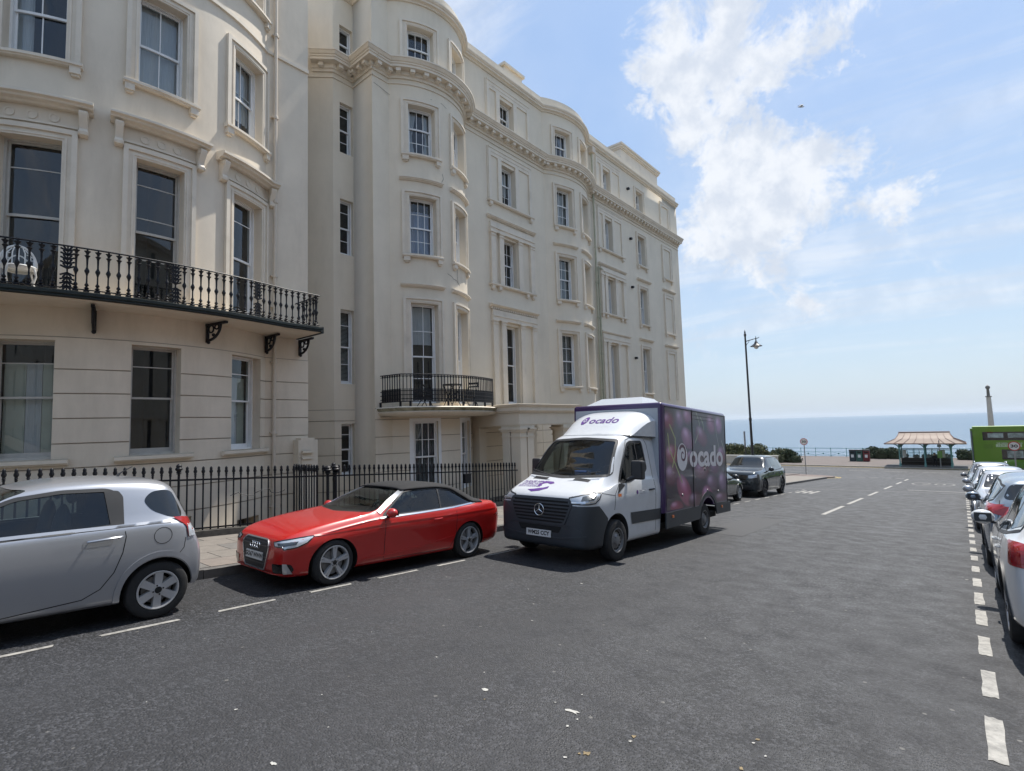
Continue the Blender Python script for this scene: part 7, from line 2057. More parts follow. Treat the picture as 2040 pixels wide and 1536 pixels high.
    for s in (-1, 1):
        x = s*(W+0.006)
        vs_, fs_ = [], []
        for j in range(NV+1):
            for i in range(NU+1): vs_.append((x, ya+(yb-ya)*i/NU, zb_+(za-zb_)*j/NV))
        for j in range(NV):
            for i in range(NU):
                yc, zc = ya+(yb-ya)*(i+0.5)/NU, zb_+(za-zb_)*(j+0.5)/NV
                if math.hypot(yc+4.10, zc-0.36) < 0.60: continue
                a = j*(NU+1)+i; q = (a, a+1, a+NU+2, a+NU+1); fs_.append(q if s < 0 else q[::-1])
        me4 = bpy.data.meshes.new('side_panel'); me4.from_pydata(vs_, [], fs_); ca = me4.color_attributes.new('print', 'FLOAT_COLOR', 'POINT')
        ca.data.foreach_set('color', np.concatenate([C.reshape(-1, 3), np.ones(((NV+1)*(NU+1), 1))], axis=1).ravel()); me4.materials.append(pm); link('side_panel', me4, root)
        # dark frame of the panel, door seams, locks
        xs_ = s*(W+0.010)
        mb = MB()
        for (a, b, c, d) in ((-3.27, -3.24, 0.66, 2.80), (ya, yb, 2.765, 2.785), (yb-0.0, yb-0.02, 0.66, 2.79)): mb.box(xs_-0.005, xs_+0.005, a, b, c, d)
        mb.box(xs_-0.004, xs_+0.004, -3.30, -4.60, 2.60, 2.606); mb.box(xs_-0.004, xs_+0.004, -3.30, -4.60, 2.68, 2.686)
        mb.build('side_door_frame', [black_p], root)
        for (y, z) in ((-2.62, 0.97), (-3.95, 1.55), (-3.95, 1.47), (-4.05, 1.0), (-4.75, 0.95)):
            mb = MB(); mb.lathe([(0.03, 0), (0.025, 0.015*s), (0, 0.017*s)], (xs_, y, z), 10, axis='x'); mb.build('panel_lock', [steel_m], root, 40)
        # lettering
        dirx = (0, -1, 0) if s < 0 else (0, 1, 0)
        fit_text('side_lettering', 'ocado', (s*(W+0.013), -4.10 if s < 0 else -3.9, 1.79), dirx, (0, 0, 1), 2.10, 0.50, lw_, root, 0.03)
        mb = MB(); cy, cz, r_ = (-2.66 if s < 0 else -5.0), 1.76, 0.29
        mb.face([(s*(W+0.013), cy+r_*0.93*math.cos(a)*(1 if s > 0 else -1), cz+r_*math.sin(a)) for a in [2*PI*i/40 for i in range(40)]]); mb.build('logo_disc', [lw_], root)
        mb = MB(); pts = []
        for i in range(46):
            t = i/45; rr_ = 0.17*(1-t)+0.025; an = 2.6-t*8.2; pts.append((cy-(0 if s < 0 else 0)+(-1 if s < 0 else 1)*(rr_*math.cos(an)+0.03), cz+0.05+rr_*math.sin(an)*1.05, 0.024*(1-t)+0.012))
        L_, R2 = [], []
        for i in range(46):
            a, b = pts[max(0, i-1)], pts[min(45, i+1)]; dx_, dz_ = b[0]-a[0], b[1]-a[1]; l = math.hypot(dx_, dz_); w_ = pts[i][2]
            L_.append((s*(W+0.016), pts[i][0]-dz_/l*w_, pts[i][1]+dx_/l*w_)); R2.append((s*(W+0.016), pts[i][0]+dz_/l*w_, pts[i][1]-dx_/l*w_))
        mb.grid([L_, R2]); mb.build('logo_spiral', [mat('print_plum', (0.10, 0.035, 0.07), 0.5)], root)
    # skirt, wheel arch, rear step, lamps
    for s in (-1, 1):
        mb = MB(); x = s*(W-0.015)
        sk = [(-1.80, 0.665), (-1.80, 0.36), (-3.50, 0.40)] + [(-4.10+0.53*math.cos(a), 0.36+0.53*math.sin(a)) for a in [0.12+(PI-0.24)*i/16 for i in range(17)]] + [(-4.66, 0.42), (-5.58, 0.42), (-5.58, 0.665), (-4.70, 0.69)] + [(-4.10+0.62*math.cos(a), 0.36+0.62*math.sin(a)) for a in [PI-0.55-(PI-1.1)*i/14 for i in range(15)]] + [(-3.50, 0.69)]
        A = [(x, y, z) for y, z in sk]; Bq = [(x+s*0.03, y, z) for y, z in sk]
        mb.grid([A, Bq], closed=True); mb.face(Bq); mb.face(A[::-1]); mb.build('side_skirt', [dark], root, 30, recalc=True)
        for y in (-2.10, -4.95):
            mb = MB(); mb.box(x+s*0.03, x+s*0.045, y-0.04, y+0.04, 0.55, 0.60); mb.build('marker_lamp', [orange_lens], root)
    mb = MB(); mb.box(-1.0, 1.0, -5.66, -5.46, 0.40, 0.52); mb.build('rear_step', [dark], root)
    mb = MB(); mb.box(-0.8, 0.8, -5.3, 0.7, 0.30, 0.42); mb.box(-0.55, -0.35, -5.3, -1.7, 0.42, 0.66); mb.box(0.35, 0.55, -5.3, -1.7, 0.42, 0.66); mb.build('chassis', [under_m], root)
    mb = MB(); pts = [(-0.55, -1.9, 2.86), (0.85, -1.9, 2.86), (0.85, -3.1, 2.86), (-0.55, -3.1, 2.86)]; tp = [(-0.35, -2.3, 3.05), (0.65, -2.3, 3.05), (0.65, -2.9, 3.05), (-0.35, -2.9, 3.05)]
    for i in range(4): mb.quad(pts[i], pts[(i+1) % 4], tp[(i+1) % 4], tp[i])
    mb.face(tp); mb.build('roof_unit', [grey], root, recalc=True)
    for i in range(3): patch(bv, [(-0.80-0.0, 1.16-0.03*i), (-1.12, 1.16-0.03*i), (-1.12, 1.152-0.03*i), (-0.80, 1.152-0.03*i)], 'R', 0.003, 'door_print', mat('faint_print', (0.35, 0.34, 0.38), 0.5), root, step=0.1) if False else None
    patch(bv, [(-0.74+0.035*math.cos(a), 1.12+0.04*math.sin(a)) for a in [2*PI*i/14 for i in range(14)]], 'L', 0.003, 'door_badge', pr, root, both=True, step=0.05)
    for zz, w in ((1.15, 0.26), (1.12, 0.22), (1.09, 0.24)): ribbon(bv, [(-0.82, zz), (-0.82-w, zz)], 'L', 0.008, 0.003, 'door_print', mat('faint_print', (0.40, 0.39, 0.43), 0.5), root, both=True)
    add_wheels(root, (0.0, -4.05), 1.0, 0.345, 0.22, 0.205, 'steel', steel_m, steer=0.0)
    seats(root, [(0.5, -0.95, 1.15), (-0.5, -0.95, 1.15)], 0.95)
    steering(root, -0.5, -0.42, 1.42)
    mb = MB(); mb.box(-0.9, 0.9, -0.35, 0.0, 0.9, 1.32); mb.build('dashboard', [seat_m], root)
    mb = MB(); mb.box(-0.40, -0.15, -0.1, 0.05, 1.40, 1.50); mb.build('windscreen_notice', [mat('blue_card', (0.15, 0.25, 0.55), 0.6)], root)
    return root
make_van()
# ------------------------------------------------------------------ seafront
ZP = gz(70)+0.12
teal = mat('turquoise_iron', (0.13, 0.30, 0.29), 0.5, var=0.15, vscale=5.0, dirt=((0.10, 0.08, 0.06), 3.0, 0.4, (1, 1, 1)))
lampblk = mat('lamp_black', (0.012, 0.013, 0.017), 0.4)
# promenade railings, one run per bay of posts
def prom_rail(label, x0, x1, y=84.0):
    t = thing('promenade_railing', label, 'railing', (x0, y, ZP))
    L = x1-x0; n = int(round(L/1.83)); d = L/n
    mb = MB(); 
    for z, r in ((1.12, 0.035), (0.62, 0.02), (0.16, 0.02)): mb.tube([(0, 0, z), (L, 0, z)], r, 6)
    mb.build('rail', [teal], t)
    pm_ = MB(); pm_.lathe([(0.07, 0), (0.05, 0.1), (0.035, 0.2), (0.035, 1.0), (0.05, 1.08), (0.06, 1.15), (0.03, 1.2), (0, 1.22)], n=8); pmesh = pm_.mesh('post', [teal], 40)
    pn = MB(); pn.bar((0.05, 0, 0.16), (d-0.05, 0, 0.62), 0.02); pn.bar((0.05, 0, 0.62), (d-0.05, 0, 0.16), 0.02); pn.lathe([(0.10, -0.012), (0.10, 0.012)], (d/2, 0, 0.39), 12, axis='y'); pmesh2 = pn.mesh('panel', [teal])
    for i in range(n+1): link('post', pmesh, t, (i*d, 0, 0))
    for i in range(n): link('panel', pmesh2, t, (i*d, 0, 0))
prom_rail('turquoise seafront railing left of the shelter, with crossed panels', -34.0, -6.4)
prom_rail('turquoise seafront railing between the shelter and the bus', -6.4, 8.0)

# Victorian shelter
def make_shelter():
    t = thing('seafront_shelter', 'turquoise iron shelter with rusty pink hipped roof on the promenade', 'shelter', (-2.95, 71.0, ZP))
    roofm = mat('pink_metal_roof', (0.27, 0.185, 0.14), 0.6, var=0.18, vscale=1.2, bump=0.1, bscale=5, dirt=((0.16, 0.10, 0.07), 2.0, 0.5, (1, 1, 0.3)))
    ridge = mat('roof_seam', (0.24, 0.15, 0.12), 0.7)
    hx, hy = 3.35, 1.9; rx, ry = 2.10, 0.35; z0, z1, zt = 2.42, 3.05, 3.55
    mb = MB(); n = 14
    prof = [(0, hx, hy, z0), (1, hx-0.95, hy-0.62, 2.90), (2, rx+0.10, ry+0.45, 3.22), (3, rx, ry, zt)]
    def ring(a, b, z): return [(-a, -b, z), (a, -b, z), (a, b, z), (-a, b, z)]
    for i in range(len(prof)-1):
        A, Bq = ring(*prof[i][1:]), ring(*prof[i+1][1:])
        for k in range(4): mb.quad(A[k], A[(k+1) % 4], Bq[(k+1) % 4], Bq[k])
    mb.face(ring(rx, ry, zt)); mb.face(ring(hx, hy, z0)[::-1]); mb.build('roof', [roofm], t)
    mb = MB(); mb.box(-hx-0.03, hx+0.03, -hy-0.03, -hy+0.05, z0-0.09, z0+0.02); mb.box(-hx-0.03, hx+0.03, hy-0.05, hy+0.03, z0-0.09, z0+0.02); mb.box(-hx-0.03, -hx+0.05, -hy, hy, z0-0.09, z0+0.02); mb.box(hx-0.05, hx+0.03, -hy, hy, z0-0.09, z0+0.02); mb.box(-rx-0.06, rx+0.06, -ry-0.04, ry+0.04, zt, zt+0.05)
    mb.build('roof_gutter', [ridge], t)
    for sgn in (-1, 1):
        for i in range(9):
            u = -1+2*i/8; mb = MB()
            for (k, a, b, z), (k2, a2, b2, z2) in zip(prof, prof[1:]): mb.bar((a*u if k < 1 else a*u, sgn*b, z+0.015), (a2*u, sgn*b2, z2+0.015), 0.03, 0.03)
            mb.build('roof_batten', [ridge], t)
        mb = MB()
        for u in (-0.5, 0, 0.5):
            for (k, a, b, z), (k2, a2, b2, z2) in zip(prof, prof[1:]): mb.bar((sgn*a, b*u, z+0.015), (sgn*a2, b2*u, z2+0.015), 0.03, 0.03)
        mb.build('roof_batten', [ridge], t)
    xs = (-2.12, 0.0, 2.12)
    for x in xs:
        for y in (-1.35, 1.35):
            mb = MB(); mb.lathe([(0.11, 0), (0.09, 0.3), (0.065, 0.36), (0.06, 1.9), (0.09, 1.98), (0.07, 2.05), (0.07, 2.36)], (x, y, 0), 8)
            for s in (-1, 1):
                if -3 < x+s*0.5 < 3: mb.tube([(x+s*0.04, y, 1.95), (x+s*0.12, y, 2.15), (x+s*0.3, y, 2.29), (x+s*0.55, y, 2.34)], [0.05, 0.06, 0.05, 0.03], 6)
            mb.build('post', [teal], t, 40)
    mb = MB()
    for y in (-1.35, 1.35): mb.box(-2.12, 2.12, y-0.03, y+0.03, 1.72, 1.78)
    mb.build('cross_rail', [mat('dark_teal', (0.05, 0.09, 0.09), 0.5)], t)
    dk = mat('shelter_bench_wood', (0.030, 0.026, 0.024), 0.7)
    mb = MB(); mb.box(-2.1, 2.1, -0.06, 0.0, 0.05, 0.82); mb.build('bench_back', [dk], t)
    mb = MB(); mb.box(-2.1, 2.1, -0.55, -0.06, 0.40, 0.46); mb.build('bench_seat', [dk], t)
    mb = MB(); mb.box(-2.1, 2.1, 0.0, 0.5, 0.40, 0.46); mb.build('bench_seat', [dk], t)
    sg = glass_mat('shelter_glass', (0.85, 0.9, 0.9), 0.08, 0.03); mb = MB(); mb.box(-2.1, 2.1, -0.035, -0.025, 0.82, 1.75); mb.build('pane', [sg], t)
    for k in range(9):
        x = -2.05+4.1*k/8; mb = MB(); mb.box(x-0.02, x+0.02, -0.055, -0.005, 0.82, 1.75); mb.build('glazing_bar', [MATS['dark_teal']], t)
    pst = mat('white_notice', (0.55, 0.57, 0.55), 0.6, var=0.1, vscale=4)
    for x0, x1 in ((-1.95, -1.62), (1.10, 1.62)):
        mb = MB(); mb.box(x0, x1, -0.07, -0.06, 0.9, 1.65); mb.build('poster', [pst], t)
    return t
sh = make_shelter()

# seated person in dark clothes inside the shelter
def person_mesh(name, joints, edges, radii, m, parent, sub=2, root=0):
    me = bpy.data.meshes.new(name); me.from_pydata(joints, edges, []); o = link(name, me, None)
    sk = o.modifiers.new('skin', 'SKIN'); sv = me.skin_vertices[0].data
    for i, r in enumerate(radii): sv[i].radius = (r, r) if not isinstance(r, tuple) else r
    sv[root].use_root = True; sk.use_smooth_shade = True
    ss = o.modifiers.new('sub', 'SUBSURF'); ss.levels = ss.render_levels = sub
    dg = bpy.context.evaluated_depsgraph_get(); nm = bpy.data.meshes.new_from_object(o.evaluated_get(dg)); bpy.data.objects.remove(o)
    nm.materials.clear(); nm.materials.append(m); nm.polygons.foreach_set('use_smooth', [True]*len(nm.polygons)); nm.name = name
    return link(name, nm, parent)
p = thing('person', 'person in dark clothes sitting on the shelter bench, right of centre', 'person', (-2.95+0.75, 70.65, ZP))
darkc = mat('dark_clothes', (0.020, 0.018, 0.022), 0.9); skin = mat('skin', (0.42, 0.26, 0.19), 0.6); jean = mat('dark_trousers', (0.03, 0.032, 0.045), 0.9)
J = [(0, 0.05, 0.55), (0, 0.06, 0.75), (0, 0.02, 1.0), (0, -0.01, 1.10), (0.16, 0.0, 1.02), (-0.16, 0.0, 1.02), (0.24, -0.06, 0.76), (-0.24, -0.06, 0.76), (0.10, -0.28, 0.66), (-0.10, -0.28, 0.66), (0.10, 0.0, 0.55), (-0.10, 0.0, 0.55), (0.12, -0.42, 0.52), (-0.12, -0.42, 0.52), (0.12, -0.44, 0.10), (-0.12, -0.40, 0.10), (0.13, -0.56, 0.05), (-0.13, -0.52, 0.05)]
E_ = [(0, 1), (1, 2), (2, 3), (2, 4), (2, 5), (4, 6), (5, 7), (6, 8), (7, 9), (0, 10), (0, 11), (10, 12), (11, 13), (12, 14), (13, 15), (14, 16), (15, 17)]
person_mesh('body', J, E_, [0.15, 0.15, 0.14, 0.06, 0.08, 0.08, 0.055, 0.055, 0.045, 0.045, 0.10, 0.10, 0.075, 0.075, 0.05, 0.05, 0.045, 0.045], darkc, p)
mb = MB(); mb.sphere((0, -0.06, 1.24), 0.115, 14, 10, 0, (0.85, 1.0, 1.15)); mb.sphere((0, -0.17, 1.23), 0.022, 8, 6, 0, (0.8, 1.0, 1.2)); mb.build('head', [skin], p, 60)
mb = MB(); mb.sphere((0, -0.035, 1.275), 0.123, 14, 10, 0, (0.9, 1.0, 1.0)); mb.build('hair', [mat('dark_hair', (0.02, 0.015, 0.012), 0.8)], p, 60)

# bus stop post, speed signs, parking sign
def round_sign(label, x, y, z, h, r=0.30, fac=(0, -1)):
    t = thing('speed_sign', label, 'sign', (x, y, z)); pole = mat('grey_pole', (0.28, 0.28, 0.28), 0.5, 0.3)
    mb = MB(); mb.tube([(0, 0.05, 0), (0, 0.05, h)], 0.038, 8); mb.build('pole', [pole], t, 40)
    mb = MB(); mb.lathe([(r, 0), (r, 0.02)], (0, 0, h-r+0.02), 36, axis='y'); mb.build('sign_back', [mat('red_sign', (0.42, 0.03, 0.03), 0.5)], t, 40)
    mb = MB(); mb.lathe([(0, -0.004), (r*0.82, -0.004)], (0, 0, h-r+0.02), 36, axis='y', caps=False); mb.build('sign_face', [plate_w], t)
    fit_text('sign_lettering', '30', (0, -0.008, h-r+0.02), (1, 0, 0), (0, 0, 1), r*1.18, r*0.66, ink, t, 0.03)
round_sign('round 30 speed limit sign on a tall post at the left street corner', -10.60, 52.4, gz(52.4)+0.13, 3.15)
round_sign('round 30 speed limit sign in front of the green bus', 2.60+0.0, 47.0, gz(47.0)+0.1, 2.75, 0.30)
t = thing('bus_stop_flag', 'grey bus stop post with green timetable panel in front of the shelter', 'bus stop', (-1.72, 69.3, ZP))
mb = MB(); mb.tube([(0, 0, 0), (0, 0, 2.75)], 0.045, 8); mb.build('pole', [MATS['grey_pole']], t, 40)
mb = MB(); mb.box(-0.20, 0.20, -0.06, -0.03, 0.95, 1.65); mb.build('timetable_case', [mat('green_sign', (0.14, 0.26, 0.06), 0.5)], t)
mb = MB(); mb.box(-0.16, 0.16, -0.03, 0.03, 2.05, 2.30); mb.build('flag', [mat('grey_flag', (0.2, 0.22, 0.22), 0.5)], t)
t = thing('parking_sign', 'dark post with narrow white street plate between van and lamp post', 'sign', (-12.0, 40.4, gz(40)+0.12))
mb = MB(); mb.tube([(0, 0, 0), (0, 0, 3.3)], 0.04, 8); mb.build('pole', [lampblk], t, 40)
mb = MB(); mb.box(-0.02, 0.02, -0.18, 0.10, 2.2, 3.35); mb.build('street_plate', [mat('plate_grey', (0.45, 0.47, 0.5), 0.5, c2=(0.1, 0.1, 0.12), vscale=6)], t)

# street lamp
t = thing('street_lamp', 'tall slender black lamp post with one swan neck lantern', 'street lamp', (-13.42, 47.0, gz(47)+0.12))
mb = MB(); H = 7.35-(gz(47)+0.12)
mb.lathe([(0.22, 0), (0.20, 0.35), (0.15, 0.5), (0.13, 1.5), (0.115, 1.6), (0.095, 4.5), (0.12, 4.55), (0.12, 4.75), (0.09, 4.8), (0.07, H-0.35), (0.10, H-0.3), (0.10, H-0.15), (0.05, H-0.1), (0.07, H), (0.02, H+0.15), (0, H+0.25)], n=12); mb.build('column', [lampblk], t, 40)
mb = MB(); mb.tube([(0.05, 0, H-0.78), (0.7, 0, H-0.66), (1.0, 0, H-0.62), (1.12, 0, H-0.55)], [0.04, 0.03, 0.03, 0.02], 8); mb.tube([(0.05, 0, H-1.15), (0.12, 0, H-1.0), (0.26, 0, H-0.9), (0.3, 0, H-0.74)], 0.02, 6); mb.tube([(0.84, 0, H-0.9), (0.84, 0, H-0.45)], [0.06, 0.02], 8); mb.build('bracket', [lampblk], t, 40)
mb = MB(); mb.lathe([(0.04, 0.22), (0.10, 0.18), (0.16, 0.02), (0.34, -0.12), (0.47, -0.20), (0.47, -0.23), (0.2, -0.21), (0, -0.20)], (0.84, 0, H-1.08), 24); mb.build('lamp_shade', [lampblk], t, 40)
mb = MB(); mb.lathe([(0.20, 0), (0.19, -0.1), (0.13, -0.2), (0, -0.25)], (0.84, 0, H-1.29), 20); mb.build('globe', [mat('frosted_glass', (0.55, 0.56, 0.56), 0.2)], t, 40)

# slim cream beacon column on the lower prom
t = thing('stone_column', 'slim pale tapering column with small bronze finial, rising behind the bus', 'column', (2.75, 80.5, ZP))
stn = mat('pale_stone', (0.50, 0.46, 0.40), 0.8, var=0.1)
ct = aty_h = 6.9
mb = MB(); Hc = ct-ZP
Hc = 8.55
mb.lathe([(0.6, 0), (0.55, 0.6), (0.34, 0.7), (0.30, 2.0), (0.21, Hc-1.6), (0.19, Hc-1.4)], n=16); mb.build('shaft', [stn], t, 40)
mb = MB(); mb.lathe([(0.29, Hc-1.4), (0.29, Hc-1.3), (0.15, Hc-1.25), (0.12, Hc-0.5), (0.22, Hc-0.35), (0.20, Hc-0.2), (0.10, Hc-0.1), (0, Hc)], n=12); mb.build('finial', [mat('weathered_bronze', (0.16, 0.15, 0.13), 0.6)], t, 40)

# litter bins
for i, (x, c, lab) in enumerate(((-10.15, (0.012, 0.03, 0.04), 'navy recycling bin, leftmost of three by the seafront railing'), (-9.45, (0.03, 0.10, 0.08), 'green recycling bin, middle of three by the seafront railing'), (-8.75, (0.14, 0.012, 0.015), 'dark red litter bin, right of the green one'))):
    t = thing('litter_bin', lab, 'bin', (x, 76.0, ZP), group='bins by the seafront railing'); m_ = mat('bin_paint_%s' % ('navy', 'green', 'red')[i], c, 0.5)
    mb = MB(); mb.box(-0.32, 0.32, -0.35, 0.35, 0, 1.25); o = mb.build('bin_body', [m_], t); md = o.modifiers.new('b', 'BEVEL'); md.width = 0.04; md.segments = 2
    mb = MB(); mb.box(-0.34, 0.34, -0.37, 0.37, 1.25, 1.37); mb.build('lid', [black_p], t)
    mb = MB(); mb.box(-0.2, 0.2, -0.362, -0.352, 1.0, 1.15); mb.build('opening', [under_m], t)
    mb = MB(); mb.box(-0.14, 0.14, -0.360, -0.352, 0.45, 0.80); mb.build('notice', [plate_w], t)

# bushes
def bush(name, label, x0, x1, y0, y1, z0, h, n, cols, seed, leaf=0.11, cat='bush'):
    r = random.Random(seed); t = thing(name, label, cat, ((x0+x1)/2, (y0+y1)/2, z0))
    hx, hy = (x1-x0)/2, (y1-y0)/2
    lumps = []
    for i in range(max(10, int((x1-x0)*4.0))):
        u = r.uniform(-0.98, 0.98); rr_ = r.uniform(0.20, 0.36)*h; lumps.append((u*hx, r.uniform(-0.7, 0.7)*hy, max(rr_*0.5, (h-rr_)*r.uniform(0.15, 1.0)*(1-0.4*abs(u)**4)), rr_))
    ms = [mat('foliage_%d_%d' % (seed, i), c, 0.75, var=0.25, vscale=2.0) for i, c in enumerate(cols)]
    mb = MB()
    for i in range(n):
        cx, cy, cz, rr = r.choice(lumps); a = r.uniform(0, 2*PI); b = math.acos(r.uniform(-0.9, 1)); q = rr*r.uniform(0.72, 1.08)
        c = Vector((cx+q*1.4*math.sin(b)*math.cos(a), cy+q*1.1*math.sin(b)*math.sin(a), max(0.03, cz+q*math.cos(b))))
        d = Vector((r.gauss(0, 1), r.gauss(0, 1), r.gauss(0, 1))).normalized(); e = d.cross(Vector((r.gauss(0, 1), r.gauss(0, 1), 0.3))).normalized(); s = leaf*r.uniform(0.6, 1.4)
        mi = 0 if r.random() < 0.5+0.3*math.sin(cx*1.7+cy) else (1 if r.random() < 0.7 else min(2, len(ms)-1))
        mb.face([c-d*s, c-e*s*0.5, c+d*s, c+e*s*0.5], mi)
    mb.build('foliage', ms, t, merge=False)
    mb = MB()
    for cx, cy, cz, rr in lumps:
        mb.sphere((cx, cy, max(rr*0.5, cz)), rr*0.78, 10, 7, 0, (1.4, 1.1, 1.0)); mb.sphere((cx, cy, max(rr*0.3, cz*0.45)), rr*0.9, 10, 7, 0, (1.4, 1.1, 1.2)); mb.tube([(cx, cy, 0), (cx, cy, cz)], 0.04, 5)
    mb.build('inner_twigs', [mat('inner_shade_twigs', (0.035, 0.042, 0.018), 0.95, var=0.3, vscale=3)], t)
G3 = [(0.075, 0.085, 0.028), (0.13, 0.125, 0.045), (0.045, 0.06, 0.022)]
G4 = [(0.030, 0.050, 0.020), (0.045, 0.065, 0.025), (0.02, 0.035, 0.015)]
bush('hedge', 'broad sunlit olive green hedge beyond the lamp post', -29.0, -17.0, 70.8, 75.0, ZP, 2.35, 18000, G3, 11)
bush('hedge', 'small dark green bush at the right end of the olive hedge', -17.6, -15.6, 71.2, 74.0, ZP, 1.75, 3500, G4, 12)
bush('bush', 'dark green bushes between the bins and the shelter', -9.6, -6.2, 80.2, 82.8, ZP, 1.65, 4500, G4, 13)
bush('bush', 'low dark bush behind the seafront railing near the bus', -0.2, 1.6, 80.5, 82.5, ZP, 1.35, 2200, G4, 14)
bush('bush', 'dark greenery along the railing seen through the shelter', -5.4, -1.0, 81.0, 83.0, ZP, 0.8, 2500, G4, 15)
t = thing('low_wall', 'low pale wall with coping in front of the olive hedge', 'wall', (-19.6, 69.6, ZP))
mb = MB(); mb.box(-3.6, 2.6, -0.15, 0.15, 0, 0.85); mb.build('wall_body', [stn], t)
mb = MB(); mb.box(-3.65, 2.65, -0.2, 0.2, 0.85, 0.95); mb.build('coping', [mat('white_coping', (0.62, 0.60, 0.55), 0.7)], t)

# gull
t = thing('gull', 'seagull gliding high in the open sky', 'gull', (-12.80, 75.00, 40.15))
gw = mat('gull_white', (0.62, 0.62, 0.62), 0.7); gg = mat('gull_grey', (0.20, 0.21, 0.23), 0.7)
mb = MB(); mb.tube([(-0.26, 0, 0.0), (-0.15, 0, 0.02), (0, 0, 0.02), (0.15, 0, 0.0), (0.24, 0, 0.02), (0.30, 0, 0.01)], [0.01, 0.06, 0.085, 0.06, 0.045, 0.01], 8); mb.build('body', [gw], t, 60)
for s, k in ((1, 'far'), (-1, 'near')):
    A = [(-0.06, s*0.04, 0.04), (-0.02, s*0.30, 0.17), (-0.12, s*0.62, 0.12)]; Bq = [(0.10, s*0.04, 0.04), (0.12, s*0.30, 0.18), (-0.08, s*0.64, 0.12)]
    mb = MB(); mb.grid([A, Bq]); mb.grid([[(p_[0], p_[1], p_[2]-0.012) for p_ in A], [(p_[0], p_[1], p_[2]-0.012) for p_ in Bq]]); mb.build('wing', [gg], t)
t.rotation_euler = (0.5, 0.1, 0.5); t.scale = (1.5, 1.5, 1.5)

# distant wind turbines on the horizon
tlabs = ('tiny pale wind turbine on the horizon left of the shelter', 'tiny pale wind turbine on the horizon above the shelter gap, left of the stone column', 'tiny wind turbine on the horizon just right of the stone column', 'tiny wind turbine, second from the right edge of the horizon', 'tiny wind turbine at the right edge of the horizon')
wt_m = mat('turbine_white', (0.55, 0.58, 0.62), 0.7)
mb = MB(); mb.lathe([(3.2, 0), (2.0, 80)], n=8); tw = mb.mesh('tower', [wt_m]); mb = MB()
for k in range(3): a = PI/2+2*PI*k/3; mb.bar((0, -3, 80), (55*math.cos(a), -3, 80+55*math.sin(a)), 2.5)
ro = mb.mesh('rotor', [wt_m])
for i, x in enumerate((140, 1180, 1480, 1720, 1960)):
    t = thing('wind_turbine', tlabs[i], 'wind turbine', (x+0.0, 15000.0, -15.0), group='wind turbines on the horizon'); link('tower', tw, t); o = link('rotor', ro, t); o.rotation_euler.y = 0.0

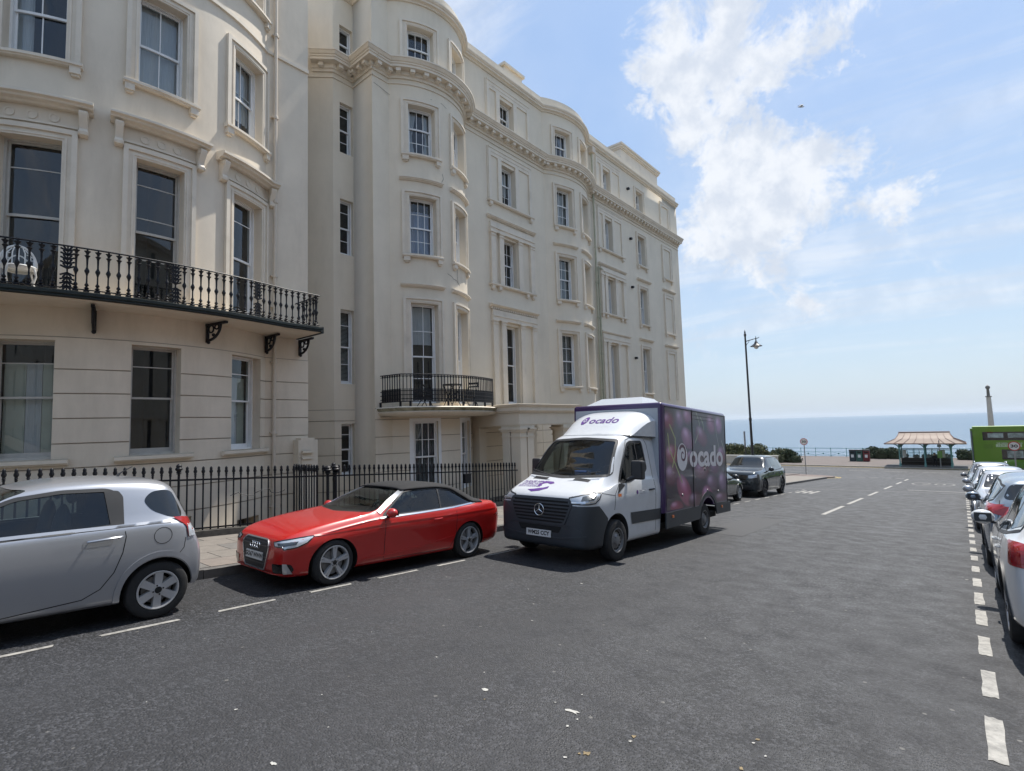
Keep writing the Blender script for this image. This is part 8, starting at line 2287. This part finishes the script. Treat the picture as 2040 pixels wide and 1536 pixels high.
# ------------------------------------------------------------------ green double decker
def make_bus():
    t = thing('double_decker_bus', 'lime green double decker bus on the coast road', 'bus', (0.0, 66.2, gz(66.0)))
    X0, X1, Y0, Y1, H = 0.72, 11.3, -1.27, 1.27, 4.25
    green = mat('lime_bus_green', (0.115, 0.235, 0.010), 0.35, coat=0.5, var=0.04); gd = mat('pale_green_edge', (0.42, 0.55, 0.20), 0.4)
    bm = bmesh.new(); bmesh.ops.create_cube(bm, size=1.0)
    for v in bm.verts: v.co = Vector(((X0+X1)/2+v.co.x*(X1-X0), v.co.y*(Y1-Y0), 0.32+(v.co.z+0.5)*(H-0.32)))
    bmesh.ops.bevel(bm, geom=bm.edges[:], offset=0.16, segments=4, affect='EDGES')
    me = bpy.data.meshes.new('body'); bm.to_mesh(me); bm.free()
    cs = [arch_cut(0, 0.58, -1.5, 1.5) for _ in range(2)]
    for c, x in zip(cs, (4.0, 9.6)):
        for v in c.vertices: v.co = Vector((x+v.co.y, v.co.x, v.co.z+0.5))
    uw = [(1.55, 10.9, 3.02, 3.78), (2.75, 10.9, 1.30, 2.20)]
    me = boolean(me, cs, 'body', [green]); smooth_mesh(me, 35); link('body', me, t)
    dk = MATS['dark_glass']
    bvb = bvh_of(me)
    for (a, b, c, d) in uw:
        for s in (-1, 1):
            mb = MB(); mb.box(a, b, s*1.272, s*1.278, c, d); mb.build('window_band', [dk], t)
            x = a+0.35; k = 0
            while x < b-0.6:
                w = 1.05; mb = MB(); mb.box(x, x+w, s*1.279, s*1.283, c+0.22 if c > 2 else c+0.15, d-0.12)
                mb.build('pane', [mat('bus_lit_pane', (0.42, 0.52, 0.50), 0.1, coat=0.5, c2=(0.02, 0.03, 0.03), vscale=1.5)], t); x += 1.35; k += 1
    mb = MB(); mb.box(X0-0.004, X0+0.01, -1.05, 1.05, 2.9, 3.75); mb.build('rear_window', [dk], t)
    mb = MB(); mb.box(X0+0.2, X1-0.2, -1.15, 1.15, H-0.01, H+0.02); mb.build('roof_edge', [gd], t)
    mb = MB(); mb.box(X0+0.02, X0+0.10, -1.285, 1.285, 0.7, 3.9); mb.build('rear_pillar', [mat('grey_edge', (0.14, 0.15, 0.17), 0.5)], t)
    for z, w, x in ((2.72, 1.7, 2.35), (2.50, 1.9, 2.35)):
        if z > 2.6: fit_text('side_lettering', 'THE GREEN ALTERNATIVE', (3.3, -1.274, 2.75), (1, 0, 0), (0, 0, 1), 1.7, 0.10, plate_w, t, 0.01)
    mb = MB(); mb.box(2.4, 4.1, -1.278, -1.272, 2.42, 2.66); mb.build('side_banner', [mat('banner_pale', (0.45, 0.55, 0.36), 0.5)], t)
    fit_text('side_lettering', '5 & 5A  UNIVERSITY', (3.25, -1.281, 2.54), (1, 0, 0), (0, 0, 1), 1.4, 0.13, mat('banner_green', (0.10, 0.22, 0.03), 0.5), t, 0.01)
    for z in (2.30, 2.40, 2.50, 2.60, 0.9, 1.0, 1.1): mb = MB(); mb.box(1.55, 2.2, -1.279, -1.272, z, z+0.035); mb.build('vent_slat', [mat('vent_green', (0.07, 0.14, 0.01), 0.5)], t)
    tm, rm = wheel_meshes(0.50, 0.3, 0.29, 'steel', steel_m)
    for x in (4.0, 9.6):
        for s in (-1, 1):
            o = link('wheel', tm, t, (x, s*1.24, 0.50)); o.rotation_euler.z = PI/2*s; link('rim', rm, o)
    mb = MB(); mb.box(X0+0.2, X1-0.2, -1.1, 1.1, 0.25, 0.5); mb.build('underbody', [under_m], t)
make_bus()
# ------------------------------------------------------------------ sea air
hz = MB(); hz.box(-24000, 24000, -90, 24000, -16.5, 95)
hm = bpy.data.materials.new('sea_haze'); hm.use_nodes = True
hn, hlk = hm.node_tree.nodes, hm.node_tree.links
hn.remove(hn['Principled BSDF'])
pv_ = hn.new('ShaderNodeVolumePrincipled'); pv_.inputs['Color'].default_value = (0.80, 0.88, 0.97, 1); pv_.inputs['Density'].default_value = 0.00007; pv_.inputs['Anisotropy'].default_value = 0.3
hlk.new(pv_.outputs[0], hn['Material Output'].inputs['Volume'])
tag(hz.build('haze', [hm], merge=False), kind='stuff')
